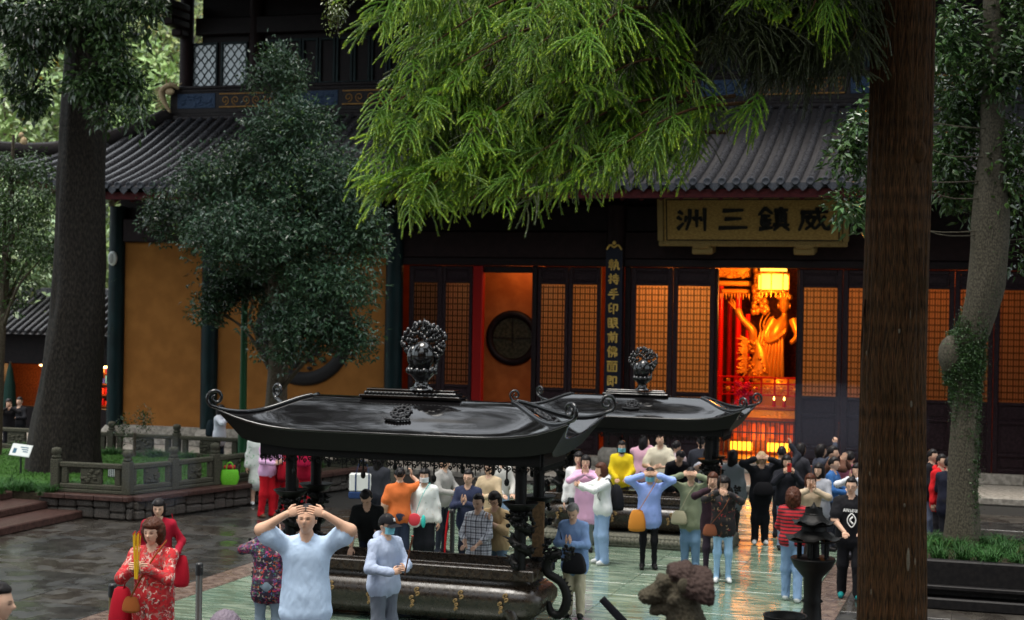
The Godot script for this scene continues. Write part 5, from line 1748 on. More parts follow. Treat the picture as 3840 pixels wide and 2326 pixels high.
	for q in ll:
		limb(b, Vector3(0.2, q[1] * 0.6, 0), Vector3(q[0], q[1], q[2]) - T3.position, 0.05, 0.01, g)
	put("trunk", b, barkm, T3)
	xf = []
	cs = []
	fill_blobs(g, ll, 150, xf, cs, Color(0.05, 0.1, 0.024), 0.4, 0.8, 1.25, 0.05)
	put_crown(T3, "crown", leaf_clump(10, 0.2, 0.12, 0.05, 51, 0.7), lm, xf, cs)
	# --- mossy pale tree in the planter
	var T4 := thing("pale_tree", "pale-barked tree with a mossy swollen bend rising from the black planter", "tree", Vector3(5.24, 0.5, 13.36))
	b = MB.new()
	bark(b, [Vector3(-0.02, -0.1, 0), Vector3(0.0, 0.3, 0), Vector3(0.0, 1.3, 0), Vector3(0.03, 2.3, 0), Vector3(0.02, 2.9, 0), Vector3(0.14, 3.45, 0), Vector3(0.3, 4.3, 0), Vector3(0.33, 5.6, 0), Vector3(0.32, 7.6, 0), Vector3(0.3, 9.2, 0)], [0.29, 0.225, 0.21, 0.21, 0.28, 0.27, 0.185, 0.17, 0.155, 0.13], 0.14, 3, 26, 60)
	b.ball(Vector3(-0.2, 3.0, 0.12), Vector3(0.2, 0.3, 0.2), 12, 8)
	var rt := [[5.02, 7.96, 13.6, 0.34, 0.37], [5.2, 7.35, 12.92, 0.45, 0.45], [5.8, 7.66, 13.77, 0.28, 0.55], [5.03, 6.57, 13.08, 0.35, 0.35], [5.88, 6.35, 13.34, 0.25, 0.5], [5.09, 6.01, 12.85, 0.38, 0.29], [5.85, 8.47, 13.34, 0.25, 0.37], [4.96, 8.45, 13.62, 0.25, 0.25], [5.84, 5.38, 12.73, 0.26, 0.45], [3.54, 6.7, 15.12, 0.36, 0.33], [3.29, 6.34, 15.2, 0.36, 0.24], [3.64, 6.07, 14.78, 0.3, 0.27], [3.34, 5.59, 15.19, 0.33, 0.19], [3.69, 5.52, 14.87, 0.27, 0.27], [3.71, 7.12, 15.07, 0.24, 0.24]]
	for q in rt:
		if q[0] > 4.5:
			q[3] *= 1.35
			q[4] *= 1.35
		else:
			q[0] += 0.34
			q[3] *= 0.85
			q[4] *= 0.85
		limb(b, Vector3(0.32, clampf(q[1] - 0.7, 4.6, 8.0), 0), Vector3(q[0], q[1], q[2]) - T4.position, 0.012, 0.004, g, -0.05)
	put("trunk", b, mat("bark_pale", C8(58, 54, 45), 0.75, C8(96, 90, 77), 0.5, 0.6, {"freq": 0.025, "uv": Vector3(1.2, 0.7, 1.2), "mid": C8(78, 73, 62)}), T4)
	# moss cushion: thousands of tiny tufts on the bend and streak below
	xf = []
	cs = []
	for k in 2600:
		var a := g.randf_range(0.2, 4.0)
		var y := 2.9 + g.randfn(0, 0.42)
		if k % 3 == 0:
			a = 0.6 + g.randfn(0, 0.25)
			y = g.randf_range(0.2, 5.2)
		var r := 0.28 - 0.085 * clampf(absf(y - 2.95) / 0.8, 0, 1) + (0.07 * clampf(-cos(a), 0, 1) if absf(y - 2.95) < 0.4 else 0.0)
		var off := 0.02 if y < 3.1 else (0.02 + (y - 3.1) * 0.24 if y < 4.3 else 0.31)
		xf.append(Transform3D(Basis.from_euler(Vector3(g.randf() * TAU, g.randf() * TAU, 0)).scaled(Vector3.ONE * g.randf_range(0.6, 1.3)), Vector3(off + cos(a) * r, y, sin(a) * r)))
		var t := g.randf_range(0.6, 1.3)
		cs.append(Color(0.035 * t, 0.085 * t, 0.016 * t))
	var mo := scatter("moss", grass_tuft_mesh(16, 0.03, 61), lm, xf, cs, T4)
	mo.set_meta("kind", "stuff")
	xf = []
	cs = []
	fill_blobs(g, rt, 260, xf, cs, Color(0.06, 0.115, 0.036), 0.5, 0.8, 1.5, 0.04)
	var hi2 := []
	for k in 12:
		hi2.append([6.5 + g.randfn(0, 1.8), 10.6 + g.randf() * 2.6, 12.6 + g.randfn(0, 1.6), 1.3, 0.9])
	fill_blobs(g, hi2, 26, xf, cs, Color(0.04, 0.08, 0.03), 0.3, 1.5, 2.4)
	put_crown(T4, "crown", leaf_clump(10, 0.2, 0.12, 0.046, 71, 0.35), wet, xf, cs)
	# --- dangling spray of a maple high over the courtyard
	var T5 := thing("overhanging_branch", "yellow-green leafy spray hanging into view in front of the upper wall", "branch", Vector3(-2.19, 7.7, 20.07))
	b = MB.new()
	b.tube(spline([Vector3(0.2, 2.2, 0), Vector3(0.1, 1.0, 0), Vector3(0.0, 0.3, 0), Vector3(0.0, -0.2, 0)], 10), [0.02, 0.018, 0.016, 0.014, 0.012, 0.01, 0.008, 0.006, 0.005, 0.004, 0.003], 6)
	put("twig", b, barkm, T5)
	xf = []
	cs = []
	fill_blobs(g, [[-2.18, 7.8, 20.07, 0.17, 0.2], [-2.2, 7.62, 20.07, 0.15, 0.14], [-2.1, 8.1, 20.0, 0.2, 0.2]], 600, xf, cs, Color(0.09, 0.12, 0.02), 0.35, 0.35, 0.6)
	put_crown(T5, "leaves", leaf_clump(9, 0.16, 0.09, 0.07, 81, 0.5), lm, xf, cs)
	# --- bare-twigged shrub against the corner column
	var T6 := thing("sparse_shrub", "thin shrub with few pale leaves beside the corner column", "shrub", Vector3(-14.6, 0.42, 7.2))
	b = MB.new()
	xf = []
	cs = []
	for k in 9:
		var e := Vector3(g.randf_range(-0.6, 1.4), g.randf_range(2.4, 4.2), g.randf_range(-0.4, 0.4))
		limb(b, Vector3(0, 0, 0), e, 0.02, 0.004, g, 0.1)
		for q in 9:
			var p := e * g.randf_range(0.6, 1.05) + Vector3(g.randfn(0, 0.12), g.randfn(0.25, 0.15), g.randfn(0, 0.1)) + T6.position
			xf.append(Transform3D(Basis(Vector3.UP, g.randf() * TAU).scaled(Vector3.ONE * g.randf_range(0.35, 0.55)), p))
			var t := g.randf_range(0.7, 1.3)
			cs.append(Color(0.09 * t, 0.12 * t, 0.07 * t))
	put("stem", b, barkm, T6)
	put_crown(T6, "leaves", leaf_clump(5, 0.2, 0.09, 0.05, 83), wet, xf, cs)
	var T7 := thing("round_shrub", "small clipped dark shrub by the foot of the big trunk", "shrub", Vector3(-13.4, 0.42, 5.9))
	xf = []
	cs = []
	fill_blobs(g, [[-13.45, 1.0, 5.9, 0.42, 0.5], [-13.2, 1.3, 5.9, 0.25, 0.3]], 260, xf, cs, Color(0.03, 0.06, 0.02), 0.3, 0.6, 0.9)
	put("stem", MB.new().tube([Vector3(0, 0, 0), Vector3(0, 0.6, 0)], 0.04, 7), barkm, T7)
	put_crown(T7, "leaves", leaf_clump(10, 0.18, 0.08, 0.04, 84), wet, xf, cs)
	var T8 := thing("dark_bush", "tall dark bush in the shade beyond the pale tree", "shrub", Vector3(8.6, 0.3, 5.2))
	xf = []
	cs = []
	fill_blobs(g, [[8.2, 3.6, 5.2, 0.8, 1.1], [9.0, 4.6, 5.0, 0.9, 1.0], [8.8, 2.4, 5.3, 0.9, 0.9]], 150, xf, cs, Color(0.03, 0.06, 0.022), 0.3, 0.9, 1.4)
	b = MB.new()
	limb(b, Vector3.ZERO, Vector3(0, 4, 0), 0.08, 0.02, g, 0.0)
	put("stem", b, barkm, T8)
	put_crown(T8, "leaves", leaf_clump(10, 0.2, 0.1, 0.045, 85), lm, xf, cs)
	conifer(g)
	far_trees(g)
	shade_trees(g)

func put_crown(T: Node3D, called: String, m: MB, mt: Material, xf: Array, cs: Array, local := false) -> void:
	# one real mesh of all the leaf clumps, in the tree's own axes
	var inv := Transform3D() if local else T.transform.affine_inverse()
	var o := MB.new()
	o.use_col = true
	# unrolled source clump in a palette of tints: the copies need no index list
	var src_v := PackedVector3Array()
	var src_n := PackedVector3Array()
	var src_c := PackedColorArray()
	for j in m.ix:
		src_v.append(m.v[j])
		src_n.append(m.n[j])
		src_c.append(m.c[j])
	var pal := []
	for k in 24:
		var tint: Color = cs[(k * cs.size()) / 24]
		var cc := PackedColorArray()
		for c in src_c:
			cc.append(c * tint)
		pal.append(cc)
	for i in xf.size():
		var t: Transform3D = inv * xf[i]
		o.v.append_array(t * src_v)
		o.n.append_array(Transform3D(t.basis.orthonormalized(), Vector3.ZERO) * src_n)
		o.c.append_array(pal[(i * 24) / xf.size() if i % 3 else (i * 7) % 24])
	tris += o.v.size() / 3

	put(called, o, mt, T)

var tris := 0

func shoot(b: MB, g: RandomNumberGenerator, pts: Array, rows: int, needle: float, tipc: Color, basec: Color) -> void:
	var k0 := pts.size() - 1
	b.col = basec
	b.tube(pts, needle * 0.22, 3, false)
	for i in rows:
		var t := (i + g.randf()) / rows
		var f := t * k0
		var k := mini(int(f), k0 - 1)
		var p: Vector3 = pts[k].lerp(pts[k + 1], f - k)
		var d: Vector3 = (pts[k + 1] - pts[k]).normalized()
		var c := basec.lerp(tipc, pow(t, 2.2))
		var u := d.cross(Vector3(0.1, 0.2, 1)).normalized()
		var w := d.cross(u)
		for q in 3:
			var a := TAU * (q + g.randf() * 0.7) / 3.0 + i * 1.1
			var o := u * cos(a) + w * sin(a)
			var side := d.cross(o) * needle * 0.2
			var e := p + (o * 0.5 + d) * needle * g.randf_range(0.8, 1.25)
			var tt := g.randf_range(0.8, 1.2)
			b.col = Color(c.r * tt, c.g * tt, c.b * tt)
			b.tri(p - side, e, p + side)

# one cryptomeria spray: a drooping twig with alternate side shoots, starting along +x
func spray_mesh(l: float, sd: int, sides: int, tipc: Color, basec: Color, needle: float) -> MB:
	var g := RandomNumberGenerator.new()
	g.seed = sd
	var b := MB.new()
	b.use_col = true
	var pts := []
	var bend := g.randf_range(0.3, 0.5)
	for i in 7:
		var t := i / 6.0
		pts.append(Vector3(l * (0.5 * t - 0.2 * t * t), -l * (0.45 * t + bend * t * t), sin(t * 3.0 + sd) * 0.05 * l))
	shoot(b, g, pts, 36, needle, tipc, basec)
	for q in sides:
		var t := 0.12 + 0.72 * q / sides
		var k := int(t * 6.0)
		var o: Vector3 = pts[k].lerp(pts[k + 1], t * 6.0 - k)
		var sg := 1.0 if q % 2 else -1.0
		var ll := l * g.randf_range(0.38, 0.6) * (1.0 - 0.35 * t)
		var out := Vector3(g.randf_range(0.15, 0.55), g.randf_range(-0.5, -0.15), sg * g.randf_range(0.3, 0.75)).normalized()
		var sp := []
		for i in 5:
			var s := i / 4.0
			sp.append(o + out * ll * (s - 0.3 * s * s) + Vector3(0, -1, 0) * ll * (0.15 * s + 0.55 * s * s))
		shoot(b, g, sp, 17, needle, tipc, basec)
	return b

func conifer(g: RandomNumberGenerator) -> void:
	var T := thing("cedar_tree", "tall cedar with straight furrowed brown trunk and drooping bright green sprays", "tree", Vector3(5.1, 0.0, 26.2))
	var b := MB.new()
	var steps := 90
	var rows := []
	var nz := noise(0.9, 17, 3)
	for i in steps + 1:
		var y := -0.1 + 13.0 * i / steps
		var r := 0.262 - 0.004 * y + 0.14 * exp(-y * 1.6)
		var row := PackedVector3Array()
		for s in 120:
			var a := TAU * s / 120
			var tw := a + 0.03 * sin(y * 0.9) + 0.1 * nz.get_noise_2d(y * 0.9, 3.0)
			var fur := absf(sin(tw * 17.0 + 2.4 * nz.get_noise_2d(cos(a) * 2.0 + y * 0.35, sin(a) * 2.0)))
			var w := 1.0 - 0.1 * pow(1.0 - fur, 2.5) + 0.05 * nz.get_noise_3d(cos(a) * 1.5, y * 0.25, sin(a) * 1.5)
			row.append(Vector3(cos(a) * r * w + 0.012 * sin(y * 1.3), y, sin(a) * r * w))
		rows.append(row)
	b.sheet(rows, true, true)
	put("trunk", b, mat("bark_cedar", C8(26, 16, 10), 0.85, C8(92, 60, 36), 0.3, 0.9, {"freq": 0.03, "uv": Vector3(3.0, 0.14, 3.0), "mid": C8(54, 40, 20), "oct": 5}), T)
	# lichen flakes on the bark
	for k in 12:
		var a := g.randf_range(0.6, 2.9)
		var y := g.randf_range(1.6, 4.4) if k > 0 else 2.35
		var r := 0.262 - 0.004 * y + 0.14 * exp(-y * 1.6)
		var sz := 0.013 if k > 0 else 0.03
		put("lichen", MB.new().ball(Vector3(cos(a) * r, y, sin(a) * r), Vector3(sz * g.randf_range(0.3, 0.8), sz * g.randf_range(0.8, 3.2), sz * 0.4), 7, 5), mat("lichen", C8(84, 78, 66), 0.9, C8(112, 105, 90), 0.1, 0.6), T)
	# torn bark strips and a knot
	for k in 9:
		var a := g.randf_range(0.4, 3.0)
		var y := g.randf_range(3.6, 6.2)
		put("bark_strip", MB.new().tube(spline([Vector3(cos(a) * 0.25, y, sin(a) * 0.25), Vector3(cos(a) * 0.27, y - 0.3, sin(a) * 0.27), Vector3(cos(a) * 0.275, y - 0.7, sin(a) * 0.275)], 8), [0.014, 0.014, 0.013, 0.012, 0.011, 0.009, 0.007, 0.005, 0.003], 5, true, 0.4), M.bark_cedar, T)
	put("knot", MB.new().ball(Vector3(0.16, 5.35, 0.19), Vector3(0.05, 0.09, 0.04), 9, 6), M.bark_cedar, T)
	# boughs: [start, end, density, tone] in world space
	var bright := []
	var deep := []
	var cb := []
	var cd := []
	var wood := MB.new()
	var R := Vector3(cos(deg_to_rad(17.5)), 0, -sin(deg_to_rad(17.5)))
	for q in BOUGHS:
		var a: Vector3 = q[0]
		var e: Vector3 = q[1]
		var mid := a.lerp(e, 0.5) + Vector3(0, 0.12, 0)
		var pts := spline([a, mid, e], 24)
		var rr := []
		for i in 25:
			rr.append(0.016 - 0.013 * i / 24.0)
		var wl := []
		for p in pts:
			wl.append(p - T.position)
		wood.tube(wl, rr, 5)
		var n: int = q[2]
		for k in n:
			var t := pow(g.randf(), 0.75)
			var p: Vector3 = pts[int(t * 24)] + Vector3(g.randfn(0, 0.05), g.randfn(0, 0.06), g.randfn(0, 0.1))
			var yaw := atan2(-(e - a).z, (e - a).x) + g.randfn(0, 0.75)
			var pitch := g.randfn(0.1, 0.3) - (0.0 if t < 0.85 else -0.35)
			var s := g.randf_range(0.6, 1.25) * (1.0 - 0.25 * t)
			var x := Transform3D(Basis(Vector3.UP, yaw) * Basis(Vector3.BACK, pitch) * Basis(Vector3.RIGHT, g.randf_range(-0.5, 0.5)), p - T.position)
			x.basis = x.basis.scaled(Vector3.ONE * s)
			var tt := g.randf_range(0.65, 1.25)
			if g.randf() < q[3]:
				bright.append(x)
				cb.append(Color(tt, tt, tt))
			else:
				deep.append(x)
				cd.append(Color(tt, tt, tt))
	put("boughs", wood, M.bark_cedar, T)
	var nm := leafmat("needles", Color(1, 1, 1), 0.4, Color(0.5, 0.5, 0.4))
	for k in 3:
		var xs := []
		var ys := []
		var cs1 := []
		var cs2 := []
		for i in bright.size():
			if i % 3 == k:
				xs.append(bright[i])
				cs1.append(cb[i])
		for i in deep.size():
			if i % 3 == k:
				ys.append(deep[i])
				cs2.append(cd[i])
		put_crown(T, "spray", spray_mesh([0.4, 0.46, 0.34][k], 3 + k, [7, 8, 6][k], Color(0.44, 0.6, 0.035), Color(0.1, 0.23, 0.022), 0.024), nm, xs, cs1, true)  # lighter tips are new growth, with some of the light put into the colour
		put_crown(T, "shade_tinted_spray", spray_mesh([0.5, 0.62, 0.44][k], 13 + k, [5, 6, 5][k], Color(0.055, 0.085, 0.022), Color(0.05, 0.06, 0.024), 0.022), nm, ys, cs2, true)  # older needles, coloured darker to carry the shade on the trunk side
	# crown above the frame that shades the sprays
	var xf := []
	var cs := []
	var hb := []
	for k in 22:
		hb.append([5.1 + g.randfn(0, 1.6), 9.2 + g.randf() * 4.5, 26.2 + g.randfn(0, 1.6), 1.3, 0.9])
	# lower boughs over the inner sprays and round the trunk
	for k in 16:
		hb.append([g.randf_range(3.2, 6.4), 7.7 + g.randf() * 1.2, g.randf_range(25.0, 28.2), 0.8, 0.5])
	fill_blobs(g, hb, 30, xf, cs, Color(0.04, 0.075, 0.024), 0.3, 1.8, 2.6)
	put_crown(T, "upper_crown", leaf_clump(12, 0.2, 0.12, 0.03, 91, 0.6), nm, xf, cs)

func far_trees(g: RandomNumberGenerator) -> void:
	# wooded hillside beyond the hall
	var hill := MB.new()
	var rows := []
	for i in 12:
		var row := PackedVector3Array()
		for j in 20:
			var x := -140.0 + 240.0 * j / 19.0
			var z := -40.0 - 14.0 * i
			row.append(Vector3(x, -0.5 + 6.5 * i * (0.75 + 0.35 * sin(j * 0.7 + 1.0)), z))
		rows.append(row)
	hill.sheet(rows, false, true)
	struct("hillside", hill, mat("hill_floor", C8(70, 84, 56), 0.9, C8(96, 106, 70), 12.0, 0.3, {"world": true}))
	var lm: Material = M.leaf
	var kinds := [["pale yellow-green", Color(0.3, 0.36, 0.14)], ["golden yellow", Color(0.62, 0.44, 0.08)], ["soft grey-green", Color(0.24, 0.32, 0.18)], ["fresh green", Color(0.22, 0.32, 0.12)]]
	var clump := leaf_clump(11, 0.6, 0.28, 0.16, 95, 0.2)
	# thin rain mist lying against the slope
	var fm := FogMaterial.new()
	fm.density = 0.012
	fm.albedo = Color(0.9, 0.94, 0.93)
	var fv := FogVolume.new()
	fv.name = "slope_mist"
	fv.shape = RenderingServer.FOG_VOLUME_SHAPE_BOX
	fv.size = Vector3(220, 60, 120)
	fv.material = fm
	fv.position = Vector3(-30, 30, -78)
	add_child(fv)
	tag(fv, "thin pale rain mist hanging over the wooded slope", "mist")
	fv.set_meta("kind", "stuff")
	var i := 0
	for q in FAR:
		var h: float = q[3]
		var w: float = q[4]
		var kind: int = q[5]
		var T := thing("hillside_tree", kinds[kind][0] + " tree on the slope, " + q[6], "tree", Vector3(q[0], q[1], q[2]), 0, "trees on the wooded slope")
		var b := MB.new()
		bark(b, [Vector3(0, -1, 0), Vector3(g.randfn(0, 0.3), h * 0.35, 0), Vector3(g.randfn(0, 0.5), h * 0.9, 0)], [0.3, 0.22, 0.05], 0.15, 4, 10, 14)
		var bl := []
		for k in 9:
			var p := Vector3(q[0] + g.randfn(0, w * 0.4), q[1] + h * g.randf_range(0.3, 1.0), q[2] + g.randfn(0, w * 0.35))
			bl.append([p.x, p.y, p.z, w * g.randf_range(0.28, 0.45), w * g.randf_range(0.24, 0.4)])
			limb(b, Vector3(0, h * 0.4, 0), p - T.position, 0.07, 0.02, g)
		put("trunk", b, M.bark_grey, T)
		var xf := []
		var cs := []
		fill_blobs(g, bl, 6.0, xf, cs, kinds[kind][1], 0.35, 0.8, 1.4, 0.05)
		put_crown(T, "crown", clump, lm, xf, cs)
		i += 1

func shade_trees(g: RandomNumberGenerator) -> void:
	# added trees round the courtyard, out of view, to block part of the sky
	var clump := leaf_clump(9, 0.7, 0.42, 0.2, 97, 0.3)
	for q in [["beside the garden steps", -15.0, 22.0, 9.0], ["behind the terrace on the garden side", -11.0, 33.0, 9.0], ["beyond the planter", 13.5, 13.0, 9.5], ["beside the terrace near the cedar", 14.0, 26.0, 9.0], ["overhanging the stair", 11.0, 37.0, 8.0], ["at the corner of the side gallery", 17.0, 3.0, 9.0]]:
		var T := thing("added_shade_tree", "tall broad camphor tree " + q[0], "tree", Vector3(q[1], 0, q[2]), 0, "added sky-blocking trees round the courtyard")
		var b := MB.new()
		bark(b, [Vector3(0, -0.2, 0), Vector3(0.1, 3, 0), Vector3(0.2, 8, 0.2), Vector3(0.1, 14, 0)], [0.6, 0.45, 0.4, 0.2], 0.12, 6, 18, 20)
		var bl := []
		for k in 16:
			var p := Vector3(q[1] + g.randfn(0, 2.4), g.randf_range(q[3], q[3] + 9.0), q[2] + g.randfn(0, 2.4))
			bl.append([p.x, p.y, p.z, g.randf_range(1.6, 2.4), g.randf_range(1.2, 1.8)])
			limb(b, Vector3(0.1, q[3] * 0.8, 0), p - T.position, 0.15, 0.04, g)
		put("trunk", b, M.bark_camphor, T)
		var xf := []
		var cs := []
		fill_blobs(g, bl, 11.0, xf, cs, Color(0.04, 0.08, 0.03), 0.4, 0.9, 1.6, 0.0)
		put_crown(T, "crown", clump, M.leaf, xf, cs)
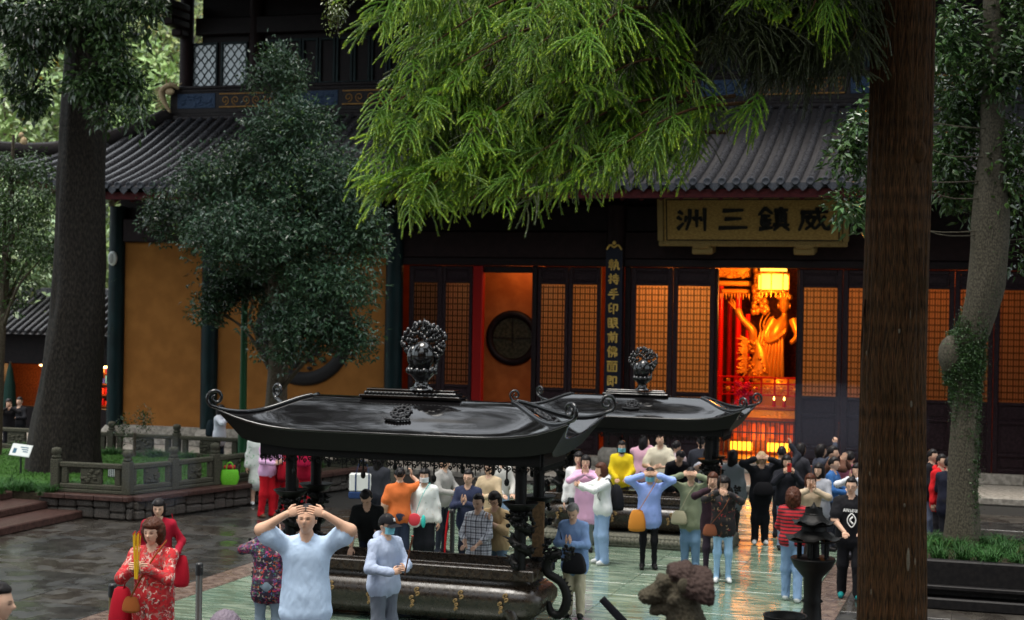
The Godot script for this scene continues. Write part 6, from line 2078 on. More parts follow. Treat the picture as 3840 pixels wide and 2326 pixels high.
var BOUGHS := [
	[Vector3(2.48, 6.63, 27.62), Vector3(2.08, 6.08, 29.07), 30, 0.90],
	[Vector3(2.42, 6.50, 27.64), Vector3(2.06, 5.98, 29.08), 30, 0.97],
	[Vector3(2.96, 6.47, 27.47), Vector3(2.20, 5.76, 28.81), 30, 0.97],
	[Vector3(2.48, 5.96, 27.62), Vector3(2.12, 5.35, 29.14), 30, 0.98],
	[Vector3(2.54, 5.70, 27.61), Vector3(2.20, 5.24, 29.15), 30, 0.97],
	[Vector3(2.70, 5.78, 27.56), Vector3(1.94, 5.13, 28.86), 30, 1.00],
	[Vector3(2.72, 5.50, 27.55), Vector3(2.12, 5.04, 29.12), 30, 1.00],
	[Vector3(2.79, 5.58, 27.53), Vector3(2.13, 4.99, 28.78), 30, 1.00],
	[Vector3(3.05, 5.41, 27.45), Vector3(2.32, 5.00, 28.87), 30, 1.00],
	[Vector3(3.16, 5.59, 27.41), Vector3(2.58, 5.03, 29.06), 30, 1.00],
	[Vector3(3.34, 5.50, 27.36), Vector3(2.66, 5.11, 28.56), 30, 0.97],
	[Vector3(3.77, 5.69, 27.22), Vector3(3.03, 5.11, 28.84), 30, 0.93],
	[Vector3(4.02, 5.69, 27.14), Vector3(3.14, 5.13, 28.44), 30, 0.90],
	[Vector3(4.19, 5.65, 27.09), Vector3(3.39, 5.09, 28.65), 30, 0.85],
	[Vector3(2.69, 5.36, 27.56), Vector3(2.19, 4.85, 29.19), 30, 1.00],
	[Vector3(2.77, 5.46, 27.54), Vector3(2.39, 4.82, 29.20), 30, 1.00],
	[Vector3(3.00, 5.46, 27.46), Vector3(2.64, 4.89, 28.98), 30, 1.00],
	[Vector3(3.50, 5.48, 27.30), Vector3(2.90, 4.95, 28.85), 30, 0.95],
	[Vector3(3.97, 5.43, 27.16), Vector3(3.14, 4.98, 28.73), 30, 0.90],
	[Vector3(2.57, 6.12, 27.49), Vector3(2.21, 5.69, 28.39), 24, 0.90],
	[Vector3(2.97, 6.14, 27.36), Vector3(2.58, 5.68, 29.00), 24, 0.90],
	[Vector3(2.74, 5.94, 27.44), Vector3(2.39, 5.50, 28.78), 24, 0.90],
	[Vector3(2.44, 6.43, 27.53), Vector3(2.13, 5.91, 28.26), 24, 0.90],
	[Vector3(3.79, 5.93, 27.11), Vector3(3.22, 5.54, 28.56), 24, 0.90],
	[Vector3(3.58, 6.15, 27.17), Vector3(3.14, 5.54, 28.23), 24, 0.90],
	[Vector3(3.30, 6.56, 27.26), Vector3(3.10, 5.97, 28.75), 24, 0.90],
	[Vector3(2.82, 5.64, 27.41), Vector3(2.66, 5.26, 28.99), 24, 0.90],
	[Vector3(2.57, 5.93, 27.49), Vector3(2.41, 5.45, 29.02), 24, 0.90],
	[Vector3(3.52, 6.30, 27.19), Vector3(3.31, 5.82, 28.77), 24, 0.90],
	[Vector3(2.48, 5.98, 27.52), Vector3(2.27, 5.61, 28.65), 24, 0.90],
	[Vector3(2.57, 5.75, 27.49), Vector3(2.27, 5.30, 28.35), 24, 0.90],
	[Vector3(2.92, 5.68, 27.38), Vector3(2.57, 5.28, 28.64), 24, 0.90],
	[Vector3(2.34, 6.53, 27.56), Vector3(1.99, 5.93, 28.38), 24, 0.90],
	[Vector3(2.92, 6.80, 27.38), Vector3(2.72, 6.25, 28.80), 24, 0.90],
	[Vector3(2.56, 5.76, 27.50), Vector3(2.19, 5.46, 28.21), 24, 0.90],
	[Vector3(3.08, 5.88, 27.33), Vector3(2.67, 5.30, 28.35), 24, 0.90],
	[Vector3(3.40, 5.93, 27.23), Vector3(3.06, 5.51, 28.69), 24, 0.90],
	[Vector3(3.67, 5.83, 27.14), Vector3(3.03, 5.41, 28.23), 24, 0.90],
	[Vector3(3.53, 6.18, 27.19), Vector3(2.94, 5.68, 28.26), 24, 0.90],
	[Vector3(3.42, 6.74, 27.22), Vector3(2.97, 5.98, 28.86), 24, 0.90],
	[Vector3(3.70, 5.67, 27.14), Vector3(3.08, 5.37, 27.96), 24, 0.90],
	[Vector3(2.64, 5.65, 27.47), Vector3(2.34, 5.27, 28.96), 24, 0.90],
	[Vector3(3.29, 6.38, 27.26), Vector3(2.88, 5.69, 28.74), 24, 0.90],
	[Vector3(2.22, 5.94, 27.60), Vector3(2.22, 5.31, 29.06), 24, 0.90],
	[Vector3(3.57, 6.02, 27.17), Vector3(2.89, 5.56, 28.04), 24, 0.90],
	[Vector3(3.26, 6.36, 26.96), Vector3(2.96, 5.83, 27.66), 24, 0.30],
	[Vector3(3.34, 6.31, 26.93), Vector3(3.16, 5.94, 27.75), 24, 0.30],
	[Vector3(3.56, 6.02, 26.86), Vector3(3.23, 5.62, 27.92), 24, 0.30],
	[Vector3(3.53, 6.49, 26.87), Vector3(3.31, 5.98, 27.51), 24, 0.30],
	[Vector3(3.20, 6.46, 26.97), Vector3(2.98, 5.89, 28.04), 24, 0.30],
	[Vector3(3.51, 6.37, 26.88), Vector3(3.12, 5.91, 28.17), 24, 0.30],
	[Vector3(3.61, 6.06, 26.85), Vector3(3.21, 5.65, 27.51), 24, 0.30],
	[Vector3(3.83, 6.79, 26.77), Vector3(3.40, 6.31, 27.92), 24, 0.30],
	[Vector3(3.85, 6.45, 26.77), Vector3(3.34, 6.07, 27.46), 24, 0.30],
	[Vector3(3.30, 6.74, 26.94), Vector3(2.98, 6.27, 27.85), 24, 0.30],
	[Vector3(3.62, 6.20, 26.84), Vector3(3.45, 5.78, 27.70), 24, 0.30],
	[Vector3(3.51, 6.15, 26.88), Vector3(3.25, 5.73, 28.02), 24, 0.30],
	[Vector3(3.84, 6.69, 26.77), Vector3(3.39, 6.10, 27.65), 24, 0.30],
	[Vector3(3.57, 6.43, 26.86), Vector3(3.32, 5.85, 27.81), 24, 0.30],
	[Vector3(4.81, 6.97, 26.25), Vector3(4.62, 6.61, 26.47), 30, 0.05],
	[Vector3(4.07, 7.03, 26.49), Vector3(3.89, 6.75, 26.65), 30, 0.05],
	[Vector3(3.48, 7.15, 26.67), Vector3(3.51, 6.69, 27.23), 30, 0.05],
	[Vector3(4.75, 6.83, 26.27), Vector3(4.60, 6.55, 26.47), 30, 0.05],
	[Vector3(3.56, 6.76, 26.65), Vector3(3.36, 6.51, 26.83), 30, 0.05],
	[Vector3(3.76, 6.82, 26.59), Vector3(3.67, 6.66, 26.45), 30, 0.05],
	[Vector3(4.68, 6.57, 26.30), Vector3(4.55, 6.11, 26.92), 30, 0.05],
	[Vector3(4.26, 6.83, 26.43), Vector3(4.10, 6.46, 26.50), 30, 0.05],
	[Vector3(4.86, 7.12, 26.24), Vector3(4.69, 6.80, 26.32), 30, 0.05],
	[Vector3(4.26, 6.53, 26.43), Vector3(4.21, 6.12, 26.80), 30, 0.05],
	[Vector3(4.31, 6.36, 26.42), Vector3(4.20, 6.03, 26.97), 30, 0.05],
	[Vector3(3.93, 6.70, 26.53), Vector3(3.77, 6.28, 26.94), 30, 0.05],
	[Vector3(3.93, 6.44, 26.54), Vector3(3.94, 6.06, 27.25), 30, 0.05],
	[Vector3(3.66, 6.72, 26.62), Vector3(3.56, 6.34, 27.04), 30, 0.05],
	[Vector3(4.75, 6.56, 26.27), Vector3(4.65, 6.39, 26.12), 30, 0.05],
	[Vector3(4.89, 6.35, 26.23), Vector3(4.79, 6.01, 26.91), 30, 0.05],
	[Vector3(3.81, 7.05, 26.57), Vector3(3.59, 6.69, 26.64), 30, 0.05],
	[Vector3(3.53, 7.04, 26.66), Vector3(3.54, 6.56, 27.24), 30, 0.05],
	[Vector3(4.57, 6.68, 26.33), Vector3(4.48, 6.23, 26.85), 30, 0.05],
	[Vector3(4.08, 6.95, 26.49), Vector3(4.07, 6.67, 26.92), 30, 0.05],
	[Vector3(3.61, 7.07, 26.63), Vector3(3.36, 6.85, 26.61), 30, 0.05],
	[Vector3(4.46, 6.63, 26.37), Vector3(4.27, 6.28, 26.33), 30, 0.05],
	[Vector3(4.49, 6.74, 26.36), Vector3(4.34, 6.37, 26.62), 30, 0.05],
	[Vector3(4.17, 7.04, 26.45), Vector3(4.07, 6.62, 27.16), 30, 0.05],
	[Vector3(3.56, 6.38, 26.65), Vector3(3.48, 6.11, 26.77), 30, 0.05],
	[Vector3(4.65, 6.88, 26.31), Vector3(4.61, 6.48, 27.03), 30, 0.05],
	[Vector3(4.77, 7.11, 26.27), Vector3(4.61, 6.76, 26.90), 30, 0.05],
	[Vector3(4.61, 6.48, 26.32), Vector3(4.55, 6.14, 26.63), 30, 0.05],
	[Vector3(4.50, 7.11, 26.35), Vector3(4.31, 6.72, 26.48), 30, 0.05],
	[Vector3(4.75, 6.43, 26.28), Vector3(4.62, 6.09, 26.27), 30, 0.05],
	[Vector3(4.26, 7.16, 26.43), Vector3(4.16, 6.71, 26.91), 30, 0.05],
	[Vector3(4.37, 6.31, 26.40), Vector3(4.22, 6.09, 26.58), 30, 0.05],
	[Vector3(3.77, 6.39, 26.59), Vector3(3.58, 6.16, 26.54), 30, 0.05],
	[Vector3(4.36, 6.96, 26.40), Vector3(4.14, 6.62, 26.36), 30, 0.05],
	[Vector3(4.74, 6.63, 26.28), Vector3(4.59, 6.29, 26.56), 30, 0.05],
	[Vector3(4.79, 6.92, 26.26), Vector3(4.75, 6.55, 26.54), 30, 0.05],
	[Vector3(4.14, 6.60, 26.47), Vector3(4.14, 6.26, 27.14), 30, 0.05],
	[Vector3(4.59, 6.32, 26.33), Vector3(4.39, 6.14, 26.20), 30, 0.05],
	[Vector3(4.64, 6.87, 26.31), Vector3(4.56, 6.32, 27.12), 10, 0.90],
	[Vector3(4.67, 6.87, 26.30), Vector3(4.43, 6.45, 27.22), 10, 0.90],
	[Vector3(4.37, 6.90, 26.39), Vector3(4.09, 6.37, 27.19), 10, 0.90],
	[Vector3(4.41, 6.75, 26.38), Vector3(4.22, 6.33, 27.32), 10, 0.90],
	[Vector3(4.96, 6.70, 26.21), Vector3(4.66, 6.26, 27.06), 10, 0.90],
	[Vector3(4.72, 6.69, 26.28), Vector3(4.57, 6.22, 27.38), 10, 0.90],
]
var FAR := [
	[-38.6, 7.2, -26.2, 14.0, 9.0, 0, "beside the corner of the upper roof"],
	[-31.4, 3.6, -14.8, 11.0, 8.0, 2, "low down behind the young camphor"],
	[-34.5, 4.4, -22.2, 12.0, 8.0, 3, "half hidden by the great trunk"],
	[-38.8, 7.6, -36.6, 16.0, 11.0, 2, "highest under the upper eave"],
	[-27.6, 5.8, -20.2, 12.0, 8.0, 0, "just below the upper window"],
	[-31.0, 7.6, -25.4, 13.0, 5.0, 1, "glowing brightest above the ridge ornament"],
	[-24.1, 5.2, -15.0, 10.0, 7.0, 3, "against the edge of the ridge band"],
	[-28.2, 5.1, -17.9, 11.0, 7.0, 0, "between the great trunk and the ridge ornament"],
	[-26.8, 0.9, -9.9, 9.0, 7.0, 3, "seen under the roof corner"],
	[-25.3, 0.3, -6.2, 8.0, 6.0, 2, "lowest beside the gallery roof"],
	[-46.5, 6.1, -39.4, 15.0, 10.0, 0, "paler and farther behind the first"],
	[-54.2, 10.7, -58.0, 20.0, 14.0, 2, "far up the misty slope"],
	[-46.8, 10.6, -55.1, 19.0, 13.0, 2, "misty beside the upper wall"],
	[-54.4, 10.1, -47.4, 18.0, 12.0, 3, "at the top edge behind the boughs"],
	[-67.9, 14.5, -85.2, 24.0, 18.0, 2, "on the misty crest"],
	[-33.9, 6.6, -20.3, 8.0, 3.0, 1, "small, by the roof corner"],
	[-41.7, 8.5, -46.2, 16.0, 11.0, 2, "near the upper window frame"],
	[-39.1, 7.4, -31.2, 13.0, 9.0, 0, "behind the great trunk"],
]

# ------------------------------------------------------------------ people
# A body is one smooth surface: tapered capsules joined by a smooth minimum on a grid, meshed as surface nets,
# then handed out to skin, top, bottom and shoes.
func nets(bones: Array, cell: float, k: float) -> Dictionary:
	var lo := Vector3(1e9, 1e9, 1e9)
	var hi := -lo
	for b in bones:
		var r: float = maxf(b[2], b[3]) + 3.0 * cell
		var rv := Vector3(r, r, r)
		lo = lo.min(b[0] - rv).min(b[1] - rv)
		hi = hi.max(b[0] + rv).max(b[1] + rv)
	var nx := int((hi.x - lo.x) / cell) + 2
	var ny := int((hi.y - lo.y) / cell) + 2
	var nz := int((hi.z - lo.z) / cell) + 2
	var S := PackedFloat32Array()
	S.resize(nx * ny * nz)
	var best := PackedFloat32Array()
	best.resize(nx * ny * nz)
	var tg := PackedByteArray()
	tg.resize(nx * ny * nz)
	var ik := 1.0 / k
	var lim := k * 3.0
	for b in bones:
		var a: Vector3 = b[0]
		var e: Vector3 = b[1]
		var ra: float = b[2]
		var dr: float = b[3] - b[2]
		var tag_: int = b[4]
		var sz: float = b[5] if b.size() > 5 else 1.0
		var m: float = maxf(b[2], b[3]) + lim
		var x0 := maxi(0, int((minf(a.x, e.x) - m - lo.x) / cell))
		var x1 := mini(nx - 1, int((maxf(a.x, e.x) + m - lo.x) / cell) + 1)
		var y0 := maxi(0, int((minf(a.y, e.y) - m - lo.y) / cell))
		var y1 := mini(ny - 1, int((maxf(a.y, e.y) + m - lo.y) / cell) + 1)
		var z0 := maxi(0, int((minf(a.z, e.z) - m - lo.z) / cell))
		var z1 := mini(nz - 1, int((maxf(a.z, e.z) + m - lo.z) / cell) + 1)
		var ab := e - a
		ab.z *= sz
		var il := 1.0 / maxf(ab.length_squared(), 1e-8)
		for iy in range(y0, y1 + 1):
			var py := lo.y + iy * cell - a.y
			for iz in range(z0, z1 + 1):
				var pz := (lo.z + iz * cell - a.z) * sz
				var at := (iy * nz + iz) * nx + x0
				var px := lo.x + x0 * cell - a.x
				for ix in range(x0, x1 + 1):
					var t := clampf((px * ab.x + py * ab.y + pz * ab.z) * il, 0.0, 1.0)
					var dx := px - ab.x * t
					var dy := py - ab.y * t
					var dz := pz - ab.z * t
					var d := sqrt(dx * dx + dy * dy + dz * dz) - ra - dr * t
					if d < lim:
						var ex := exp(-d * ik)
						S[at] += ex
						if ex > best[at]:
							best[at] = ex
							tg[at] = tag_
					px += cell
					at += 1
	# vertices
	var sx := 1
	var sz2 := nx
	var sy := nx * nz
	var vid := PackedInt32Array()
	vid.resize(nx * ny * nz)
	vid.fill(-1)
	var V := PackedVector3Array()
	var TG := PackedByteArray()
	var offs := [0, sx, sz2, sx + sz2, sy, sy + sx, sy + sz2, sy + sx + sz2]
	var edges := [[0, 1], [2, 3], [4, 5], [6, 7], [0, 2], [1, 3], [4, 6], [5, 7], [0, 4], [1, 5], [2, 6], [3, 7]]
	var cp := [Vector3(0, 0, 0), Vector3(1, 0, 0), Vector3(0, 0, 1), Vector3(1, 0, 1), Vector3(0, 1, 0), Vector3(1, 1, 0), Vector3(0, 1, 1), Vector3(1, 1, 1)]
	for iy in ny - 1:
		for iz in nz - 1:
			var row := (iy * nz + iz) * nx
			for ix in nx - 1:
				var i := row + ix
				var m := 0
				if S[i] > 1.0: m += 1
				if S[i + 1] > 1.0: m += 1
				if S[i + sz2] > 1.0: m += 1
				if S[i + sz2 + 1] > 1.0: m += 1
				if S[i + sy] > 1.0: m += 1
				if S[i + sy + 1] > 1.0: m += 1
				if S[i + sy + sz2] > 1.0: m += 1
				if S[i + sy + sz2 + 1] > 1.0: m += 1
				if m == 0 or m == 8:
					continue
				var f := PackedFloat32Array()
				f.resize(8)
				var bb := -1.0
				var bt := 0
				for q in 8:
					var j: int = i + offs[q]
					f[q] = -log(maxf(S[j], 1e-12))
					if best[j] > bb:
						bb = best[j]
						bt = tg[j]
				var acc := Vector3.ZERO
				var n := 0
				for ed in edges:
					var fa := f[ed[0]]
					var fb := f[ed[1]]
					if (fa < 0.0) != (fb < 0.0):
						acc += cp[ed[0]].lerp(cp[ed[1]], fa / (fa - fb))
						n += 1
				vid[i] = V.size()
				V.append(lo + (Vector3(ix, iy, iz) + acc / n) * cell)
				TG.append(bt)
	# faces
	var F := PackedInt32Array()
	for iy in range(1, ny - 1):
		for iz in range(1, nz - 1):
			var row := (iy * nz + iz) * nx
			for ix in range(1, nx - 1):
				var i := row + ix
				var s0 := S[i] > 1.0
				if s0 != (S[i + 1] > 1.0):
					var a := vid[i]
					var b := vid[i - sz2]
					var c := vid[i - sz2 - sy]
					var d := vid[i - sy]
					if s0: F.append_array(PackedInt32Array([a, d, c, a, c, b]))
					else: F.append_array(PackedInt32Array([a, b, c, a, c, d]))
				if s0 != (S[i + sz2] > 1.0):
					var a := vid[i]
					var b := vid[i - 1]
					var c := vid[i - 1 - sy]
					var d := vid[i - sy]
					if s0: F.append_array(PackedInt32Array([a, b, c, a, c, d]))
					else: F.append_array(PackedInt32Array([a, d, c, a, c, b]))
				if s0 != (S[i + sy] > 1.0):
					var a := vid[i]
					var b := vid[i - 1]
					var c := vid[i - 1 - sz2]
					var d := vid[i - sz2]
					if s0: F.append_array(PackedInt32Array([a, d, c, a, c, b]))
					else: F.append_array(PackedInt32Array([a, b, c, a, c, d]))
	return {"v": V, "f": F, "t": TG}

func smooth_normals(V: PackedVector3Array, F: PackedInt32Array) -> PackedVector3Array:
	var N := PackedVector3Array()
	N.resize(V.size())
	for i in range(0, F.size(), 3):
		var a := V[F[i]]
		var nn := (V[F[i + 2]] - a).cross(V[F[i + 1]] - a)
		N[F[i]] += nn
		N[F[i + 1]] += nn
		N[F[i + 2]] += nn
	for i in N.size():
		N[i] = N[i].normalized()
	return N

var fold_noise: FastNoiseLite

# two-bone arm: returns the elbow
func elbow(s: Vector3, w: Vector3, l1: float, l2: float, pole: Vector3) -> Vector3:
	var d := w - s
	var l := clampf(d.length(), 0.05, (l1 + l2) * 0.995)
	var u := d.normalized()
	var c := (l1 * l1 + l * l - l2 * l2) / (2.0 * l)
	var h := sqrt(maxf(l1 * l1 - c * c, 0.0))
	var p := (pole - u * pole.dot(u)).normalized()
	return s + u * c + p * h

func head_mesh(b: MB, T: Transform3D, skin: Color, fine: bool, female: bool, closed_eyes: bool) -> void:
	var nl := 64 if fine else 30
	var na := 60 if fine else 26
	var rows := []
	var base := b.v.size()
	var cols := PackedColorArray()
	for i in na + 1:
		var el := -PI / 2 + PI * i / na
		var row := PackedVector3Array()
		for j in nl:
			var az := TAU * j / nl
			var x := cos(el) * sin(az)
			var y := sin(el)
			var z := cos(el) * cos(az)
			var p := Vector3(x * 0.074, y * 0.115, z * 0.092)
			if y < 0:
				p.x *= 1.0 - 0.34 * pow(-y, 1.6)
				p.z += 0.016 * pow(-y, 2.0) * clampf(z + 0.4, 0.0, 1.0)
				if z < 0:
					p.z *= 1.0 + 0.3 * y
			if z > 0:
				p.z *= 0.97
				p.z += 0.024 * exp(-pow(x / 0.15, 2)) * exp(-pow((y + 0.16) / 0.15, 2))
				p.z += 0.008 * exp(-pow(x / 0.12, 2)) * exp(-pow((y - 0.02) / 0.2, 2))
				p.z -= 0.007 * exp(-pow((absf(x) - 0.36) / 0.18, 2)) * exp(-pow((y - 0.04) / 0.1, 2))
				p.z += 0.004 * exp(-pow((y - 0.2) / 0.08, 2)) * exp(-pow(x / 0.6, 2))
				p.z += 0.006 * exp(-pow((y + 0.46) / 0.07, 2)) * exp(-pow(x / 0.24, 2))
				p.z += 0.006 * exp(-pow((y + 0.82) / 0.14, 2)) * exp(-pow(x / 0.3, 2))
			row.append(T * p)
			var c := skin
			if z > 0.2:
				var lip := exp(-pow((y + 0.46) / 0.055, 2)) * exp(-pow(x / 0.22, 4))
				c = c.lerp(Color(skin.r * 0.62, skin.g * 0.34, skin.b * 0.34), lip * (0.8 if female else 0.5))
				var eye := exp(-pow((y - 0.045) / (0.03 if closed_eyes else 0.045), 2)) * exp(-pow((absf(x) - 0.37) / 0.17, 4))
				c = c.lerp(Color(0.02, 0.015, 0.012), clampf(eye * 1.4, 0, 0.95))
				var brow := exp(-pow((y - 0.2) / 0.045, 2)) * exp(-pow((absf(x) - 0.38) / 0.2, 4))
				c = c.lerp(Color(0.03, 0.022, 0.018), brow * 0.8)
				var nos := exp(-pow((y + 0.28) / 0.03, 2)) * exp(-pow((absf(x) - 0.07) / 0.04, 2))
				c = c.lerp(Color(skin.r * 0.3, skin.g * 0.22, skin.b * 0.2), nos * 0.6)
				var chk := exp(-pow((absf(x) - 0.5) / 0.2, 2)) * exp(-pow((y + 0.2) / 0.15, 2))
				c = c.lerp(Color(skin.r, skin.g * 0.8, skin.b * 0.75), chk * 0.35)
			cols.append(c)
		rows.append(row)
	b.sheet(rows, true, true)
	for i in cols.size():
		b.c[base + i] = cols[i]
	b.col = skin
	for s in [-1, 1]:
		b.ball(T * Vector3(s * 0.076, 0.0, -0.008), Vector3(0.011, 0.03, 0.02), 8, 6, T.basis)

func hair_mesh(T: Transform3D, style: String, fine: bool, sd: int) -> MB:
	var b := MB.new()
	var nl := 44 if fine or style == "curly" else 26
	var na := 32 if fine or style == "curly" else 20
	var g := RandomNumberGenerator.new()
	g.seed = sd
	var nz := noise(9.0, sd, 2)
	var rows := []
	var len := 0.0
	var wid := 1.0
	match style:
		"bob": len = 0.55; wid = 1.08
		"long": len = 1.5; wid = 1.05
		"curly": len = 0.95; wid = 1.25
		"perm": len = 0.3; wid = 1.2
		"bun", "tail": len = 0.0; wid = 1.0
		"short": len = 0.0; wid = 1.0
	for i in na + 1:
		var el := -PI / 2 + PI * i / na
		var row := PackedVector3Array()
		for j in nl:
			var az := TAU * j / nl
			var u := Vector3(cos(el) * sin(az), sin(el), cos(el) * cos(az))
			var p := Vector3(u.x * 0.089 * wid, u.y * 0.124 + 0.014, u.z * 0.106 * (1.0 + (wid - 1.0) * 0.7) - 0.008)
			var side := smoothstep(0.25, -0.15, u.z)
			var face := smoothstep(0.1, 0.32, u.z) * smoothstep(0.44 if style != "short" else 0.6, 0.3 if style != "short" else 0.46, u.y)
			if style in ["bob", "long", "curly", "perm"]:
				face *= smoothstep(0.98, 0.8, absf(u.x)) if u.y > -0.2 else 1.0
				if u.y < 0.1:
					p.y += (u.y - 0.1) * 0.1 * len
					var grow := 1.0 + 0.25 * clampf(-u.y, 0, 1) * minf(len, 1.0)
					p.x *= grow
					if u.z < 0.2:
						p.z = p.z * (1.0 + 0.15 * minf(len, 1.0)) if u.z < 0 else p.z * 0.6
			else:
				face = maxf(face, smoothstep(-0.02, -0.3, u.y) * smoothstep(-0.75, -0.55, u.z))
				face = maxf(face, smoothstep(-0.3, -0.55, u.y))
			var am := 0.1 if style == "curly" else (0.06 if style == "perm" else 0.03)
			p *= 1.0 + am * nz.get_noise_3dv(u * Vector3(1.0, 0.35 if am < 0.05 else 1.0, 1.0) * (0.7 if am > 0.05 else 0.9)) * 1.4
			p = p.lerp(p * Vector3(0.72, 0.8, 0.7), face)
			row.append(T * p)
		rows.append(row)
	b.sheet(rows, true, true)
	if style == "bun":
		b.ball(T * Vector3(0, 0.03, -0.125), Vector3(0.045, 0.045, 0.04), 10, 8)
	if style == "tail":
		b.tube(spline([T * Vector3(0, 0.05, -0.1), T * Vector3(0, 0.02, -0.145), T * Vector3(0.01, -0.1, -0.14), T * Vector3(0.02, -0.24, -0.11)], 10), [0.02, 0.025, 0.03, 0.032, 0.032, 0.03, 0.028, 0.024, 0.02, 0.014, 0.006], 8)
	return b

func hand_mesh(b: MB, w: Vector3, d: Vector3, n: Vector3, right: bool, curl: float, s: float) -> void:
	# w wrist, d along the palm, n out of the back of the hand
	var u := d.cross(n).normalized() * (1.0 if right else -1.0)
	n = u.cross(d).normalized() * (1.0 if right else -1.0)
	var inward := -n
	b.tube([w - d * 0.02 * s, w + d * 0.02 * s, w + d * 0.055 * s, w + d * 0.088 * s], [0.026 * s, 0.032 * s, 0.04 * s, 0.036 * s], 10, true, 0.42, u)
	var ln := [0.062, 0.074, 0.07, 0.056]
	for f in 4:
		var o := w + d * 0.08 * s + u * (-0.028 + 0.0187 * f) * s
		var a := curl * 0.6
		var l: float = ln[f] * s
		var p1 := o + (d * cos(a) + inward * sin(a)) * l * 0.45
		var p2 := p1 + (d * cos(a * 2.2) + inward * sin(a * 2.2)) * l * 0.35
		var p3 := p2 + (d * cos(a * 3.2) + inward * sin(a * 3.2)) * l * 0.25
		b.tube([o, p1, p2, p3], [0.0095 * s, 0.009 * s, 0.008 * s, 0.005 * s], 6, true)
	var t0 := w + d * 0.028 * s - u * 0.03 * s
	var t1 := t0 + (d * 0.7 - u * 0.6 + inward * 0.35).normalized() * 0.038 * s
	var t2 := t1 + (d * 0.9 - u * 0.1 + inward * 0.4 * (0.4 + curl)).normalized() * 0.032 * s
	b.tube([t0, t1, t2], [0.013 * s, 0.011 * s, 0.006 * s], 6, true)

var POSE := {
	"down": {"r": Vector3(-0.25, 0.83, 0.04), "l": Vector3(0.25, 0.83, 0.04), "pr": Vector3(-0.5, 0, -1), "pl": Vector3(0.5, 0, -1), "d": Vector3(0, -1, 0.1)},
	"pray": {"r": Vector3(-0.03, 1.17, 0.27), "l": Vector3(0.03, 1.17, 0.27), "pr": Vector3(-0.8, -0.8, -0.2), "pl": Vector3(0.8, -0.8, -0.2), "d": Vector3(0, 0.95, 0.25)},
	"brow": {"r": Vector3(-0.13, 1.6, 0.14), "l": Vector3(0.13, 1.6, 0.14), "pr": Vector3(-1, 0.1, 0.25), "pl": Vector3(1, 0.1, 0.25), "d": Vector3(0, 0.45, 0.25)},
	"face": {"r": Vector3(-0.06, 1.46, 0.2), "l": Vector3(0.06, 1.46, 0.2), "pr": Vector3(-1, -0.5, 0.1), "pl": Vector3(1, -0.5, 0.1), "d": Vector3(0, 0.8, 0.15)},
	"hold": {"r": Vector3(-0.1, 1.1, 0.28), "l": Vector3(0.08, 1.13, 0.3), "pr": Vector3(-0.9, -0.6, -0.4), "pl": Vector3(0.9, -0.6, -0.4), "d": Vector3(0.0, 0.3, 0.6)},
	"low": {"r": Vector3(-0.09, 0.98, 0.27), "l": Vector3(0.09, 0.98, 0.27), "pr": Vector3(-0.9, -0.2, -0.5), "pl": Vector3(0.9, -0.2, -0.5), "d": Vector3(0, -0.2, 0.9)},
	"phone": {"r": Vector3(-0.08, 1.42, 0.3), "l": Vector3(0.08, 1.42, 0.3), "pr": Vector3(-0.8, -0.9, 0), "pl": Vector3(0.8, -0.9, 0), "d": Vector3(0, 0.7, 0.5)},
	"lift": {"r": Vector3(-0.16, 1.74, 0.22), "l": Vector3(0.24, 0.88, 0.08), "pr": Vector3(-1, -0.3, 0.3), "pl": Vector3(0.5, 0, -1), "d": Vector3(0, 0.9, 0.1)},
	"ahead": {"r": Vector3(-0.06, 1.36, 0.42), "l": Vector3(0.06, 1.36, 0.42), "pr": Vector3(-0.9, -0.5, 0), "pl": Vector3(0.9, -0.5, 0), "d": Vector3(0, 0.4, 0.7)},
}

